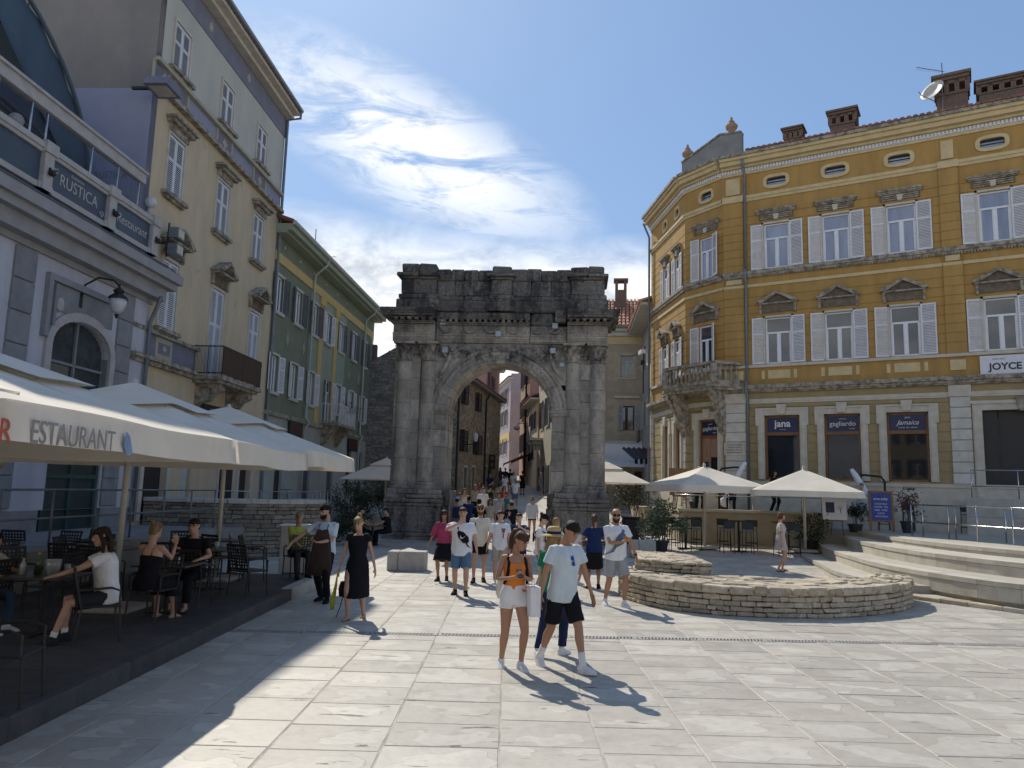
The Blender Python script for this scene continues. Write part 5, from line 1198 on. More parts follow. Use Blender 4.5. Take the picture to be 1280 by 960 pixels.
def leafy(nm,lb,M,rx,ry,rz,n,ls,m,cat='plant',seed=None,shape=None,trunk=None,pot=None,group=None,stems=True):
    rg=random.Random(seed if seed is not None else hash(lb)%9999); t=thing(nm,lb,cat,M,group); b=MB()
    cl=[(rg.gauss(0,.5),rg.gauss(0,.5),rg.gauss(0,.5)) for _ in range(16)]
    for i in range(n):
        c=rg.choice(cl); x,y,z=[max(-1.15,min(1.15,c[k]+rg.gauss(0,.24))) for k in range(3)]
        if shape: x,y,z=shape(x,y,z)
        p=Vector((x*rx,y*ry,z*rz)); d=Vector((rg.uniform(-1,1),rg.uniform(-1,1),rg.uniform(-.4,1))).normalized(); s_=d.cross(Vector((rg.uniform(-1,1),rg.uniform(-1,1),rg.uniform(-1,1)))).normalized(); l=ls*rg.uniform(.7,1.3)
        b.add([p,p+d*l*.5+s_*l*.17,p+d*l,p+d*l*.5-s_*l*.17],[(0,1,2,3)])
    part('foliage',b,m,t,kind='stuff')
    if trunk: 
        q=MB()
        for k in range(trunk[0]):
            a=k*2.4; q.tube([(math.cos(a)*.04,math.sin(a)*.04,trunk[1]),(math.cos(a)*rx*.3,math.sin(a)*ry*.3,-rz*.3),(math.cos(a)*rx*.6,math.sin(a)*ry*.6,rz*.5)],[trunk[2],trunk[2]*.7,trunk[2]*.3],6)
        part('stem',q,mat('bark',(.11,.085,.06),None,9,.9),t)
    if pot:
        z,r,h,pm=pot; part('pot',MB().lathe([(r*.72,z),(r,z+h),(r*1.08,z+h),(r*1.08,z+h-.06),(r*.9,z+h-.03)],(0,0,0),14),pm,t)
        part('soil',MB().lathe([(r*.9,z+h-.05),(r*.5,z+h-.04)],(0,0,0),12),mat('soil',(.05,.035,.025),None,9,.95),t)
    return t
green_house()
def aerial(p,h,lb,yagi=True):
    a=thing('tv_antenna',lb,'antenna',T(*p)); part('mast',MB().tube([(0,0,-.5),(0,0,h)],.022,5),iron,a)
    if yagi:
        b=MB().tube([(-.1,0,h*.25),(1.1,.1,h*.25)],.012,4)
        for i in range(7): b.tube([(.1+i*.15,-.15,h*.25),(.1+i*.15,.2,h*.25)],.006,4)
        part('antenna_rods',b,iron,a)
p_=FG.p(6.3,-.5,13.3); aerial(p_,1.9,'tall bare antenna mast with a side aerial on the green house roof')
p_=FG.p(19.3,-.5,11.5); aerial(p_,2.6,'thin distant antenna behind the end of the green house',False)
# ---------------------------------------------------------------- beyond the arch
def rubble_face(root,M,x0,x1,z0,z1,core,stone,h=.2,l=(.25,.6),ops=(),rg=None,top=None,lim=270,cnt=None):
    """small uneven stones laid over a mortar wall; the largest-looking ones are single parts"""
    rg=rg or random.Random(9); cnt=cnt or [0]; b=MB(); z=z0
    part('wall_core',wall(x0,x1,z0,z1,ops,d=.35) if not top else MB().prism([(x0,z0),(x1,z0)]+top[::-1],0,.3),core,root,M)
    def tz(x):
        if not top: return z1
        for i in range(len(top)-1):
            (a,za),(c,zc)=top[i],top[i+1]
            if a<=x<=c: return za+(zc-za)*(x-a)/(c-a)
        return 0
    while z<(z1 if not top else max(t[1] for t in top)):
        x=x0-rg.uniform(0,l[0]); hh=h*rg.uniform(.8,1.2)
        while x<x1:
            ll=rg.uniform(*l); a,c=max(x,x0)+.012,min(x+ll,x1)-.012; x+=ll
            if c-a<.06 or tz((a+c)/2)<z+hh: continue
            if any(o[0]-.02<c and a<o[1]+.02 and o[2]-.02<z+hh and z<o[3]+.02 for o in ops): continue
            dz=rg.uniform(-.02,.02); y=rough_box(a,c,-rg.uniform(.012,.035),.03,z+.01+dz,z+hh-.01+dz,.012,.02,rg)
            if cnt[0]<lim and ll>l[1]*.72 and rg.random()<.5: part('stone',y,stone,root,M); cnt[0]+=1
            else: b.add(y.v,y.f)
        z+=hh
    part('small_stones',b,stone,root,M,kind='stuff')
def stone_house():
    root=thing('stone_house','two-storey rubble stone house with dark brown shutters behind the left side of the arch','house',T(-3.5,49,1.2))
    f=Fr(-3.5,49,math.sin(R(9.3)),math.cos(R(9.3))); W_=16.
    k=lambda u0,u1,z0,z1:(u0,u1,z0,z1)
    ops=[k(1.0,1.7,7.7,9.0),k(5.4,6.1,7.7,9.0),k(.9,1.7,4.6,6.0),k(5.1,6.1,4.6,6.0),k(2.6,3.6,1.3,3.6),k(5.2,6.1,1.6,3.7),k(9.6,10.5,1.9,3.9),k(10.2,10.8,4.9,6.3)]
    rubble_face(root,f.M,0,W_,.8,9.6,mortarw,rubble_w,.17,(.2,.5),ops,random.Random(31),lim=150)
    for i,o in enumerate(ops):
        w_=part('window' if o[3]-o[2]<1.6 else 'door_surround',MB().box(o[0]-.12,o[1]+.12,-.07,.0,o[3],o[3]+.16).box(o[0]-.1,o[0],-.06,.1,o[2],o[3]).box(o[1],o[1]+.1,-.06,.1,o[2],o[3]),surround if i>3 else rubble_w,root,f.M)
        part('pane' if i<4 or i==7 else 'door',MB().box(o[0],o[1],.2,.25,o[2],o[3]),glass,w_,f.M)
        if i<4:
            s=shutter_me((o[1]-o[0])/2,o[3]-o[2],shutbr); link('shutter',s,w_,f.at(o[0],.05,o[2])@Matrix.Rotation(R(180+70 if i!=9 else 0),4,'Z')); link('shutter',s,w_,f.at(o[1],.05,o[2])@Matrix.Rotation(R(-60),4,'Z'))
    part('eaves',MB().box(-.2,W_+.3,-.45,.3,9.5,9.66),rubble_g,root,f.M); b=MB(); x=-.3
    while x<W_+.3: b.tube([(x,-.5,9.72),(x,4,11.6)],.09,5); x+=.22
    part('roof_tiles',b,tile,root,f.M,kind='stuff'); part('drainpipe',MB().tube([(.15,-.1,9.4),(.15,-.1,1)],.07,6),iron,root,f.M); part('drainpipe',MB().tube([(9.3,-.35,9.4),(9.3,-.1,8.9),(9.3,-.1,2)],.07,6),iron,root,f.M)
    # gable wall facing the square
    g=Fr(-9.4,48.6,5.9,.4); L=5.91; tp=[(0,9.9),(1.9,11.1),(3.2,12.0),(L,10.6)]
    rubble_face(root,g.M,0,L,.8,9.9,mortar,rubble_g,.16,(.2,.5),(),random.Random(33),tp,140)
    part('house_body',MB().slab([(-9.3,49.2),(-3.7,49.4),(-1.2,64.6),(-9.3,64)],.5,9.5),mortarw,root,I()); part('chimney',MB().box(.0,.6,0.5,1.1,10,11.3),brick,root,g.M); part('chimney',MB().box(8.5,9.6,2.2,3.1,9.5,11.8),tile,root,f.M)
    la=thing('street_lamp','white glass lantern on a bracket at the stone house beside the street','lantern',f.at(1.9,0,5.4)); part('arm',MB().tube([(0,0,-.3),(0,-.9,-.3),(0,-.9,-.1)],.03,6).tube([(0,0,.0),(0,-.5,-.3)],.02,5),iron,la); part('lamp_glass',MB().lathe([(.12,-.1),(.2,.3),(.1,.42),(0,.5)],(0,-.9,0),8),MATS['opal_globe'],la)
    s=thing('hanging_sign','small hanging shop sign with two round badges on the stone house','shop sign',f.at(9.9,.3,4.3)); part('sign_panel',MB().box(-.02,.02,-.5,.0,-.55,.55),iron,s); part('badge',MB().ball((-.03,-.25,.25),(.02,.14,.14)),wood,s); part('badge',MB().ball((-.03,-.25,-.25),(.02,.14,.14)),wood,s)
    s=thing('menu_board','narrow black menu board on the stone house wall down the street','menu board',f.at(11.5,.1,3.1)); part('board',MB().box(-.5,.5,-.05,0,-.75,.75),iron,s)
    for i in range(4): part('lettering',MB().box(-.3,.3,-.06,-.052,.4-i*.3,.46-i*.3),letg,s)
stone_house()
def simple_house(nm,lb,fr,L,z0,z1,m,depth,wins,shm=shutg,wsz=(.9,1.5),eave=.4,roofm=tile,fl=None,openw=True,cat='house',rise=1.6):
    root=thing(nm,lb,cat,fr.at(0,0,z0)); ops=[(u-wsz[0]/2,u+wsz[0]/2,z,z+wsz[1]) for u,z in wins]
    part('wall',wall(0,L,z0,z1,ops,d=.2),m,root,fr.M); part('house_body',MB().box(.0,L,.22,depth,z0-1,z1-.02),m,root,fr.M)
    fme,pme=casement(*wsz,.3,.14,.06); sh=shutter_me(wsz[0]/2,wsz[1],shm); sr=MB().box(-wsz[0]/2-.1,wsz[0]/2+.1,-.06,.02,-.12,0).box(-wsz[0]/2-.1,wsz[0]/2+.1,-.05,.02,wsz[1],wsz[1]+.1).mesh('surround',surround)
    for u,z in wins: w_=put_window(root,fr,u,z,fme,pme,sh,wsz[0]/2,wsz[0]/2,(10,10)); link('surround',sr,w_,fr.at(u,0,z))
    part('eaves',MB().box(-.2,L+.2,-eave,.2,z1,z1+.15),surround,root,fr.M); b=MB(); x=-.2
    while x<L+.2: b.tube([(x,-eave-.1,z1+.2),(x,depth*.5,z1+.2+rise)],.09,5); x+=.22
    part('roof_tiles',b,roofm,root,fr.M,kind='stuff')
    return root
def street_right():
    # facades on the right-hand side of the street run from far to near
    def FR(x_far,y_far,x_near,y_near): 
        dx,dy=x_near-x_far,y_near-y_far; return Fr(x_far,y_far,dx,dy),math.hypot(dx,dy)
    f,L=FR(2.34,65,3.45,51.3)
    r=simple_house('shuttered_house','cream street house with blue grey shutters and orange edge at the right inside the archway',f,L,1.0,11.8,ecru,6,[(u,z) for u in (2.5,6,9.5,12) for z in (7.2,)],shutd,(1.1,2.2)); 
    part('ground_floor',MB().box(0,L,-.04,0,1,6.6),ecru,r,f.M); part('corner_pilaster',MB().box(0,.6,-.1,0,1.0,9.6),orange,r,f.M)
    for u in (2,5,8,11): part('door_surround',MB().box(u-.7,u+.7,-.12,-.041,1,4.4),surround,r,f.M); part('door',MB().box(u-.5,u+.5,-.14,-.12,1,4.1),darkwood,r,f.M)
    b=part('balcony',MB().box(1.0,3.6,-1.1,0,6.2,6.4).box(1.4,3.2,-.8,0,5.9,6.2).box(1.8,2.8,-.5,0,5.5,5.9),surround,r,f.M); part('railing',MB().box(1.0,3.6,-1.1,-1.04,6.4,7.3),ecru,b,f.M)
    f,L=FR(1.71,73,2.34,65.1); r=simple_house('small_beige_house','small beige house with narrow dark shutters between taller street houses',f,L,1.5,9.9,ecru,6,[(1.5,7.6),(3.4,7.6),(5.6,7.6),(1.6,4.9),(4.2,4.9)],shutd,(.7,1.5),.8)
    f,L=FR(1.0,82,1.71,73.1); r=simple_house('peach_house','tall peach pink street house with grey shutters rising behind the small beige house',f,L,2,16.6,peach,9,[(u,z) for u in (1.6,4.5,7.3) for z in (6.0,9.6,12.8)],shutg,(1.1,1.9),.3)
    part('side_wall',MB().box(-.02,9,0,.02,2,16.6),pink,r,Fr(1.71,73.05,1,-.02).M); part('downpipe',MB().tube([(7.2,-.15,16),(7.2,-.15,3)],.1,6),iron,r,f.M)
    f,L=FR(1.2,92,1.1,76); r=simple_house('mauve_house','pale mauve house with curved yellow striped gallery far down the street',Fr(-2.2,104,2.1,-14),14.1,2.5,15.3,lilacf,9,[(u,z) for u in (2,5,8,11) for z in (6.5,10.0,12.6)],shutg,(1.0,1.9),.3)
    part('side_wall',MB().box(0,6,0,.05,2.5,15.9),lilacf,r,Fr(-.1,89.95,1,-.02).M)
    part('yellow_band',MB().box(0,14,-.06,-.0,8.0,9.0),yelw,r,Fr(-2.2,104,2.1,-14).M)
    f=Fr(-6.2,116,1,0); r=simple_house('end_house','pale ochre house closing the view at the far end of the street',f,7,3,12.0,ecru,8,[(u,z) for u in (1.2,3.5,5.6) for z in (6,9)],shutg,(1.,1.8),.3)
    f=Fr(-2.35,70,math.sin(R(4)),math.cos(R(4))); r=simple_house('pink_house','dusty pink house rising behind the stone house roof on the left of the street',f,14,2,15.0,pink,6,[(2,11.5),(6,11.5)],shutg,(1,1.8),.5)
    part('front_wall',MB().box(0,6,-.02,.2,2,15.0),pink,r,Fr(-8.35,70,1,0).M)
    # awnings
    for k,(x,y,z,w_,cols,lb) in enumerate(((1.0,75,5.9,4.0,[(.5,.03,.02),(.75,.25,.08)],'red and orange striped shop awning on the right of the street'),(1.75,69,5.9,4.0,[(.06,.09,.07),(.08,.11,.09)],'dark green shop awning nearer than the striped one'))):
        t=thing('shop_awning',lb,'awning',T(x,y,z)); n=4
        for i in range(n): part('awning_stripe',MB().add([(.9,i*w_/n,.0),(.9,(i+1)*w_/n,0),(-1.6,(i+1)*w_/n,-1.15),(-1.6,i*w_/n,-1.15),(.9,i*w_/n,-.04),(.9,(i+1)*w_/n,-.04),(-1.6,(i+1)*w_/n,-1.19),(-1.6,i*w_/n,-1.19)],[(0,1,2,3),(7,6,5,4),(2,6,7,3),(0,4,5,1)]),mat('awning_%d_%d'%(k,i%2),cols[i%2],None,3,.8),t)
        part('valance',MB().box(-1.64,-1.6,0,w_,-1.4,-1.15),mat('awning_%d_0'%k,cols[0]),t)
    t=thing('overhead_cable','thin cable strung across the street between the houses','cable',T(-1,60,9)); part('cable',MB().tube([(-1.6+.5*i,60,10.2-.25*math.sin(PI*i/10)*1) for i in range(11)],.03,4),iron,t)
    t=thing('white_lantern','white globe street lantern hanging on the peach house','lantern',T(.6,76,8.3)); part('globe',MB().ball((0,0,0),(.3,.3,.25)),MATS['opal_globe'],t); part('arm',MB().tube([(0,0,.25),(.2,0,.5),(.7,0,.5)],.04,5),iron,t)
street_right()
def right_back():
    # beige house, nearly facing the square
    f=Fr(3.2,50.6,.99,-.139); root=thing('beige_house','beige house with painted ashlar joints, tiled roof and chimney right of the arch','house',T(4,50.6,1.2)); L=5.6; M=f.M
    ops=[(3.95,4.85,9.75,11.2),(3.85,4.9,6.25,7.85)]
    rg=random.Random(2); part('wall_core',wall(0,L,1,12.2,ops,d=.25),mat('beige_joint',(.46,.40,.3),None,3,.9),root,M); n=0
    for i in range(17):
        z=5.6+i*.39; 
        if z>11.9: break
        x=-(.35 if i%2 else 0)
        while x<L:
            a,c=max(0,x)+.012,min(L,x+.78)-.012; x+=.78
            if c-a<.1 or any(o[0]-.1<c and a<o[1]+.1 and o[2]-.1<z+.39 and z<o[3]+.1 for o in ops): continue
            part('ashlar_block',MB().box(a,c,-.015,.0,z+.012,z+.378),beige,root,M)
    part('frieze',MB().box(0,L,-.05,-.001,11.95,12.1).box(0,L,-.03,-.001,12.1,12.5),cream,root,M); part('eaves',MB().box(-.2,L,-.15,-.0,12.5,12.8).box(-.2,L,-.35,-.0,12.8,13.0),gwhite,root,M); part('gutter',MB().tube([(-.3,-.45,13.05),(L-.5,-.45,13.05)],.08,6),pipe,root,M)
    b=MB(); x=.0
    while x<L+1: 
        for j in range(9): y0=-.45+j*.42; z=13.1+j*.30; b.tube([(x,y0,z+.03),(x,y0+.46,z+.31)],[.12,.09],6)
        x+=.26
    part('roof_tiles',b,tilelight,root,M,kind='stuff'); part('roof_deck',MB().add([(-.2,-.45,13.02),(L+1,-.45,13.02),(L+1,3.3,15.72),(-.2,3.3,15.72)],[(0,1,2,3)]),tile,root,M)
    c=part('chimney',MB().box(3.55,4.35,2.0,2.7,14,16.2).box(3.45,4.45,1.9,2.8,16.85,17.0).box(3.55,3.75,2.0,2.7,16.2,16.85).box(4.15,4.35,2,2.7,16.2,16.85),brick,root,M)
    part('house_body',MB().box(0,L,.26,8,0,12.9),beige,root,M)
    fme,pme=casement(.9,1.45,.3,.16,.08,m=gwhite); w_=put_window(root,f,4.4,9.75,fme,pme); part('surround',MB().box(3.8,3.95,-.05,.05,9.6,11.35).box(4.85,5.0,-.05,.05,9.6,11.35).box(3.8,5.0,-.05,.05,11.2,11.35).box(3.8,5.0,-.06,.05,9.6,9.75),ecru,w_,M)
    sh=shutter_me(.52,1.6,mat('pale_grey_shutter',(.42,.43,.40),None,5,.7)); fme,pme=casement(1.05,1.6,0,.2,m=darkwood); put_window(root,f,4.375,6.25,fme,pme,sh,.52,.53,(125,30)); part('hood',MB().box(3.6,5.2,-.18,0,8.35,8.5),surround,root,M)
    part('shop_fascia',MB().box(-.1,L,-.12,-.0,4.1,5.55),whitep2,root,M); part('fascia_moulding',MB().box(-.1,L,-.2,-.12,5.4,5.55),gwhite,root,M)
    part('shop_window',MB().box(3.6,4.7,-.02,.0,1.4,3.8),mat('lit_shop_glass',(.28,.29,.22),(.2,.2,.16),2,.2),root,M); part('shop_door',MB().box(4.9,5.4,-.03,-.0,1.4,3.6),darkwood,root,M)
    a=thing('shop_canopy','flat white shop canopy on the beige house right of the arch','canopy',f.at(3,0,4.0)); part('canopy_sheet',MB().add([(-3,-.1,.25),(2.6,-.1,.1),(2.6,-1.8,-.1),(-3,-1.8,-.1),(-3,-.1,.3),(0,-.9,.35),(2.6,-.1,.15)],[(0,1,2,3),(0,3,5),(3,2,5),(2,6,5)]),whitep,a)
    part('canopy_edge',MB().box(-3,2.6,-1.83,-1.78,-.18,-.08),whitep,a)
    # grey house between it and the ochre corner house
    g=Fr(8.55,50.2,-.62,-8.4); L2=8.4
    r=simple_house('grey_house','narrow grey rendered house in shade left of the ochre corner house',g,L2,1,12.6,mat('pale_grey_stucco',(.36,.35,.32),(.30,.29,.27),1.5,.9,.2),8,[(1.6,10.0),(4.5,10.0),(1.6,6.4),(4.5,6.4),(6.8,6.4)],mat('grey_white_shutter',(.5,.5,.5),None,4,.7),(.8,1.5),.9,tilelight)
    part('drainpipe',MB().tube([(0.2,-.9,12.5),(.15,-.15,11.8),(.15,-.15,1.5)],.07,6),pipe,r,g.M)
    l=thing('pharmacy_display','small red digital display sign hanging on the grey house','sign',g.at(6.4,.9,5.35)); part('housing',MB().box(-.05,.05,-.75,.75,-.3,.3),iron,l)
    part('arm',MB().tube([(0,.9,.3),(0,-.7,.42)],.03,5),iron,l); lm=mat('red_led',(1,.02,.03),(1,.02,.03),3,.5,emit=3.0)
    txt('20',.42,lm,l,WM[l.name]@Matrix.Translation((.06,.15,0))@Matrix.Rotation(PI/2,4,'Z')); txt('1',.42,lm,l,WM[l.name]@Matrix.Translation((.06,.6,0))@Matrix.Rotation(PI/2,4,'Z'))
    lr=Fr(6.95,43,.99,-.1); l.matrix_world=lr.at(.2,0,5.35)
    WMl=lr.at(.2,0,5.35)
    a=thing('scalloped_awning','dark scalloped shop awning under the red display sign','awning',Fr(6.3,43.6,.99,-.1).at(0,0,4.7)); b=MB(); n=9
    for i in range(n): b.add([(i*.28,0,0),(i*.28+.14,0,.1),(i*.28+.28,0,0),(i*.28+.9,-1.1,-.65),(i*.28+.76,-1.1,-.58),(i*.28+.62,-1.1,-.65)],[(0,1,4,5),(1,2,3,4)])
    part('awning_cloth',b,iron,a); b=MB()
    for i in range(n): b.tube([(i*.28+.76,-1.1,-.6),(i*.28+.76,-1.1,-.9)],[(.13,.01),(.11,.01)],6)
    part('scallop',b,iron,a,kind='stuff')
    v=thing('wall_camera','white security cameras and cables on a pole of the ochre house corner','camera',fs.at(.6,.6,9.5)); part('pole',MB().tube([(0,0,-2.0),(0,0,.3)],.03,5),iron,v); part('camera_housing',MB().box(-.5,.1,-.15,.1,.2,.42),whitep,v); part('camera_housing',MB().box(-.5,-.1,-.12,.1,-.35,-.15),iron,v)
right_back()

# houses on the near side of the square, behind the viewer: they show in the window panes and throw light back
simple_house('opposite_house','cream house on the near side of the square, seen only as reflections in the windows',Fr(26,-17,-1,0),26,0,13.5,mat('warm_cream_stucco',(.58,.50,.36),None,1.5,.9),9,[(u,z) for u in (2.5,6,9.5,13,16.5,20,23.5) for z in (1.2,5.2,9.3)],shutg,(1.2,2.0))
simple_house('opposite_house','ochre house farther left on the near side of the square, seen only in reflections',Fr(-1,-19,-1,0),22,0,12,mat('pale_ochre_stucco',(.5,.40,.26),None,1.5,.9),9,[(u,z) for u in (2.5,6,9.5,13,16.5,19.5) for z in (1.2,4.8,8.4)],shutg,(1.1,1.9))
# ---------------------------------------------------------------- parasols
def parasol(nm,label,cx,cy,hx,hy,ze,za,group,m=canvas,valh=.3,cap=.45,pr=.045,zb=.19,rz=0,sag=.0,base=True,wr=.042,vz=None,seed=1):
    """square market parasol: hx,hy half sizes, ze eave height, za apex height"""
    M=T(cx,cy,zb,rz); t=thing(nm,label,'parasol',M,group); rg=random.Random(seed); ze-=zb; za-=zb
    def surf(r0,r1,zc,name,n=12,rings=7,ruf=0):
        b=MB()
        for i in range(rings+1):
            f=r0+(r1-r0)*i/rings
            for s_ in range(4):
                for k in range(n):
                    u=-1+2*k/n
                    x,y=[(u,-1),(1,u),(-u,1),(-1,-u)][s_]
                    z=za+(ze-za)*f-zc; e=1-abs(u)
                    z-=sag*f*(1-u*u)*1.0; z+=wr*math.sin(9*f+s_+3*u)*f*(1-abs(u))*.6-wr*.9*math.sin(PI*f)*e
                    fx=1-.015*(1-u*u)*f
                    if x in(-1,1): x*=fx
                    if y in(-1,1): y*=fx
                    b.v.append((x*hx*f,y*hy*f,z))
        N=4*n
        for i in range(rings):
            for k in range(N): k2=(k+1)%N; b.f.append((i*N+k,i*N+k2,(i+1)*N+k2,(i+1)*N+k))
        return b,N,rings
    b,N,rings=surf(.04 if not cap else cap*.82,1,0,'c'); part('canopy',b,m,t,smooth=True)
    if cap: b2,_,_=surf(.02,cap,-.07,'cap',rings=4); part('vent_cap',b2,m,t,smooth=True)
    # valance
    if valh:
        v=MB(); last=b.v[-N:]
        for row in range(4):
            for k,(x,y,z) in enumerate(last):
                q=row/3; w_=1+.012*q*math.sin(k*1.9+seed); v.v.append((x*(1.002+.004*row)*w_,y*(1.002+.004*row)*w_,z-.0-valh*q*(1+.03*math.sin(k*.9+seed))))
        for r_ in range(3):
            for k in range(N): k2=(k+1)%N; v.f.append((r_*N+k,r_*N+k2,(r_+1)*N+k2,(r_+1)*N+k))
        part('valance',v,m,t,smooth=True)
    part('pole',MB().tube([(0,0,0),(0,0,za+.03)],pr,12),post,t,smooth=True)
    part('hub',MB().lathe([(pr*1.6,-.1),(pr*1.9,0),(pr*1.6,.1)],(0,0,za-.25),10),post,t); part('finial',MB().lathe([(.05,0),(.06,.05),(.02,.1)],(0,0,za+.02),8),post,t)
    for k,(sx_,sy_) in enumerate(((1,1),(1,-1),(-1,1),(-1,-1),(1,0),(-1,0),(0,1),(0,-1))):
        part('rib',MB().tube([(0,0,za-.06),(sx_*hx*.98,sy_*hy*.98,ze-.03)],.016,5),post,t)
        part('strut',MB().tube([(0,0,za-.85),(sx_*hx*.5,sy_*hy*.5,(za+ze)/2-.09)],.014,5),post,t)
    if base: part('base',rough_box(-.4,.4,-.4,.4,0,.08,.002,.02),concrete,t)
    return t
g_='cream market parasols over the cafe terrace'
u0=parasol('cafe_parasol','cream parasol nearest the camera, mostly outside the left edge, only one corner showing',-5.85,3.95,2.05,1.95,2.80,3.7,g_,seed=3)
u1=parasol('cafe_parasol','big cream parasol with grey and red RESTAURANT lettering on its valance',-5.78,7.75,2.2,2.33,2.70,3.5,g_,seed=1)
u2=parasol('cafe_parasol','second cream parasol behind the RESTAURANT one, with faint cafe lettering',-5.95,12.05,2.28,1.95,2.70,3.62,g_,seed=2)
u3=parasol('cafe_parasol','third cream parasol along the cafe terrace, nearest the arch',-5.9,16.0,2.28,1.9,2.78,3.66,g_,seed=5)
def val_text(t,s,size,x,y,z,mats,n,shear=0,rz=PI/2):
    M=T(x,y,z,rz); 
    txt(s,size,mats,t,M,ext=.002,shear=shear)
redl=mat('faded_red_lettering',(.45,.1,.06),None,4,.8)
txt('R',.25,redl,u1,T(-3.555,5.42,2.46,PI/2),ext=.002); txt('ESTAURANT',.25,letg,u1,T(-3.545,6.3,2.48,PI/2),ext=.002,sx=.88)
part('logo_mark',MB().prism([(-.02,.1),(.05,.06),(.13,-.1),(.02,-.12),(-.05,-.02)],-.003,.003),mat('faded_blue_print',(.22,.32,.5),None,4,.8),u1,T(-3.545,7.13,2.49,PI/2))
txt('Caffe bar',.17,mat('very_faded_lettering',(.5,.46,.4),None,4,.8),u2,T(-4.55,10.05,2.56,0),ext=.002)
u4=parasol('square_parasol','white parasol with vent cap standing left of the arch behind its pedestal',-5.75,36.1,1.75,1.75,2.5,3.45,'white parasols at the sides of the arch',valh=.04,cap=.4,zb=.25,pr=.035,wr=.01,seed=7)
u5=parasol('square_parasol','white parasol with vent cap half hidden by the right side of the arch',4.55,36.6,1.8,1.8,2.65,3.6,'white parasols at the sides of the arch',valh=.04,cap=.4,zb=.35,pr=.035,wr=.01,seed=8)
g2='cream parasols over the bar stools'
u6=parasol('bar_parasol','cream parasol in full sun over the bar stools, left of its twin',7.05,28.0,1.62,1.62,2.52,3.22,g2,valh=.24,cap=0,zb=.3,pr=.05,wr=.02,rz=R(12),seed=9)
u7=parasol('bar_parasol','cream parasol in full sun standing between the walking woman and the menu easel',10.5,27.6,1.78,1.7,2.42,3.2,g2,valh=.2,cap=0,zb=.3,pr=.05,wr=.02,rz=R(-18),seed=10)
def folded(x,y,z,flip,label):
    t=thing('folded_parasol',label,'parasol',T(x,y,z,R(-31)),'folded white cantilever parasols'); s=-1 if flip else 1
    part('mast',MB().tube([(0,0,0),(0,0,1.55),(.12*s,0,1.72),(.7*s,0,1.78),(.95*s,0,1.75)],.045,8),iron,t,smooth=True)
    part('folded_canopy',MB().tube([(1.15*s,-.1,2.0),(1.0*s,-.1,1.75),(.72*s,-.1,1.2),(.45*s,-.1,.6),(.3*s,-.1,.35),(.2*s,-.1,.15)],[.07,.12,.13,.14,.24,.12],10),whitep,t,smooth=True)
    part('strap',MB().tube([(.36*s,-.1,.62),(.42*s,-.1,.7)],.17,10),letg,t)
a_=fm.p(.15,1.5); folded(a_.x,a_.y,1.6,False,'folded white cantilever parasol leaning right by the drainpipe of the ochre house')
a_=fm.p(6.45,1.3); folded(a_.x,a_.y,1.35,True,'folded white cantilever parasol leaning left behind the blue menu board')
# ---------------------------------------------------------------- cafe furniture
chairm=mat('black_woven_chair',(.02,.02,.023),(.03,.03,.033),9,.5)
def make_chair(M,label,group):
    t=thing('cafe_chair',label,'chair',M,group); hw=.24
    for sx_ in (-1,1):
        part('leg',MB().tube([(sx_*(hw-.01),-.24,0),(sx_*(hw-.02),-.21,.44)],.013,6),chairm,t); part('leg',MB().tube([(sx_*(hw-.01),.25,0),(sx_*(hw-.02),.2,.44)],.013,6),chairm,t)
        part('armrest',MB().tube([(sx_*hw,-.2,.44),(sx_*hw,-.2,.62),(sx_*hw,-.1,.66),(sx_*hw,.24,.64)],.014,6),chairm,t)
    part('seat',rough_box(-hw,hw,-.23,.22,.43,.455,.001,.01),chairm,t)
    B=WM[t.name]@Matrix.Translation((0,.21,.45))@Matrix.Rotation(R(-13),4,'X'); b=MB().box(-hw,-hw+.03,-.012,.012,0,.46).box(hw-.03,hw,-.012,.012,0,.46).box(-hw,hw,-.014,.014,.43,.47).box(-hw+.03,hw-.03,-.01,.01,.02,.05)
    bf=part('backrest',b,chairm,t,B); l=MB()
    for i in range(6): x=-hw+.03+(2*hw-.06)*(i+1)/7; l.box(x-.011,x+.011,-.006,.006,.05,.43)
    for i in range(6): z=.05+.38*(i+1)/7; l.box(-hw+.03,hw-.03,-.008,.008,z-.012,z+.012)
    part('lattice',l,chairm,bf,B)
    return t
ch0=None
def chair(x,y,rz,label,group='black lattice-back cafe chairs'):
    global ch0
    if ch0 is None: ch0=make_chair(T(x,y,.19,rz),label,group); return ch0
    return copy_tree(ch0,T(x,y,.19,rz),label,group)
tb0=None
def table(x,y,rz,label):
    global tb0
    M=T(x,y,.19,rz)
    if tb0 is None:
        t=thing('cafe_table',label,'table',M,'square dark cafe tables'); part('tabletop',rough_box(-.4,.4,-.4,.4,.71,.74,.001,.01),mat('dark_table_top',(.06,.05,.045),(.04,.035,.03),4,.3),t)
        part('pedestal',MB().tube([(0,0,.02),(0,0,.71)],.035,8),iron,t); part('foot',MB().box(-.3,.3,-.03,.03,0,.03),iron,t); part('foot',MB().box(-.03,.03,-.3,-.032,0,.03).box(-.03,.03,.032,.3,0,.03),iron,t); tb0=t
        return t
    return copy_tree(tb0,M,label,'square dark cafe tables')
table(-5.85,10.05,.0,'dark cafe table with bottles between the girl and the man in the white shirt')
table(-5.2,6.4,.0,'cafe table with pale top at the bottom left corner of the terrace')
table(-5.05,11.8,.0,'dark cafe table where the couple sits, near the deck edge')
table(-5.5,14.6,.0,'dark cafe table with glasses and a bottle beside the waiter')
table(-7.2,14.2,.0,'dark empty cafe table near the second parasol pole')
table(-8.2,11.9,.0,'dark cafe table behind the man in the white shirt')
table(-6.0,17.0,.0,'dark empty table behind the third parasol pole')
table(-8.3,16.0,.0,'dark empty table in deep shade before the curved wall')
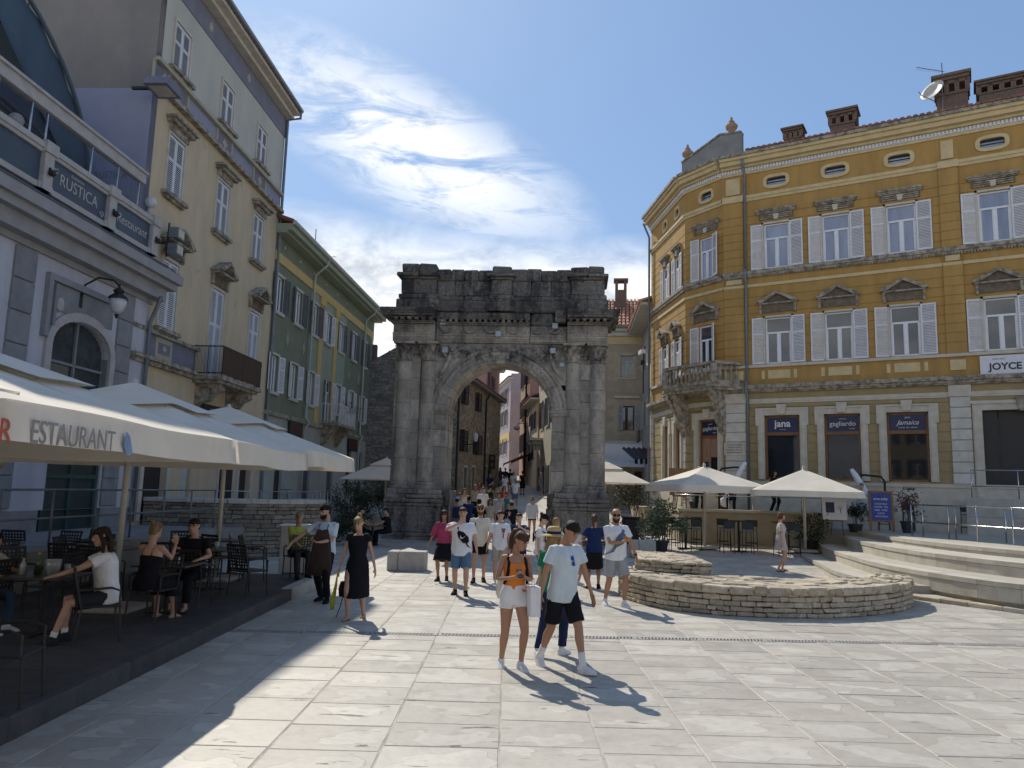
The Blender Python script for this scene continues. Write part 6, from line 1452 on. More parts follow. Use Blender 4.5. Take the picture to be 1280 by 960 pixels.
table(-9.6,14.6,.0,'dark cafe table at the back beneath the green restaurant door')
CH=[(-5.0,9.75,R(123),'black lattice-back chair with the man in the white shirt sitting on it'),(-5.55,7.15,R(190),'empty black chair seen from behind at the bottom left of the terrace'),(-6.75,10.15,R(-100),'chair beneath the dark haired girl'),
 (-4.35,7.0,R(100),'empty black chair nearest the deck edge at the bottom left'),(-5.0,11.2,R(-10),'chair under the woman in the strappy black top'),(-5.0,12.6,R(175),'chair of the man with glasses in black'),
 (-4.55,13.9,R(150),'empty black chair with lattice back at the deck edge right of the couple'),(-5.3,13.75,R(175),'empty lattice chair between the couple and the waiter'),(-6.2,13.9,R(200),'empty lattice chair beside the bottle table'),(-6.3,15.1,R(-30),'empty chair behind the bottle table'),
 (-4.5,16.9,R(215),'chair under the man in the yellow green shirt'),(-7.3,13.2,R(180),'empty black chair in front of the curved wall'),(-7.9,15.0,R(0),'empty chair close to the curved rubble wall'),(-8.3,12.8,R(20),'empty chair behind the head of the man in the white shirt'),
 (-9.4,13.4,R(170),'empty lattice chair right of the brown lamp pole'),(-10.4,13.9,R(190),'empty lattice chair at the back under the green door'),(-8.9,15.6,R(-10),'empty chair at the back left of the curved wall'),(-7.9,10.7,R(120),'dark chair in the shade beyond the girl')]
CH+=[(-8.9,12.2,R(95),'empty lattice chair drawn up left of the brown lamp pole table'),(-9.9,12.9,R(40),'empty lattice chair turned away at the far back left'),(-6.6,12.9,R(160),'empty chair facing the second parasol pole'),(-7.9,14.4,R(95),'empty chair at the left side of the pole table'),
 (-6.4,14.4,R(-90),'empty chair at the right side of the pole table'),(-5.9,16.2,R(150),'empty chair near the third parasol pole'),(-6.9,16.6,R(20),'empty chair at the back beyond the third parasol pole'),(-5.2,16.2,R(100),'empty chair left of the man in yellow green'),(-8.8,16.4,R(-20),'empty chair in deep shade before the curved wall'),
 (-9.9,16.0,R(180),'empty chair at the back wall end of the deck'),(-6.5,11.3,R(-95),'empty chair across from the couple table'),(-7.3,11.8,R(60),'empty chair between the girl and the back tables'),(-5.6,5.6,R(10),'empty chair at the near pale table, bottom left'),(-4.6,6.0,R(-70),'lattice chair at the right of the near pale table')]
for c in CH: chair(*c)
def bottle(x,y,z,h,r,m,label,capm=None,nm='bottle',cat='bottle'):
    t=thing(nm,label,cat,T(x,y,z)); part('glass_body' if nm=='bottle' else 'glass_bowl',MB().lathe([(r,0),(r,h*.55),(r*.9,h*.62),(r*.35,h*.78),(r*.35,h*.95)] if nm=='bottle' else [(r*.75,0),(r,h*.6),(r,h)],(0,0,0),10),m,t,smooth=True)
    if capm: part('cap',MB().lathe([(r*.42,h*.93),(r*.42,h)],(0,0,0),8),capm,t)
tg=mat('pale_glass',(.35,.38,.38),None,4,.1,spec=.9); gg=mat('green_bottle_glass',(.05,.09,.05),None,4,.1,spec=.9); oc=mat('orange_cap',(.6,.3,.05),None,4,.5)
bottle(-6.0,10.1,.93,.26,.045,gg,'green glass bottle with orange cap on the table of the girl',oc); bottle(-6.1,9.95,.93,.22,.04,tg,'clear water bottle on the table of the girl'); bottle(-5.75,10.0,.93,.2,.09,tg,'large round glass jar on the table of the girl',None,'glass_jar','jar'); bottle(-5.65,10.15,.93,.13,.04,tg,'small drinking glass beside the round jar',None,'drinking_glass','glass')
bottle(-5.1,11.8,.93,.28,.035,gg,'dark bottle on the table between the couple'); bottle(-5.6,14.5,.93,.24,.04,oc,'amber bottle on the table beside the waiter'); bottle(-5.35,14.45,.93,.14,.045,tg,'clear glass on the table beside the waiter',None,'drinking_glass','glass')
for k_,(x_,y_,lb_) in enumerate(((-5.3,6.6,'drinking glass on the pale near table at the bottom left'),(-5.0,6.2,'folded napkin glass on the pale near table corner'),(-5.25,12.0,'wine glass in front of the man with glasses'),(-4.85,11.6,'water glass beside the blonde woman'),(-5.7,14.75,'far glass on the bottle table by the waiter'),(-7.1,14.1,'lone glass on the table near the second parasol pole'),(-8.2,12.0,'glass on the table behind the man in white'),(-6.05,17.1,'glass on the table behind the third parasol pole'))): bottle(x_,y_,.93,.15,.035,tg,lb_,None,'drinking_glass','glass')
lp=thing('lamp_post','dark brown lamp post with a yellowish globe behind the cafe tables','lamp post',T(-9.2,13.6,.19)); part('post',MB().tube([(0,0,0),(0,0,2.3)],[.07,.05],10),iron,lp,smooth=True); part('globe',MB().ball((.22,0,2.2),.1),mat('amber_globe',(.5,.33,.15),None,4,.4),lp,smooth=True); part('arm',MB().tube([(0,0,2.0),(.22,0,2.1)],.03,6),iron,lp)
# railings
def railing(nm,label,P,h,m,rails=(1.0,.5),step=1.5,r=.024,pr=None,group=None,balus=0):
    t=thing(nm,label,'railing',T(*P[0]),group); 
    for f in rails:
        b=MB().tube([(x,y,z+h*f) for x,y,z in P],r,7); part('rail',b,m,t,I(),smooth=True)
    for i in range(len(P)-1):
        a,c=Vector(P[i]),Vector(P[i+1]); n=max(1,round((c-a).length/step))
        for k in range(n+(1 if i==len(P)-2 else 0)): p=a+(c-a)*k/n; part('rail_post',MB().tube([(p.x,p.y,p.z),(p.x,p.y,p.z+h)],pr or r,7),m,t,I(),smooth=True)
    return t
railing('ramp_railing','bright steel handrail, front one of the pair above the curved steps',[(13.3,25.0,1.06),(13.6,22.6,1.06),(14.0,20.0,1.06),(14.6,17.5,1.06)],1.0,steel,(1.,.45),1.35)
railing('ramp_railing','bright steel handrail, rear one of the pair along the ramp',[(13.15,25.4,1.06),(14.3,22.4,1.06),(14.9,20,1.06),(15.6,17.5,1.06)],1.0,steel,(1.,.45),1.3)
a1=fm.p(9.3,1.45,2.3); a2=fm.p(15,1.45,2.3); railing('platform_railing','thin steel railing on the platform by the dark doorway',[tuple(a1),tuple(a2)],1.05,steel,(1.,.45),1.6,.02)
railing('terrace_railing','thin steel railing along the sandy terrace wall behind the bar stools',[(6.5,30.35,1.66),(7.6,30.1,1.66),(12.0,29.4,1.66),(12.6,31.3,1.66)],.95,steel,(1.,.55),.95,.016,group=None)
railing('walkway_railing','grey steel handrail on the raised walkway in front of the restaurant building',[(-8.6,13.2,.88),(-8.45,17.5,.88),(-8.3,22.0,.88)],1.05,pipe,(1.,.5),1.6,.022)
railing('walkway_railing','steel railing behind the curved rubble wall by the green house',[(-9.6,25.6,.88),(-8.6,27,.88),(-7.6,29.5,.88),(-7.4,33,.95),(-7.3,37,1.1)],1.0,steel,(1.,),.5,.015)
# bar stools and high tables
st0=None
def stool(x,y,rz,label,z=None,group='black high bar stools with low backs'):
    global st0
    M=T(x,y,gz(x,y) if z is None else z,rz)
    if st0: return copy_tree(st0,M,label,group)
    t=thing('bar_stool',label,'bar stool',M,group)
    for sx_ in (-1,1):
        part('leg',MB().tube([(sx_*.2,-.2,0),(sx_*.18,-.18,.74)],.014,6),iron,t); part('leg',MB().tube([(sx_*.2,.2,0),(sx_*.18,.19,.74),(sx_*.2,.23,1.08)],.014,6),iron,t)
    part('seat',rough_box(-.2,.2,-.2,.2,.73,.77,.001,.01),mat('grey_stool_seat',(.16,.165,.17),None,5,.6),t); part('backrest',rough_box(-.2,.2,.2,.225,.84,1.08,.001,.01),mat('dark_green_back',(.02,.035,.035),None,5,.6),t)
    part('footrest',MB().tube([(-.2,-.2,.28),(.2,-.2,.28)],.012,5),iron,t); part('footrest',MB().tube([(-.2,.2,.28),(.2,.2,.28)],.012,5),iron,t); st0=t; return t
def htable(x,y,label,z=None):
    zz_=gz(x,y) if z is None else z; t=thing('high_table',label,'table',T(x,y,zz_),'black high bar tables'); part('tabletop',rough_box(-.32,.32,-.32,.32,1.04,1.08,.001,.008),iron,t); part('pedestal',MB().tube([(0,0,0),(0,0,1.04)],.04,8),iron,t); part('base',MB().box(-.25,.25,-.25,.25,0,.02),iron,t)
SX=[(5.95,27.7,0),(6.55,27.5,.2),(6.95,28.6,PI),(6.0,28.7,PI),(7.6,27.1,.1),(8.25,27.0,-.1),(8.7,27.9,PI*.9),(7.8,28.2,PI),(9.35,26.7,.1),(9.85,26.9,-.3)]
nmz=['leftmost','second from the left in the front row','standing right behind the parasol pole on the left','back left by the oleander','middle front left','middle front right','back right of the middle table','back left of the middle table','left one beside the walking woman','nearest the second parasol pole']
for (x,y,a),n_ in zip(SX,nmz): stool(x,y,a+PI,'black bar stool, '+n_)
htable(6.4,28.15,'black high table at the left bar group beneath the first parasol'); htable(8.15,27.6,'black high table of the middle bar group'); htable(9.7,27.5,'black high table nearest the walking woman')
for k,(u,lb) in enumerate(((6.35,'grey blue bar stool right behind the blue menu board'),(7.2,'grey blue bar stool under the Jamaica shop window'),(9.1,'dark bar stool in shade beside the door platform'))):
    p=fm.p(u,1.0); stool(p.x,p.y,R(-31)+PI,lb,1.0)
# plants
dkpot=mat('dark_plant_pot',(.03,.033,.04),None,5,.5)
leafy('oleander','pale green oleander bush in a dark pot left of the bar stools',T(5.35,27.2,gz(5.35,27.2)+1.05),.62,.55,.62,1500,.17,oleander,'plant',5,None,(6,-.75,.018),(-1.05,.25,.42,dkpot))
leafy('potted_shrub','dark leafy shrub in a pot behind the walking woman, beside the second parasol pole',T(10.9,28.0,1.0),.5,.45,.5,800,.13,leafd,'plant',6,None,(4,-.5,.015),(-.72,.22,.4,dkpot))
leafy('potted_shrub','small green potted shrub between the menu easel and the blue board',T(12.6,28.3,1.75),.34,.32,.34,600,.11,leafd,'plant',7,None,(4,-.5,.012),(-.85,.25,.4,dkpot))
leafy('flowering_plant','dark red leaved plant in a black pot right of the blue menu board',T(14.15,27.6,1.95),.38,.35,.55,700,.11,mat('reddish_leaf',(.12,.045,.045),(.05,.03,.03),6,.6,obj=.3),'plant',8,None,(4,-.5,.012),(-.9,.24,.42,dkpot))
leafy('entrance_bush','green bush by the corner house door, left of the bald man',T(8.0,33.6,2.4),.35,.3,.5,500,.12,leafm,'plant',9,None,(3,-.5,.012),(-.85,.2,.35,dkpot))
leafy('entrance_bush','green bush at the foot of the corner house right of the open door',T(9.1,32.9,2.3),.35,.3,.45,500,.12,leafm,'plant',10,None,(3,-.5,.012),(-.75,.2,.35,dkpot))
leafy('climbing_plant','tangled grey green climbing shrub behind the parasol right of the arch',T(6.2,38.6,2.0),.9,.4,.9,1500,.14,mat('dusty_leaf',(.10,.10,.07),(.05,.055,.04),6,.7,obj=.3),'plant',11,None,(6,-1.4,.02))
leafy('potted_cypress','narrow dark conifer right of the arch in deep shade',T(4.7,38.8,1.7),.3,.3,.9,900,.1,leafd,'plant',12,None,(2,-1.2,.03))
leafy('planter_hedge','dark planter hedge under the parasol right of the arch',T(5.0,31.6,.85),.9,.35,.4,900,.11,leafd,'hedge',13,None,(5,-.5,.015))
leafy('planter_hedge','dark green hedge along the fence between the curved wall and the left parasol',T(-6.7,33.5,1.4),.8,1.9,.75,3000,.12,leafd,'hedge',14,None,(8,-.9,.02))
leafy('planter_hedge','dark hedge under the white parasol left of the arch',T(-6.2,38.4,1.6),1.1,.4,.7,1800,.12,leafd,'hedge',15,None,(6,-1.0,.02))
leafy('planter_hedge','low dark box hedge behind the woman in black',T(-6.2,28.8,.5),.9,.35,.45,1500,.1,leafd,'hedge',16,None,(5,-.4,.02))
# boards and easels
def easel(x,y,z,rz,label,sheet,inner=True):
    t=thing('menu_easel',label,'menu easel',T(x,y,z,rz)); part('leg',MB().tube([(-.3,0,0),(-.2,0,.95)],.02,5),wood,t); part('leg',MB().tube([(.3,0,0),(.2,0,.95)],.02,5),wood,t); part('leg',MB().tube([(0,.45,0),(0,.05,1.3)],.02,5),wood,t); part('ledge',MB().box(-.3,.3,-.05,.0,.5,.55),wood,t)
    Mx=WM[t.name]@Matrix.Translation((0,-.02,.55))@Matrix.Rotation(R(-6),4,'X'); p=part('board',MB().box(-.42,.42,-.02,.0,0,1.1),sheet,t,Mx)
    if inner: part('picture',MB().box(-.3,-.0,-.027,-.021,.25,.62),navy,p,Mx); part('printed_text',MB().box(.08,.3,-.026,-.021,.45,.47).box(.08,.26,-.026,-.021,.39,.41),letg,p,Mx)
easel(11.65,27.8,.89,R(-5),'wooden easel holding a large white menu sheet with a dark blue picture',whitep)
def blueboard():
    t=thing('menu_board','blue menu board in a wooden frame standing before the shop windows','menu board',T(13.05,27.2,1.1,R(-12))@Matrix.Scale(.78,4)); Mx=WM[t.name]@Matrix.Rotation(R(-6),4,'X')
    part('frame',MB().box(-.52,-.42,-.03,.03,.0,1.8).box(.42,.52,-.03,.03,0,1.8).box(-.42,.42,-.03,.03,1.7,1.8).box(-.42,.42,-.03,.03,.42,.5),wood,t,Mx); part('board',MB().box(-.42,.42,-.01,.02,.5,1.7),mat('blue_board',(.03,.06,.28),None,4,.5),t,Mx)
    txt('everyday',.17,letw,t,Mx@Matrix.Translation((0,-.012,1.45)),shear=.3)
    for i,s_ in enumerate(('COCKTAILS','COFFEE  TEA','BEER  WINE','JUICES','LEMONADE')): txt(s_,.1,letw,t,Mx@Matrix.Translation((0,-.012,1.22-i*.14)))
    part('leg',MB().tube([(0,.5,0),(0,.08,1.6)],.02,5),wood,t)
blueboard()
easel(6.9,31.4,1.6,R(5),'bare wooden easel on the terrace behind the left bar parasol',wood,False)
cs=thing('display_cabinet','pale box cabinet behind the waiter','cabinet',T(-5.05,19.2,0)); part('cabinet_body',rough_box(-.45,.45,-.25,.25,.05,1.15,.002,.015),concrete,cs); part('cabinet_top',rough_box(-.48,.48,-.28,.28,1.15,1.19,.001,.01),whitep,cs)
def bicycle():
    t=thing('bicycle','dark bicycle parked at the railing beyond the curved wall','bicycle',T(-8.9,30.2,.9,R(60)))
    for x in (-.52,.52):
        w_=part('wheel',MB().tube([(x+.33*math.cos(2*PI*k/24),0,.34+.33*math.sin(2*PI*k/24)) for k in range(25)],.018,6,side=(0,1,0)),iron,t,smooth=True); b=MB()
        for k in range(12): b.tube([(x,0,.34),(x+.32*math.cos(PI*k/6),0,.34+.32*math.sin(PI*k/6))],.003,3)
        part('spokes',b,steel,w_,kind='stuff')
    part('frame',MB().tube([(-.52,0,.34),(-.05,0,.3),(.38,0,.85),(-.18,0,.85),(-.05,0,.3)],.016,6).tube([(-.52,0,.34),(-.18,0,.85)],.012,5).tube([(.52,0,.34),(.38,0,.9),(.36,0,1.02)],.016,6),iron,t); part('saddle',MB().ball((-.2,0,.95),(.14,.06,.03)),iron,t); part('handlebar',MB().tube([(.3,-.28,1.05),(.38,0,1.04),(.3,.28,1.05)],.012,6),iron,t)
bicycle()
dk_=thing('waste_bin','dark waste bin in the shade right of the arch','bin',T(4.8,30.6,.2)); part('bin_body',rough_box(-.3,.3,-.3,.3,0,1.0,.002,.03),iron,dk_); part('bin_lid',rough_box(-.33,.33,-.33,.33,1.0,1.08,.002,.02),iron,dk_)
tb=thing('cafe_table','small round table where two guests sit left of the arch','table',T(-5.0,28.9,0)); part('tabletop',MB().lathe([(.5,.72),(.5,.75),(.02,.751)],(0,0,0),16),MATS['dark_table_top'],tb); part('pedestal',MB().tube([(0,0,0),(0,0,.72)],.04,8),iron,tb)
# ---------------------------------------------------------------- people
TEX=bpy.data.textures.new('cloth_folds','CLOUDS'); TEX.noise_scale=.13
def skinm(k):
    c={'fair':(.52,.31,.22),'tan':(.40,.215,.135),'dark':(.27,.145,.095),'pale':(.58,.39,.30)}[k]; return mat('skin_'+k,c,tuple(v*.88 for v in c),8,.55,spec=.35)
def hairm(c): return mat('hair_%d_%d_%d'%tuple(int(v*100) for v in c),c,tuple(v*.45 for v in c),30,.6,.9,50,spec=.2,streak=.15)
COLS=dict(white=(.76,.76,.79),lightblue=(.56,.64,.70),black=(.014,.014,.018),charcoal=(.035,.035,.04),navy=(.02,.03,.075),royal=(.017,.035,.11),denim=(.10,.19,.30),denimd=(.05,.09,.16),grey=(.36,.36,.39),cream=(.66,.62,.52),khaki=(.42,.37,.29),orange=(.70,.22,.045),pink=(.38,.06,.13),green=(.02,.2,.1),red=(.38,.04,.04),brown=(.085,.055,.045),yellowgreen=(.40,.45,.10),teal=(.04,.14,.17),greyblue=(.13,.16,.22),beige=(.55,.47,.42),olive=(.16,.15,.07),skyblue=(.2,.42,.65))
def CM(n): return cloth(n,COLS[n])
def ik(a,b,l1,l2,hint):
    a,b=Vector(a),Vector(b); d=b-a; L=min(d.length,(l1+l2)*.999); dn=d.normalized(); b2=a+dn*L
    x=(l1*l1-l2*l2+L*L)/(2*L); h=math.sqrt(max(0,l1*l1-x*x)); hv=Vector(hint); hv=hv-dn*hv.dot(dn); hv=hv.normalized() if hv.length>1e-4 else dn.orthogonal()
    return a+dn*x+hv*h,b2
def remesh(o,v,sm=3,fold=0):
    m=o.modifiers.new('r','REMESH'); m.mode='VOXEL'; m.voxel_size=v; m.use_smooth_shade=True
    s_=o.modifiers.new('s','SMOOTH'); s_.factor=.55; s_.iterations=sm
    if fold: d=o.modifiers.new('d','DISPLACE'); d.texture=TEX; d.strength=fold; d.mid_level=.5; d.texture_coords='LOCAL'
NP=[0]
def person(label,x,y,face=0,H=1.75,sex='m',skin='fair',hair=((.06,.04,.03),'short'),top=None,bottom=None,shoes='white',pose=None,vox=.0105,z=None,bulk=1.,socks=None,beard=None,glasses=None,headgear=None,group=None,lean=0,twist=0,extra=None):
    P=dict(fl=(.11,0,0),fr=(-.11,0,0),hl=(.24,-.03,.80),hr=(-.24,-.03,.80),pel=None,head=(0,0),handl='hang',handr='hang',spread=0)
    P.update(pose or {}); s=H/1.75; zg=gz(x,y) if z is None else z
    M=Matrix.Translation((x,y,zg))@Matrix.Rotation(R(face),4,'Z')@Matrix.Scale(s,4)
    Mo=Matrix.Translation((x,y,zg))@Matrix.Rotation(R(face),4,'Z'); t=thing('person',label,'person',Mo,group)
    S=Matrix.Scale(s,4)
    sk=skinm(skin); fem=sex=='f'; near=vox<=.009
    pel=Vector(P['pel'] or (0,0,.90)); la=R(lean); up=Vector((0,-math.sin(la),math.cos(la))); fw=Vector((0,-math.cos(la),-math.sin(la)))
    tw=R(twist); sd=Vector((math.cos(tw),math.sin(tw),0)); 
    def sp(h,yo=0): return pel+up*h-fw*yo
    shw=(.155 if fem else .182)*(.5+.5*bulk); hipw=.088
    J={}
    for k,sg in (('l',1),('r',-1)):
        f=Vector(P['f'+k]); ank=f+Vector((0,.03,.085)); hip=pel+Vector((sg*hipw,0,-.02)); kn,an=ik(hip,ank,.425,.415,P.get('kn'+k,(sg*.12,-1,.1))); J['hip'+k],J['kn'+k],J['an'+k],J['f'+k]=hip,kn,an,f
        shd=sp(.485)+sd*sg*shw; el,wr=ik(shd,P['h'+k],.285,.255,P.get('el'+k,(sg*.55,.9,-.35))); J['sh'+k],J['el'+k],J['wr'+k]=shd,el,wr
    neck=sp(.53,.01); hp,hy=R(P['head'][0]),R(P['head'][1]); HR=Matrix.Rotation(hy,4,'Z')@Matrix.Rotation(hp,4,'X')
    hc=neck+Vector((0,-.015,0))+ (up*.07)+(HR@Vector((0,-.02,.125))); HM=Matrix.Translation(hc)@HR
    def ring_loft(b,rings,M_,n=16):
        o=len(b.v)
        for (z_,a,f_,bk) in rings:
            for k in range(n): w_=2*PI*k/n; b.v.append(tuple(M_@Vector((a*math.cos(w_),(f_+bk)/2+(bk-f_)/2*math.sin(w_),z_))))
        for i in range(len(rings)-1):
            for k in range(n): k2=(k+1)%n; b.f.append((o+i*n+k,o+i*n+k2,o+(i+1)*n+k2,o+(i+1)*n+k))
        b.f.append(tuple(o+k for k in range(n-1,-1,-1))); b.f.append(tuple(o+(len(rings)-1)*n+k for k in range(n)))
    B=MB()
    # torso rings: height along spine, half width, half depth, offset back
    if fem: TR=[(-.1,.155,.12,.015),(0,.178,.128,.018),(.08,.16,.115,.008),(.17,.125,.095,0),(.27,.138,.105,-.008),(.36,.155,.122,-.022),(.43,.155,.10,-.006),(.49,.12,.078,.0),(.53,.06,.055,.005)]
    else: TR=[(-.1,.15,.115,.01),(0,.168,.122,.012),(.1,.158,.115,.0),(.2,.152,.112,-.006),(.32,.168,.12,-.01),(.41,.18,.12,-.006),(.47,.165,.10,0),(.51,.12,.078,.0),(.545,.062,.06,.005)]
    TR=[(h,a*(1+(bulk-1)*(1 if h<.4 else .5)),b_*(1+(bulk-1)*1.3*(1 if h<.42 else .3)),o-(bulk-1)*.06*(1 if .05<h<.3 else 0)) for h,a,b_,o in TR]
    def torso(b,h0,h1,inf,infb=None,rm=1.,n=18):
        pts=[];rad=[]
        hs=sorted(set([h0,h1]+[r[0] for r in TR if h0<r[0]<h1]))
        for h in hs:
            for i in range(len(TR)-1):
                if TR[i][0]<=h<=TR[i+1][0]+1e-6:
                    f=(h-TR[i][0])/(TR[i+1][0]-TR[i][0]); q=[TR[i][j]+(TR[i+1][j]-TR[i][j])*f for j in (1,2,3)]; break
            else: q=list(TR[0][1:]) if h<TR[0][0] else list(TR[-1][1:])
            e=inf if h<.46 else inf*.55
            pts.append(sp(h,q[2])); rad.append((q[0]+e,q[1]+(infb if infb is not None else e)))
        b.tube(pts,rad,n,side=sd)
    torso(B,-.1,.53,0); 
    B.tube([sp(.49,.01),neck+up*.03,hc+HR@Vector((0,.02,-.06))],[.062,.052 if fem else .058,.056],12,side=(1,0,0))
    k_=.95 if fem else 1
    ring_loft(B,[(r[0]*k_,r[1]*k_,r[2]*k_,r[3]*k_) for r in [(-.112,.032,-.088,-.03),(-.095,.050,-.098,.0),(-.06,.064,-.096,.05),(-.02,.069,-.092,.082),(.02,.075,-.094,.095),(.055,.075,-.092,.098),(.08,.066,-.076,.088),(.1,.045,-.045,.062),(.108,.02,-.01,.03)]],HM)
    B.tube([HM@Vector((0,-.088,.03)),HM@Vector((0,-.112,-.018)),HM@Vector((0,-.094,-.03))],[.009,.016,.014],8,side=(1,0,0))     # nose
    for sg in (-1,1): B.tube([HM@Vector((sg*.072,.008,-.025)),HM@Vector((sg*.082,.018,.01)),HM@Vector((sg*.076,.022,.03))],[(.007,.012),(.009,.02),(.006,.012)],8)
    B.tube([HM@Vector((-.022,-.094,-.066)),HM@Vector((.022,-.094,-.066))],.008,6)                                            # lips
    def hand(k,sg,style):
        wr,el=J['wr'+k],J['el'+k]; d=(wr-el).normalized()
        if style=='hang': d=(d+Vector((0,-.1,-.35))).normalized(); pn=Vector((-sg,0,0))
        elif style=='front': d=(d+Vector((-sg*.5,-.2,.2))).normalized(); pn=Vector((0,.3,1))
        elif style=='mouth': d=(d+Vector((-sg*.2,.1,.5))).normalized(); pn=Vector((0,1,.2))
        elif style=='flat': d=(d*.6+Vector((0,-.6,-.05))).normalized(); pn=Vector((0,0,-1))
        else: pn=Vector((0,0,1))
        pn=(pn-d*pn.dot(d)).normalized(); a=d.cross(pn).normalized(); a=a*(1 if (a.dot(Vector((0,-1,.1)))>0 or style!='hang') else -1)
        th=a if style=='hang' else a*(-1 if a.dot(Vector((-sg,0,0)))<0 else 1)
        fr_=.0095 if near else .0115
        pc=wr+d*.05; B.tube([wr,wr+d*.03,wr+d*.065,wr+d*.09],[(.027,.018),(.036,.018),(.040,.016),(.037,.013)],10,side=th)
        cu={'hang':.35,'front':.75,'mouth':.9,'flat':.1}.get(style,.5)
        for i,L in enumerate((.072,.082,.076,.06)):
            p=wr+d*.088+th*(.030-.020*i); q=[p]; dd=d.copy()
            for j in range(3): dd=(dd*math.cos(cu*(.5+.4*j))+pn*math.sin(cu*(.5+.4*j))).normalized() if j or 1 else dd; p=p+dd*L*(.42-.06*j); q.append(p)
            B.tube(q,[fr_,fr_,fr_*.9,fr_*.75],6)
        B.tube([wr+d*.022+th*.026,wr+d*.05+th*.048+pn*.012,wr+d*.082+th*.052+pn*.024],[fr_*1.15,fr_*1.1,fr_*.8],6)
        J['palm'+k]=wr+d*.08+pn*.03; J['dir'+k]=d
    for k,sg in (('l',1),('r',-1)):
        m_=(.93 if fem else 1.05)*(.6+.4*bulk); sh,el,wr=J['sh'+k],J['el'+k],J['wr'+k]
        B.tube([sh-sd*sg*.05+up*.0,sh,sh+(el-sh)*.35,el,el+(wr-el)*.3,wr],[.05*m_,.05*m_,.044*m_,.034*m_,.035*m_,(.023*m_,.019*m_)],10)
        hand(k,sg,P['hand'+k])
        hp_,kn,an,f=J['hip'+k],J['kn'+k],J['an'+k],J['f'+k]; m_=(1.03 if fem else 1.)*(.55+.45*bulk)
        B.tube([hp_+Vector((0,.01,.04)),hp_+(kn-hp_)*.2,hp_+(kn-hp_)*.6,kn,kn+(an-kn)*.28+Vector((0,.012,0)),kn+(an-kn)*.65,an],[.09*m_,.088*m_,.068*m_,.052*m_,.054*m_,.038*m_,.031],12)
    # feet
    FT={}
    for k,sg in (('l',1),('r',-1)):
        an,f=J['an'+k],J['f'+k]; out=sg*P.get('toe',.18); pit=P.get('pit'+k,0); fd=Vector((math.sin(out),-math.cos(out)*math.cos(pit),-math.sin(pit))).normalized(); upv=Vector((0,-math.sin(pit),math.cos(pit))); base=an-upv*.085 if True else f
        FT[k]=(base,fd,upv,an)
        B.tube([base-fd*.05+upv*.03,base+upv*.035,base+fd*.07+upv*.035,base+fd*.13+upv*.02,base+fd*.165+upv*.012],[(.028,.03),(.034,.038),(.038,.03),(.038,.018),(.02,.01)],8,side=fd.cross(upv))
        B.tube([an+upv*.02,base+fd*.01+upv*.04],[.031,.033],8)
    body=part('body',B,sk,t,Mo@S); remesh(body,vox if near else vox,2)
    def garment(nm,b,m,fold=.02,v=None,sm=4):
        o=part(nm,b,m,t,Mo@S); remesh(o,(v or max(vox*1.15,.011)),sm,fold); return o
    def sleeve(b,k,frac,r0,r1):
        sg=1 if k=='l' else -1; sh,el,wr=J['sh'+k],J['el'+k],J['wr'+k]; pts=[sh-sd*sg*.06+up*.0,sh+sd*sg*.0]; rr=[r0,r0]
        L=(el-sh).length; tot=L+(wr-el).length; e=frac
        if e<=1: pts+= [sh+(el-sh)*e*.5,sh+(el-sh)*e]; rr+=[(r0+r1)/2,r1]
        else: pts+=[sh+(el-sh)*.5,el,el+(wr-el)*(e-1)]; rr+=[(r0+r1)/2,(r0+r1)/2*.9,r1]
        b.tube(pts,rr,12)
    def legcloth(b,frac,r0,r1,shape=None):
        for k,sg in (('l',1),('r',-1)):
            h_,kn,an=J['hip'+k],J['kn'+k],J['an'+k]; pts=[h_+Vector((0,.008,.05)),h_+(kn-h_)*.25]; rr=[r0,r0]
            if frac<=1: pts+=[h_+(kn-h_)*(.25+frac)/2,h_+(kn-h_)*frac]; rr+=[(r0+r1)/2,r1]
            else: pts+=[h_+(kn-h_)*.7,kn,kn+(an-kn)*.5*(frac-1),kn+(an-kn)*(frac-1)]; rr+=[r0*.88,r0*.75,(r0*.7+r1)/2,r1]
            b.tube(pts,rr,12)
    if bottom:
        kind,colr=bottom[:2]; b=MB(); m=CM(colr); wz=bottom[2] if len(bottom)>2 else .1
        if kind in('shorts','hotpants','trousers','midshorts'):
            torso(b,-.1,wz,.012); 
            if kind=='shorts': legcloth(b,.84,.1*(.6+.4*bulk),.098*(.6+.4*bulk))
            if kind=='midshorts': legcloth(b,.62,.106*(.6+.4*bulk),.108*(.6+.4*bulk))
            if kind=='hotpants': legcloth(b,.30,.097,.104)
            if kind=='trousers': legcloth(b,1.93,.1*(.6+.4*bulk),.062)
            garment(kind if kind!='hotpants' and kind!='midshorts' else 'shorts',b,m)
        if kind in('skirt','longskirt'):
            kn=(J['knl']+J['knr'])/2; hz=bottom[3] if len(bottom)>3 else .45; pts=[sp(wz),sp(0,.012),sp(-.08,.01)]; rad=[(.14*bulk,.11*bulk),(.19*bulk,.145*bulk),(.195*bulk,.15*bulk)]
            seat=pel.z<.75
            if not seat:
                z0=sp(-.08).z; hx=abs(J['anl'].y-J['anr'].y)*.28
                for f in (.5,1): zc=z0+(hz-z0)*f; c=Vector((0,(pel.y+(kn.y-pel.y)*f*.8),zc)); pts.append(c); rad.append((.2+.03*f,.15+.02*f+hx*f))
                b.tube(pts,rad,20,side=(1,0,0)); garment('skirt',b,m,.02)
            else: torso(b,-.1,wz,.014); legcloth(b,1.4,.11,.11); garment('skirt',b,m)
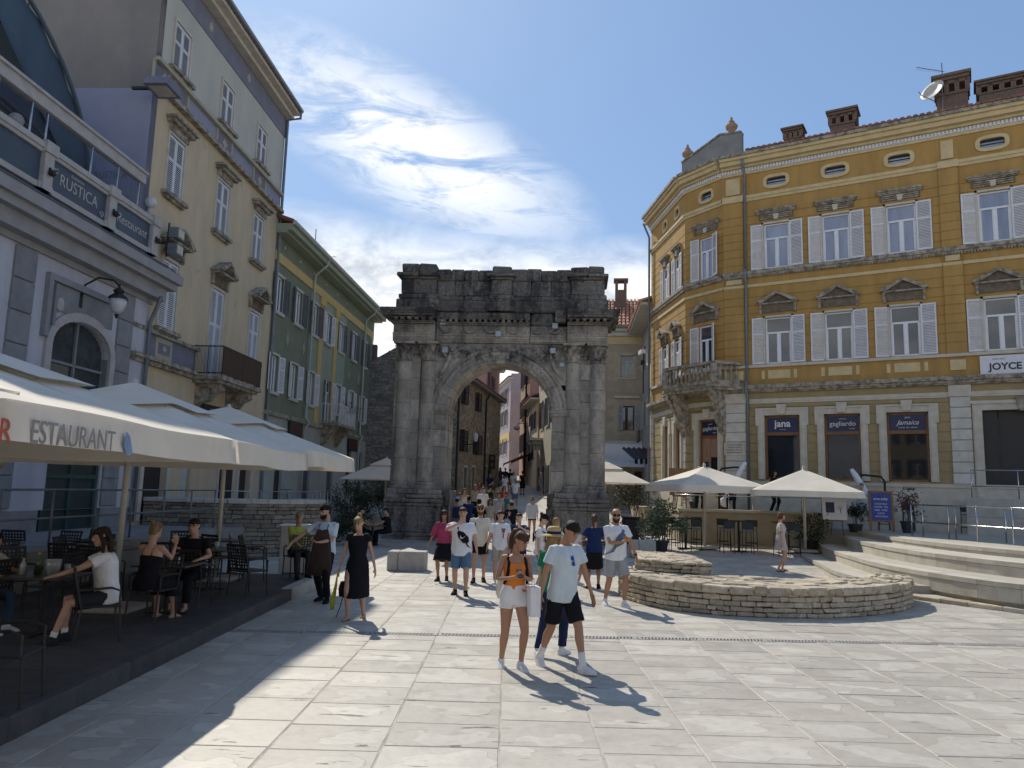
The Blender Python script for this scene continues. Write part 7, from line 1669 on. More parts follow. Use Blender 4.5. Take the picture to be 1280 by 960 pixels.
    if top:
        kind,colr=top[:2]; m=CM(colr); b=MB(); hem=top[2] if len(top)>2 else -.06
        if kind in('tee','shirt','polo'):
            torso(b,hem,.525,.026 if kind!='shirt' else .03); 
            fr_=dict(tee=.62,shirt=.78,polo=.6)[kind]
            for k in 'lr': sleeve(b,k,fr_,.058*(.6+.4*bulk),.074*(.6+.4*bulk))
            b.tube([sp(hem-.015,.012),sp(hem+.12,.006),sp(.25,-.004)],[(.19*(.5+.5*bulk) if not fem else .2,.15*bulk),(.19*(.5+.5*bulk) if not fem else .195,.148*bulk),(.165*(.5+.5*bulk),.125*bulk)],18,side=sd)
            garment(kind if kind!='tee' else 'tshirt',b,m,.014)
        if kind=='longsleeve':
            torso(b,hem,.525,.022)
            for k in 'lr': sleeve(b,k,1.45,.066,.055)
            garment('long_sleeved_top',b,m,.014)
        if kind=='blouse':
            torso(b,hem,.50,.03)
            for k in 'lr': sleeve(b,k,1.15,.07,.085)
            garment('blouse',b,m,.018)
        if kind in('tank','strappy'):
            torso(b,hem,.40 if kind=='tank' else .36,.010)
            for sg in (-1,1): b.tube([sp(.34,-.10)+sd*sg*.075,sp(.45,-.085)+sd*sg*.085,sp(.515,-.0)+sd*sg*.085,sp(.46,.085)+sd*sg*.08,sp(.33,.095)+sd*sg*.07],[(.03,.012),(.024,.01),(.022,.009),(.024,.01),(.03,.012)] if kind=='tank' else .008,8)
            garment('tank_top',b,m,.006,v=.009 if kind=='tank' and near else .0105,sm=2)
        if kind in('dress','shiftdress'):
            hz=top[3] if len(top)>3 else .3; torso(b,-.1,.50,.022); z0=sp(-.08).z; kn=(J['anl']+J['anr'])/2; hx=abs(J['anl'].y-J['anr'].y)*.25
            pts=[sp(.05),sp(-.06,.01)]; rad=[(.175,.14),(.205,.155)]
            for f in (.5,1): pts.append(Vector((0,pel.y+(kn.y-pel.y)*f*.5,z0+(hz-z0)*f))); rad.append((.205+(.02 if kind=='dress' else .06)*f,.155+.03*f+hx*f))
            b.tube(pts,rad,20,side=(1,0,0))
            for k in 'lr': sleeve(b,k,.30 if kind=='dress' else .8,.068,.078)
            garment('dress',b,m,.018)
    # shoes and socks
    for k in 'lr':
        base,fd,upv,an=FT[k]; side=fd.cross(upv)
        if shoes and shoes!='sandal':
            b=MB().tube([base-fd*.072+upv*.045,base-fd*.055+upv*.05,base-fd*.005+upv*.052,base+fd*.07+upv*.042,base+fd*.14+upv*.030,base+fd*.185+upv*.022],[(.022,.03),(.038,.046),(.042,.05),(.046,.038),(.045,.026),(.024,.014)],12,side=side); b.tube([base-fd*.01+upv*.05,an+upv*.035],[.046,.043],12)
            sh_=part('shoe',b,CM(shoes),t,Mo@S,smooth=True); remesh(sh_,.009 if near else .013,2)
            bs=MB(); q=[(-.078,.0),(-.06,.034),(0,.04),(.08,.047),(.15,.045),(.19,.02),(.19,-.02),(.15,-.045),(.08,-.047),(0,-.04),(-.06,-.034)]; n=len(q); V=[]
            for zz_ in (-.002,.024): V+=[tuple(base+fd*u+side*v+upv*zz_) for u,v in q]
            bs.add(V,[tuple(range(n-1,-1,-1)),tuple(range(n,2*n))]+[(i,(i+1)%n,(i+1)%n+n,i+n) for i in range(n)]); part('sole',bs,CM('white' if shoes in('white','black') else 'charcoal') if shoes!='black' else CM('charcoal'),sh_,Mo@S)
        elif shoes=='sandal':
            bs=MB(); q=[(-.07,.0),(-.05,.034),(.08,.044),(.15,.04),(.185,0),(.15,-.04),(.08,-.044),(-.05,-.034)]; n=len(q); V=[]
            for zz_ in (-.004,.012): V+=[tuple(base+fd*u+side*v+upv*zz_) for u,v in q]
            bs.add(V,[tuple(range(n-1,-1,-1)),tuple(range(n,2*n))]+[(i,(i+1)%n,(i+1)%n+n,i+n) for i in range(n)]); bs.tube([base+fd*.09+side*.042+upv*.01,base+fd*.08+upv*.062,base+fd*.09-side*.042+upv*.01],.008,5); part('sandal',bs,CM('brown'),t,Mo@S)
        if socks: part('sock',MB().tube([an-upv*.02,an+(J['kn'+k]-an)*.12,an+(J['kn'+k]-an)*socks[1]],[.04,.039,.042],12),CM(socks[0]),t,Mo@S,smooth=True)
    # head details
    Hh=Mo@S@HM
    if hair and hair[1]!='bald':
        hm=hairm(hair[0]); b=MB(); g_=1.0
        ring_loft(b,[(-.07,.05,.05,.088),(-.03,.074,.015,.100),(.005,.082,-.03,.107),(.028,.084,-.062,.109),(.043,.084,-.099,.109),(.07,.080,-.102,.105),(.096,.065,-.084,.092),(.113,.044,-.052,.062),(.121,.018,-.012,.022)],HM)
        if hair[1]=='short': [b.ball(tuple(HM@Vector((.066*math.cos(a_)*math.cos(e_),.006+.088*math.sin(a_)*math.cos(e_),.03+.078*math.sin(e_)))),.02,6,4) for a_,e_ in ((q*2.4,.25+(q%5)*.26) for q in range(26))]
        if hair[1]=='messy':
            rg=random.Random(5)
            for q in range(60):
                a_=rg.uniform(0,2*PI); e_=rg.uniform(.25,1.45); c0=Vector((.072*math.cos(a_)*math.cos(e_),.004+.09*math.sin(a_)*math.cos(e_),.035+.088*math.sin(e_))); d_=Vector((rg.uniform(-.3,.3),-.7,rg.uniform(.0,.5)))*.035
                b.tube([tuple(HM@c0),tuple(HM@(c0+d_*.6)),tuple(HM@(c0+d_+Vector((0,0,-.012))))],[.016,.013,.005],5)
        if hair[1]=='curly':
            rg=random.Random(int(x*100)); 
            for _ in range(46): a_=rg.uniform(0,2*PI); e_=rg.uniform(.1,1.4); b.ball(tuple(HM@Vector((.082*math.cos(a_)*math.cos(e_),.01+.1*math.sin(a_)*math.cos(e_)+(-.0),.03+.11*math.sin(e_)))),rg.uniform(.018,.03),6,4)
        if hair[1] in('long','longer'):
            L_=.30 if hair[1]=='longer' else .2; b.tube([HM@Vector((0,.05,.04)),HM@Vector((0,.075,-.06)),hc+Vector((0,.10,-.16)),hc+Vector((0,.105,-.10-L_))],[(.08,.06),(.092,.05),(.095,.045),(.06,.02)],12,side=(1,0,0))
            for sg in (-1,1): b.tube([HM@Vector((sg*.055,-.045,.09)),HM@Vector((sg*.083,-.02,.02)),HM@Vector((sg*.085,.0,-.07)),hc+Vector((sg*.085,.02,-.10-L_*.5))],[.02,.022,.03,.02],8)
        if hair[1]=='bob':
            for sg in (-1,1): b.tube([HM@Vector((sg*.05,-.055,.09)),HM@Vector((sg*.083,-.02,.02)),HM@Vector((sg*.08,.01,-.09))],[.02,.03,.03],8)
            b.tube([HM@Vector((0,.06,.02)),HM@Vector((0,.075,-.1))],[(.085,.055),(.08,.04)],12,side=(1,0,0))
        if hair[1]=='pony':
            b.ball(tuple(HM@Vector((0,.115,.075))),.035,8,6); b.tube([HM@Vector((0,.12,.08)),HM@Vector((0.02,.17,.05)),HM@Vector((.03,.18,-.05)),HM@Vector((.03,.15,-.16)),HM@Vector((.03,.13,-.22))],[.025,.034,.034,.026,.01],10)
        if hair[1]=='bun': b.ball(tuple(HM@Vector((0,.10,.11))),.045,10,7)
        o=part('hair',b,hm,t,Mo@S); remesh(o,.009 if near else .012,2,.008)
    if beard: 
        b=MB(); ring_loft(b,[(-.135,.03,-.095,-.02),(-.11,.052,-.106,.0),(-.08,.065,-.105,.02),(-.05,.070,-.099,.02),(-.035,.072,-.02,.03)],HM); o=part('beard',b,hairm(beard),t,Mo@S); remesh(o,.01,2)
    if P.get('facefwd',1):
        for sg in (-1,1):
            if not glasses or glasses=='clear': part('eye',MB().ball((sg*.031,-.0895,.016),(.012,.006,.007),8,5),mat('dark_eye',(.03,.02,.015),None,5,.3),t,Hh,smooth=True)
            part('eyebrow',MB().tube([(sg*.016,-.097,.037),(sg*.034,-.096,.042),(sg*.05,-.086,.037)],.0045,5),hairm(hair[0] if hair else (.05,.04,.03)),t,Hh)
        part('mouth',MB().tube([(-.02,-.0985,-.066),(0,-.1025,-.066),(.02,-.0985,-.066)],.0048,6),mat('lip_red',(.38,.17,.14),None,5,.5),t,Hh)
    if glasses:
        gm=CM('black'); b=MB(); 
        for sg in (-1,1):
            if glasses=='clear': b.tube([(sg*.033+.024*math.cos(k*PI/8),-.106,.014+.018*math.sin(k*PI/8)) for k in range(17)],.003,4)
            else: b.ball((sg*.033,-.104,.012),(.029,.009,.022),10,6)
            b.tube([(sg*.06,-.098,.02),(sg*.078,-.02,.022)],.003,4)
        b.tube([(-.01,-.107,.02),(.01,-.107,.02)],.003,4); part('sunglasses' if glasses!='clear' else 'glasses',b,gm,t,Hh)
    if headgear=='cap' or (isinstance(headgear,tuple) and headgear[0]=='cap'):
        cm_=CM(headgear[1] if isinstance(headgear,tuple) else 'black'); b=MB(); ring_loft(b,[(.045,.088,-.1,.115),(.07,.09,-.102,.117),(.1,.084,-.09,.108),(.13,.06,-.06,.08),(.145,.02,-.01,.03)],HM); o=part('cap_crown',b,cm_,t,Mo@S,smooth=True)
        sgn=-1; b=MB(); V=[]; 
        for zz_ in (.045,.055):
            for u in (-1,-.6,0,.6,1): V.append((.08*u,-.075,zz_))
            for u in (1,.6,0,-.6,-1): V.append((.07*u,-.12-.06*math.cos(u*1.2),zz_-.015))
        b.add(V,[tuple(range(9,-1,-1)),tuple(range(10,20))]+[(i,(i+1)%10,(i+1)%10+10,i+10) for i in range(10)]); part('cap_brim',b,cm_,t,Hh)
    if headgear=='straw':
        sm_=mat('straw',(.50,.36,.17),(.42,.3,.14),30,.8,.5,60); part('hat_crown',MB().lathe([(.098,.03),(.102,.06),(.098,.13),(.07,.155),(.0,.16)],(0,.01,0),18),sm_,t,Hh,smooth=True); part('hat_brim',MB().lathe([(.098,.05),(.15,.04),(.19,.022),(.19,.016),(.15,.032),(.098,.04)],(0,.01,0),22),sm_,t,Hh,smooth=True); part('hat_ribbon',MB().lathe([(.104,.045),(.106,.05),(.104,.085),(.1,.086)],(0,.01,0),18),CM('navy'),t,Hh)
    t['_']=0; del t['_']
    return dict(t=t,J=J,M=Mo@S,sp=sp,sd=sd,up=up,fw=fw,HM=HM,neck=neck)
def strap(p,m,k='l',to='r',w_=.018,nm='strap',out=.05):
    """flat band from one shoulder across chest and back to the other hip"""
    sg=1 if k=='l' else -1; sp,sd=p['sp'],p['sd']; b=MB()
    F=[sp(.50,0)+sd*sg*.10,sp(.44,-.115-out*.3)+sd*sg*.08,sp(.34,-.135-out*.3)+sd*sg*.03,sp(.2,-.13-out*.3)-sd*sg*.06,sp(.08,-.12-out*.3)-sd*sg*.13,sp(.02,0)-sd*sg*.2]
    K=[sp(.50,0)+sd*sg*.10,sp(.44,.12)+sd*sg*.08,sp(.34,.15)+sd*sg*.03,sp(.2,.14)-sd*sg*.06,sp(.08,.15)-sd*sg*.13,sp(.02,0)-sd*sg*.2]
    F=[v-p['fw']*0+Vector((0,-.022,0)) for v in F]; b.tube(F,[(w_,.006)]*6,6,side=sd); b.tube(K,[(w_,.006)]*6,6,side=sd); return part(nm,b,m,p['t'],p['M'])
def backpack(p,colr):
    sp,sd=p['sp'],p['sd']; b=MB().tube([sp(.08,.2),sp(.12,.21),sp(.38,.21),sp(.45,.18)],[(.12,.05),(.14,.08),(.14,.08),(.1,.05)],12,side=sd); bk=part('backpack',b,CM(colr),p['t'],p['M'],smooth=True)
    part('pocket',MB().tube([sp(.12,.29),sp(.26,.29)],[(.1,.02),(.1,.02)],10,side=sd),CM('charcoal'),bk,p['M'])
    for sg in (-1,1): part('strap',MB().tube([sp(.42,.14)+sd*sg*.1,sp(.515,.0)+sd*sg*.11,sp(.42,-.13)+sd*sg*.11,sp(.25,-.13)+sd*sg*.13,sp(.15,.05)+sd*sg*.17],[(.022,.008)]*5,6,side=sd),CM(colr),bk,p['M'])
def item(nm,label,cat,p,mb,m,group=None,smooth=False,nmpart='body_shell'):
    W0=Matrix.Translation(p['M'].translation); t=thing(nm,label,cat,W0,group); part(nmpart,mb,m,t,p['M'],smooth=smooth); return t
BR=(.05,.03,.02); DK=(.018,.013,.011); BL=(.36,.24,.11); LB=(.095,.052,.03); GY=(.3,.29,.27); GN=(.22,.11,.05)
# --- foreground pair
p=person('young woman in orange tank top and white shorts looking down at her phone',.10,9.72,14,1.69,'f','tan',(LB,'pony'),('tank','orange',.06),('hotpants','white',.16),'white',dict(fl=(.10,-.06,0),fr=(-.10,.16,.0),pitr=.25,hr=(-.13,-.30,1.16),hl=(.07,-.30,1.16),handl='front',handr='front',head=(30,34)),.0078,lean=3)
item('phone','black smartphone held by the woman in the orange top','phone',p,MB().box(-.035,.035,-.075,.075,-.005,.005),CM('black')) if False else None
Jm=(p['J']['palml']+p['J']['palmr'])/2
ph=thing('phone','black smartphone in the hands of the woman in the orange top','phone',p['M']@Matrix.Translation(Jm+Vector((0,-.02,.01)))@Matrix.Rotation(R(35),4,'X')); part('phone_case',MB().box(-.037,.037,-.075,.075,-.005,.004),CM('black'),ph); part('screen',MB().box(-.034,.034,-.072,.072,.0042,.005),glass,ph)
sp,sd=p['sp'],p['sd']
bk=item('backpack','cream canvas backpack with dark straps on the back of the woman in orange','backpack',p,MB().tube([sp(-.06,.2)-sd*.05,sp(.0,.23)-sd*.05,sp(.22,.22)-sd*.04,sp(.33,.17)-sd*.02],[(.12,.05),(.14,.09),(.13,.08),(.09,.04)],12,side=sd),CM('cream'),smooth=True)
for sg in (-1,1): part('strap',MB().tube([sp(.30,.16)+sd*sg*.08,sp(.46,.1)+sd*sg*.1,sp(.525,.0)+sd*sg*.105,sp(.44,-.105)+sd*sg*.11,sp(.30,-.125)+sd*sg*.125,sp(.16,-.05)+sd*sg*.15],[(.02,.007)]*6,6,side=sd),CM('black'),bk,p['M'])
tp=thing('paper_bag','white paper shopping bag hanging from the arm of the woman in orange','bag',p['M']@Matrix.Translation((.2,-.16,.68))); b=MB().box(-.06,.07,-.12,.12,0,.36); part('bag_body',b,CM('white'),tp); part('bag_handle',MB().tube([(0,-.06,.36),(0,-.04,.46),(0,.04,.46),(0,.06,.36)],.006,5),CM('white'),tp)
p=person('tall young man in pale blue T-shirt and black shorts striding, sunglasses at his collar',.70,9.78,32,1.84,'m','tan',((.022,.016,.014),'messy'),('tee','lightblue',-.1),('shorts','black'),'white',dict(fl=(.12,-.28,0),fr=(-.09,.28,.03),pitr=.5,pitl=-.1,hl=(.33,-.14,.84),hr=(-.34,-.0,.78),head=(32,6)),.0078,socks=('white',.36),lean=5)
sp,sd=p['sp'],p['sd']; sg_=thing('sunglasses','blue mirrored sunglasses hooked on the collar of the pale blue T-shirt','sunglasses',p['M']@Matrix.Translation(sp(.37,-.16))@Matrix.Rotation(R(75),4,'Y')); mm=mat('blue_mirror',(.02,.05,.35),None,4,.1,metal=.6)
for s_ in (-1,1): part('lens',MB().ball((s_*.033,0,0),(.028,.008,.022),10,6),mm,sg_)
part('frame',MB().tube([(-.06,0,.015),(.06,0,.015)],.004,5),CM('navy'),sg_)
p=person('person in straw hat with dark ribbon, green top and dark trousers behind the striding man',.62,10.6,150,1.66,'f','fair',(BL,'long'),('tee','green',-.02),('trousers','navy'),'white',dict(fl=(.1,.18,0),fr=(-.1,-.16,0),hl=(.26,-.1,.85),hr=(-.26,.08,.82),facefwd=0),.0105,headgear='straw')
# --- second row
p=person('woman in black cap, white T-shirt and black vest with a grey hip bag',.74,17.4,70,1.66,'f','fair',(BR,'bun'),('tee','white',-.08),('midshorts','black'),'white',dict(fl=(.1,.1,0),fr=(-.1,-.12,0),head=(18,0),hl=(.25,-.15,.9)),.0105,headgear=('cap','black'))
b=MB(); 
for sg in (-1,1): b.tube([p['sp'](.50,0)+p['sd']*sg*.1,p['sp'](.4,-.16)+p['sd']*sg*.09,p['sp'](.2,-.155)+p['sd']*sg*.1],[(.05,.01),(.06,.01),(.07,.01)],8,side=p['sd']); b.tube([p['sp'](.50,0)+p['sd']*sg*.1,p['sp'](.4,.16)+p['sd']*sg*.09,p['sp'](.2,.15)+p['sd']*sg*.1],[(.05,.01),(.06,.01),(.07,.01)],8,side=p['sd'])
part('vest',b,CM('black'),p['t'],p['M'],kind='stuff'); bb=part('hip_bag',MB().ball(tuple(p['sp'](.06,-.17)),(.15,.06,.09),12,8),CM('greyblue'),p['t'],p['M'],smooth=True)
p=person('woman seen from behind in royal blue top and black skirt with a ponytail',1.98,17.9,176,1.68,'f','tan',((.10,.055,.035),'pony'),('tee','royal',-.04),('skirt','black',.1,.5),'black',dict(fl=(.12,.03,0),fr=(-.11,-.05,0),hl=(.22,-.25,1.1),hr=(-.22,-.25,1.1),handl='front',handr='front',facefwd=0),.0105)
p=person('bald bearded man in sunglasses, white T-shirt, dark sling bag and grey shorts',2.1,15.2,16,1.88,'m','tan',((.03,.02,.02),'bald'),('tee','white',-.06),('shorts','grey'),'white',dict(fl=(.13,-.12,0),fr=(-.11,.18,0),pitr=.15,hr=(-.02,-.32,1.16),handr='front',hl=(.42,.02,.86),head=(10,-20)),.0105,beard=(.04,.025,.02),glasses='dark',socks=('white',.12),bulk=1.1)
strap(p,CM('greyblue'),'l','r',.03); part('sling_bag',MB().tube([p['sp'](.4,-.16)+p['sd']*.08,p['sp'](.27,-.19)+p['sd']*.0,p['sp'](.17,-.17)-p['sd']*.08],[(.05,.02),(.09,.04),(.03,.02)],10,side=p['sd']),CM('greyblue'),p['t'],p['M']); part('flower_patch',MB().ball(tuple(p['sp'](.27,-.235)+p['sd']*.05),(.035,.008,.035),8,5),CM('white'),p['t'],p['M'])
ph=thing('phone','orange phone in the hand of the bald man','phone',p['M']@Matrix.Translation(p['J']['palmr']+Vector((0,-.01,.02)))@Matrix.Rotation(R(20),4,'X')); part('phone_case',MB().box(-.04,.04,-.075,.075,-.006,.006),CM('orange'),ph)
part('watch',MB().tube([p['J']['wrl']+(p['J']['ell']-p['J']['wrl'])*.05,p['J']['wrl']+(p['J']['ell']-p['J']['wrl'])*.14],.034,10),CM('black'),p['t'],p['M'])
p=person('man in white T-shirt and denim shorts, hand at his mouth, black chest bag across',-.94,16.2,-2,1.79,'m','fair',(LB,'short'),('tee','white',-.1),('shorts','denim'),'black',dict(fl=(.11,-.08,0),fr=(-.12,.08,0),hr=(-.07,-.24,1.42),handr='mouth',elr=(-1,-.2,-.5),hl=(.31,-.0,.85)),.0105,bulk=1.14)
strap(p,CM('black'),'r','l',.016); part('chest_bag',MB().tube([p['sp'](.36,-.17)-p['sd']*.07,p['sp'](.3,-.19)-p['sd']*.01,p['sp'](.2,-.20)+p['sd']*.09,p['sp'](.16,-.19)+p['sd']*.14],[(.03,.02),(.075,.035),(.08,.04),(.03,.02)],12,side=p['sd']),CM('black'),p['t'],p['M'],smooth=True)
part('logo_mark',MB().add([tuple(p['sp'](.30,-.235)+p['sd']*-.02),tuple(p['sp'](.255,-.243)+p['sd']*.0),tuple(p['sp'](.245,-.245)+p['sd']*.03),tuple(p['sp'](.30,-.245)+p['sd']*.11),tuple(p['sp'](.225,-.247)+p['sd']*.02),tuple(p['sp'](.24,-.243)+p['sd']*-.02)],[(0,1,2,3,4,5)]),letw,p['t'],p['M'])
p=person('woman in sunglasses, loose pink blouse and short black skirt left of the group',-1.52,18.6,-6,1.66,'f','tan',(BR,'long'),('blouse','pink',.04),('skirt','black',.12,.5),'black',dict(fl=(.09,.1,0),fr=(-.09,-.1,0),hr=(-.36,-.05,.88),hl=(.24,-.05,.85)),.0105,glasses='dark')
p=person('man in sunglasses and open cream shirt with black shorts holding hands',-.66,18.5,2,1.82,'m','fair',(GN,'short'),('shirt','cream',-.08),('midshorts','black'),'black',dict(fl=(.11,.06,0),fr=(-.11,-.1,0),hl=(.36,-.02,.83)),.0105,glasses='dark',beard=(.2,.1,.05))
part('strap',MB().tube([p['sp'](.50,0)-p['sd']*.1,p['sp'](.4,-.165)-p['sd']*.11,p['sp'](.2,-.15)-p['sd']*.14],[(.016,.006)]*3,6,side=p['sd']),CM('black'),p['t'],p['M'])
tp=thing('paper_bag','brown paper bag carried by the man in the cream shirt','bag',p['M']@Matrix.Translation((-.27,-.02,.38))); part('bag_body',MB().box(-.05,.05,-.1,.1,0,.36),CM('khaki'),tp); part('bag_handle',MB().tube([(0,-.05,.36),(0,0,.46),(0,.05,.36)],.006,5),CM('khaki'),tp)
p=person('boy in white T-shirt with small dark red print and beige shorts',-.18,18.3,0,1.69,'m','fair',(BR,'short'),('tee','white',-.08),('shorts','khaki'),'white',dict(fl=(.1,.08,0),fr=(-.1,-.06,0),hr=(-.31,-.02,.82)),.0105,headgear=None)
b=MB().box(-.05,.05,-.003,.003,.06,.09).box(-.035,.035,-.003,.003,0,.05).box(-.012,.012,-.003,.003,-.14,-.01); part('shirt_print',b,mat('dull_red_print',(.2,.06,.05),None,5,.8),p['t'],p['M']@Matrix.Translation(p['sp'](.33,-.165)+p['sd']*.08))
p=person('woman in dark navy top holding her hand to her mouth behind the woman in orange',.27,18.9,0,1.63,'f','pale',(BR,'bun'),('tee','navy',0),('midshorts','navy'),'black',dict(hl=(.04,-.2,1.38),handl='mouth',ell=(1,-.2,-.6)),.0105)
p=person('woman in sleeveless black midi dress carrying bags, walking by the cafe',-2.46,12.95,-6,1.68,'f','fair',(BL,'bun'),('dress','black',0,.38),None,'sandal',dict(fl=(.09,.16,.02),fr=(-.09,-.14,0),pitl=.3,hl=(.33,-.02,.82),hr=(-.30,-.04,.84),head=(22,0)),.0095)
tp=item('bag','yellow green cloth bag in the hand of the woman in black','bag',p,MB().tube([(-.32,-.06,.76),(-.34,-.06,.55),(-.38,-.06,.3),(-.38,-.06,.16)],[(.01,.01),(.05,.02),(.09,.035),(.08,.02)],10,side=(0,1,0)),mat('lime_bag',(.42,.42,.03),None,5,.7),smooth=True)
tp=item('bag','black shoulder bag with dangling strap beside the woman in black','bag',p,MB().tube([(-.24,.02,.62),(-.24,.02,.5),(-.24,.02,.38)],[(.08,.04),(.14,.07),(.13,.05)],10,side=(0,1,0)),CM('black'),smooth=True); part('strap',MB().tube([(-.2,-.05,.42),(-.24,-.08,.2),(-.3,-.08,.03)],.008,5),CM('black'),tp,p['M'])
p=person('bearded waiter in dark brown apron over a light shirt reaching left over a table',-3.42,14.75,-12,1.8,'m','fair',(DK,'short'),('shirt','lightblue',-.04),('trousers','black'),'black',dict(fl=(.12,-.1,0),fr=(-.1,.12,0),hr=(-.62,-.22,1.0),elr=(-.3,.4,.6),hl=(.03,-.3,1.08),handl='front',head=(12,-28)),.0105,beard=(.03,.02,.016),z=0)
b=MB().tube([p['sp'](.40,-.14),p['sp'](.25,-.16),p['sp'](.05,-.16),p['sp'](-.2,-.17),p['sp'](-.42,-.19)],[(.1,.012),(.16,.02),(.19,.03),(.215,.03),(.22,.025)],14,side=p['sd']); a_=part('apron',b,CM('brown'),p['t'],p['M'],smooth=True); b=MB()
for sg in (-1,1): b.tube([p['sp'](.38,-.15)+p['sd']*sg*.08,p['sp'](.48,-.11)+p['sd']*sg*.085,p['sp'](.53,.02)+p['sd']*sg*.07],.009,5)
part('apron_strap',b,CM('navy'),a_,p['M'],kind='stuff')
# --- far group around the arch
def passer(label,x,y,face,H,sex,top,bottom,hair=(DK,'short'),skin='tan',shoes='white',st=.14,hg=None,bp=None,gl=None,z=None,vx=.0125,**k):
    f=.5*st*(1 if rnd.random()<.5 else -1); po=dict(fl=(.1,f,0),fr=(-.1,-f,0),hl=(.25,f*.8-.03,.82),hr=(-.25,-f*.8-.03,.82)); po.update(k.get('pose',{}))
    if abs((face+180)%360-180)>110: po['facefwd']=0
    p=person(label,x,y,face,H,sex,skin,hair,top,bottom,shoes,po,vx,headgear=hg,glasses=gl,z=z)
    if bp: backpack(p,bp)
    return p
passer('woman in oversized white top seen from behind walking away through the arch',.99,32.6,176,1.7,'f',('blouse','white',-.1),('hotpants','black'),(BL,'bun'),'fair','black')
passer('man with light blue cap and dark blue backpack seen from behind near the left pier',-2.0,30.2,178,1.78,'m',('tee','greyblue'),('midshorts','charcoal'),hg=('cap','skyblue'),bp='navy')
passer('man in dark blue T-shirt beside the man with the blue cap',-1.6,31.3,170,1.76,'m',('tee','royal'),('shorts','charcoal'))
p=passer('tall person in black with a bright teal strap at the side, walking away',-1.1,29.2,178,1.8,'m',('tee','black'),('trousers','black'),shoes='black'); part('rolled_towel',MB().tube([p['sp'](.3,.1)+p['sd']*.19,p['sp'](-.1,.1)+p['sd']*.22],.035,8),CM('teal'),p['t'],p['M'])
passer('man in black T-shirt and tan cap under the right half of the archway',.12,29.8,170,1.72,'m',('tee','black'),('shorts','black'),hg=('cap','khaki'))
passer('dark haired woman in profile wearing a light grey top behind the boy',-.05,23.6,80,1.6,'f',('tee','grey'),('midshorts','denimd'),(DK,'long'),'fair')
passer('woman in light dress standing against the left jamb inside the arch',-2.1,33.6,-20,1.7,'f',('shiftdress','cream',0,.5),None,(BR,'bun'),'tan','sandal')
passer('long haired woman in pale lilac top near the stone house',-2.15,37.5,10,1.66,'f',('tank','beige',-.04),('skirt','khaki',.1,.5),((.2,.08,.04),'longer'),'fair','sandal')
passer('woman in white top and black shorts in the shaded street by the stone house',-1.45,42.5,20,1.68,'f',('tank','white',-.02),('midshorts','black'),(DK,'long'),'tan','sandal')
passer('man in brown T-shirt and grey shorts walking away up the street',-.98,44.5,175,1.82,'m',('tee','brown'),('shorts','charcoal'),bp=None,shoes='black')
passer('person in grey top with a dark skirt in the middle of the street crowd',-.55,42.0,160,1.65,'f',('tee','grey'),('skirt','navy',.1,.48),(BR,'bun'),'fair','sandal')
passer('woman in bright red T-shirt and jeans in the street crowd',-.27,41.0,30,1.62,'f',('tee','red'),('trousers','denim'),(DK,'long'))
passer('man in white T-shirt, cap and light denim shorts walking down the street',.38,46.7,-4,1.76,'m',('tee','white',-.06),('shorts','denim'),hg=('cap','skyblue'))
passer('blonde person in khaki top in the shade right of the stone house doors',-1.75,40.2,190,1.7,'f',('tee','khaki'),('midshorts','black'),(BL,'long'),'fair')
passer('person in long black clothes walking up the street by the sunlit wall',.98,57.5,175,1.78,'f',('dress','black',0,.5),None,(DK,'bun'),'tan','black')
passer('man in black T-shirt and red shorts under the street awnings',.05,61,178,1.78,'m',('tee','black'),('shorts','red'),shoes='black')
passer('person in navy shirt under the striped awning, facing down the street',-.35,64,0,1.75,'m',('tee','navy'),('trousers','charcoal'),shoes='black')
passer('person in dark maroon top far up the street on the left',-.8,66,10,1.7,'f',('tee','brown'),('trousers','denimd'),(DK,'long'))
passer('man in grey blue shirt and shorts by the sunlit street wall at the right jamb',2.25,55.5,60,1.78,'m',('tee','greyblue'),('shorts','denim'),(GY,'short'))
passer('woman in pale beige shift dress strolling across the round ruin',8.0,22.9,80,1.7,'f',('shiftdress','beige',0,.62),None,((.2,.09,.05),'bob'),'fair','sandal',z=.05)
passer('person with blonde hair mostly hidden behind the straw hat',1.02,16.6,150,1.62,'f',('tee','white'),('shorts','khaki'),(BL,'short'),'fair')
passer('child in white top half hidden beside the woman in royal blue',1.62,18.6,120,1.45,'m',('tee','white'),('shorts','navy'),(BL,'short'),'fair')
passer('bald man on the terrace above the first bar parasol',7.75,31.6,0,1.78,'m',('tee','charcoal'),('trousers','black'),((.1,.08,.07),'bald'),z=1.58,shoes='black')
passer('dark haired woman in black standing by the jana window behind the second bar parasol',10.7,31.3,40,1.72,'f',('tee','black'),('trousers','black'),(DK,'long'),z=1.56,shoes='black')
passer('woman in mustard top and white shorts in the archway crowd',-.75,31.5,10,1.66,'f',('tee','khaki'),('midshorts','white'),(BR,'long'),'tan')
passer('man in plain grey T-shirt under the arch crown, walking out',-.45,33.8,-8,1.78,'m',('tee','grey'),('shorts','navy'),(DK,'short'))
passer('woman in teal dress in the crowd beneath the archway',-.2,35.8,5,1.65,'f',('shiftdress','teal',0,.5),None,(DK,'bun'),'tan','sandal')
passer('tall man in white T-shirt deeper in the archway crowd',-1.2,36.0,12,1.84,'m',('tee','white'),('shorts','khaki'),(LB,'short'),'fair')
passer('man in olive T-shirt seen from behind left of the red T-shirt woman',-.95,39.5,180,1.76,'m',('tee','olive'),('shorts','black'),(DK,'short'),bp='black')
passer('woman in pink T-shirt in the street crowd past the arch',-1.75,45.0,0,1.64,'f',('tee','pink'),('midshorts','denim'),(BL,'long'),'fair')
passer('child in yellow green T-shirt in the street crowd',-.6,47.5,20,1.4,'m',('tee','yellowgreen'),('shorts','denimd'),(BR,'short'),'fair')
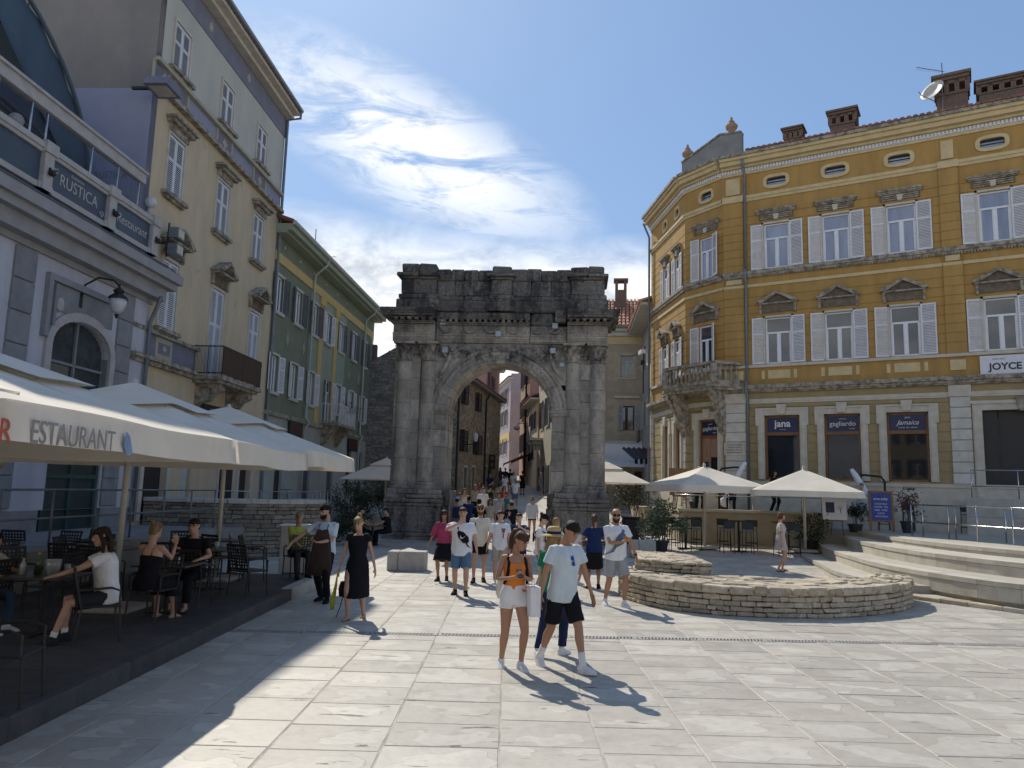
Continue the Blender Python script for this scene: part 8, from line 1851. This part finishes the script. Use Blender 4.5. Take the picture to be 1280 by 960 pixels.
passer('man in royal blue T-shirt far along the shaded side of the street',-1.3,52.0,5,1.8,'m',('tee','royal'),('shorts','grey'),(DK,'short'))
passer('woman in white dress far along the street',-.3,54.0,180,1.68,'f',('shiftdress','white',0,.45),None,(BR,'bun'),'tan','sandal')
passer('man in cream shirt far down the street before the awnings',.3,56.5,0,1.77,'m',('shirt','cream'),('trousers','charcoal'),(GY,'short'))
# --- seated
def sitter(label,x,y,face,sex,top,bottom,hair,z=.19,skin='fair',shoes='white',hands=None,head=(8,0),gl=None,feet=None,vx=.0105,lean=6,H=1.75,pelz=.545,**k):
    po=dict(pel=(0,.08,pelz),fl=(.12,-.38,0),fr=(-.12,-.42,0),hl=(.16,-.42,.74),hr=(-.16,-.42,.74),handl='flat',handr='flat',head=head,knl=(.1,-1,1),knr=(-.1,-1,1)); po.update(hands or {}); po.update(feet or {})
    if abs((face+180)%360-180)>110: po['facefwd']=0
    return person(label,x,y,face,H,sex,skin,hair,top,bottom,shoes,po,vx,z=z,glasses=gl,lean=lean,**k)
p=sitter('man in white T-shirt and dark shorts sitting sideways with his back in a lattice chair',-5.0,9.75,-57,'m',('tee','white',-.08),('shorts','charcoal'),(BR,'long'),shoes='charcoal',socks=('white',.2),hands=dict(hl=(.1,-.5,.80),hr=(-.12,-.45,.80)),feet=dict(fl=(.14,-.5,0),fr=(-.1,-.36,0)),head=(14,0))
sitter('girl with long dark hair in a beige top leaning on the table at far left',-6.7,10.15,75,'f',('tee','beige'),('trousers','denimd'),(DK,'longer'),skin='tan',lean=14,H=1.6,hands=dict(hl=(.14,-.5,.80),hr=(-.2,-.44,.8)))
sitter('blonde woman in strappy black top and dark skirt seen from behind at a cafe table',-5.0,11.1,168,'f',('strappy','black',-.05),('skirt','black',.1),((.28,.19,.10),'bun'),skin='fair',shoes='sandal',hands=dict(hl=(.2,-.36,.8),hr=(-.10,-.36,1.06),handr='front',elr=(-.2,.3,-1)))
sitter('man with glasses in a black shirt sitting with his arm on the table',-5.0,12.5,-4,'m',('polo','black'),('trousers','black'),((.03,.025,.02),'short'),gl='clear',hands=dict(hl=(.28,-.34,.78),hr=(-.12,-.42,.78)),shoes='sandal',head=(6,0))
sitter('grey haired man in a yellow green patterned shirt sitting beside the waiter',-4.5,16.85,35,'m',('shirt','yellowgreen'),('trousers','charcoal'),(GY,'short'),skin='tan',shoes='black',head=(0,-20))
sitter('person in black sitting behind the man with glasses, back to the wall',-5.6,14.95+.6,170,'m',('tee','black'),('trousers','black'),(DK,'short'),shoes='black') if False else None
sitter('dark haired guest in brown sitting left of the arch table',-5.45,28.9,80,'f',('tee','brown'),('trousers','black'),(DK,'short'),z=0,vx=.0125,shoes='black')
sitter('guest in black sitting right at the small table left of the arch',-4.55,29.1,-70,'m',('tee','black'),('trousers','black'),(BR,'short'),z=0,vx=.0125,shoes='black')
sitter('older woman in blue and white floral dress sitting before the shop windows',13.05,28.7,-10,'f',('tee','lightblue'),('skirt','lightblue',.1),(GY,'short'),z=1.42,vx=.0125,shoes='sandal')
sitter('bearded man sitting outside the corner house door',9.15,31.9,-20,'m',('tee','brown'),('trousers','black'),(DK,'short'),z=1.56,vx=.0125,shoes='black')
sc.render.film_transparent=False
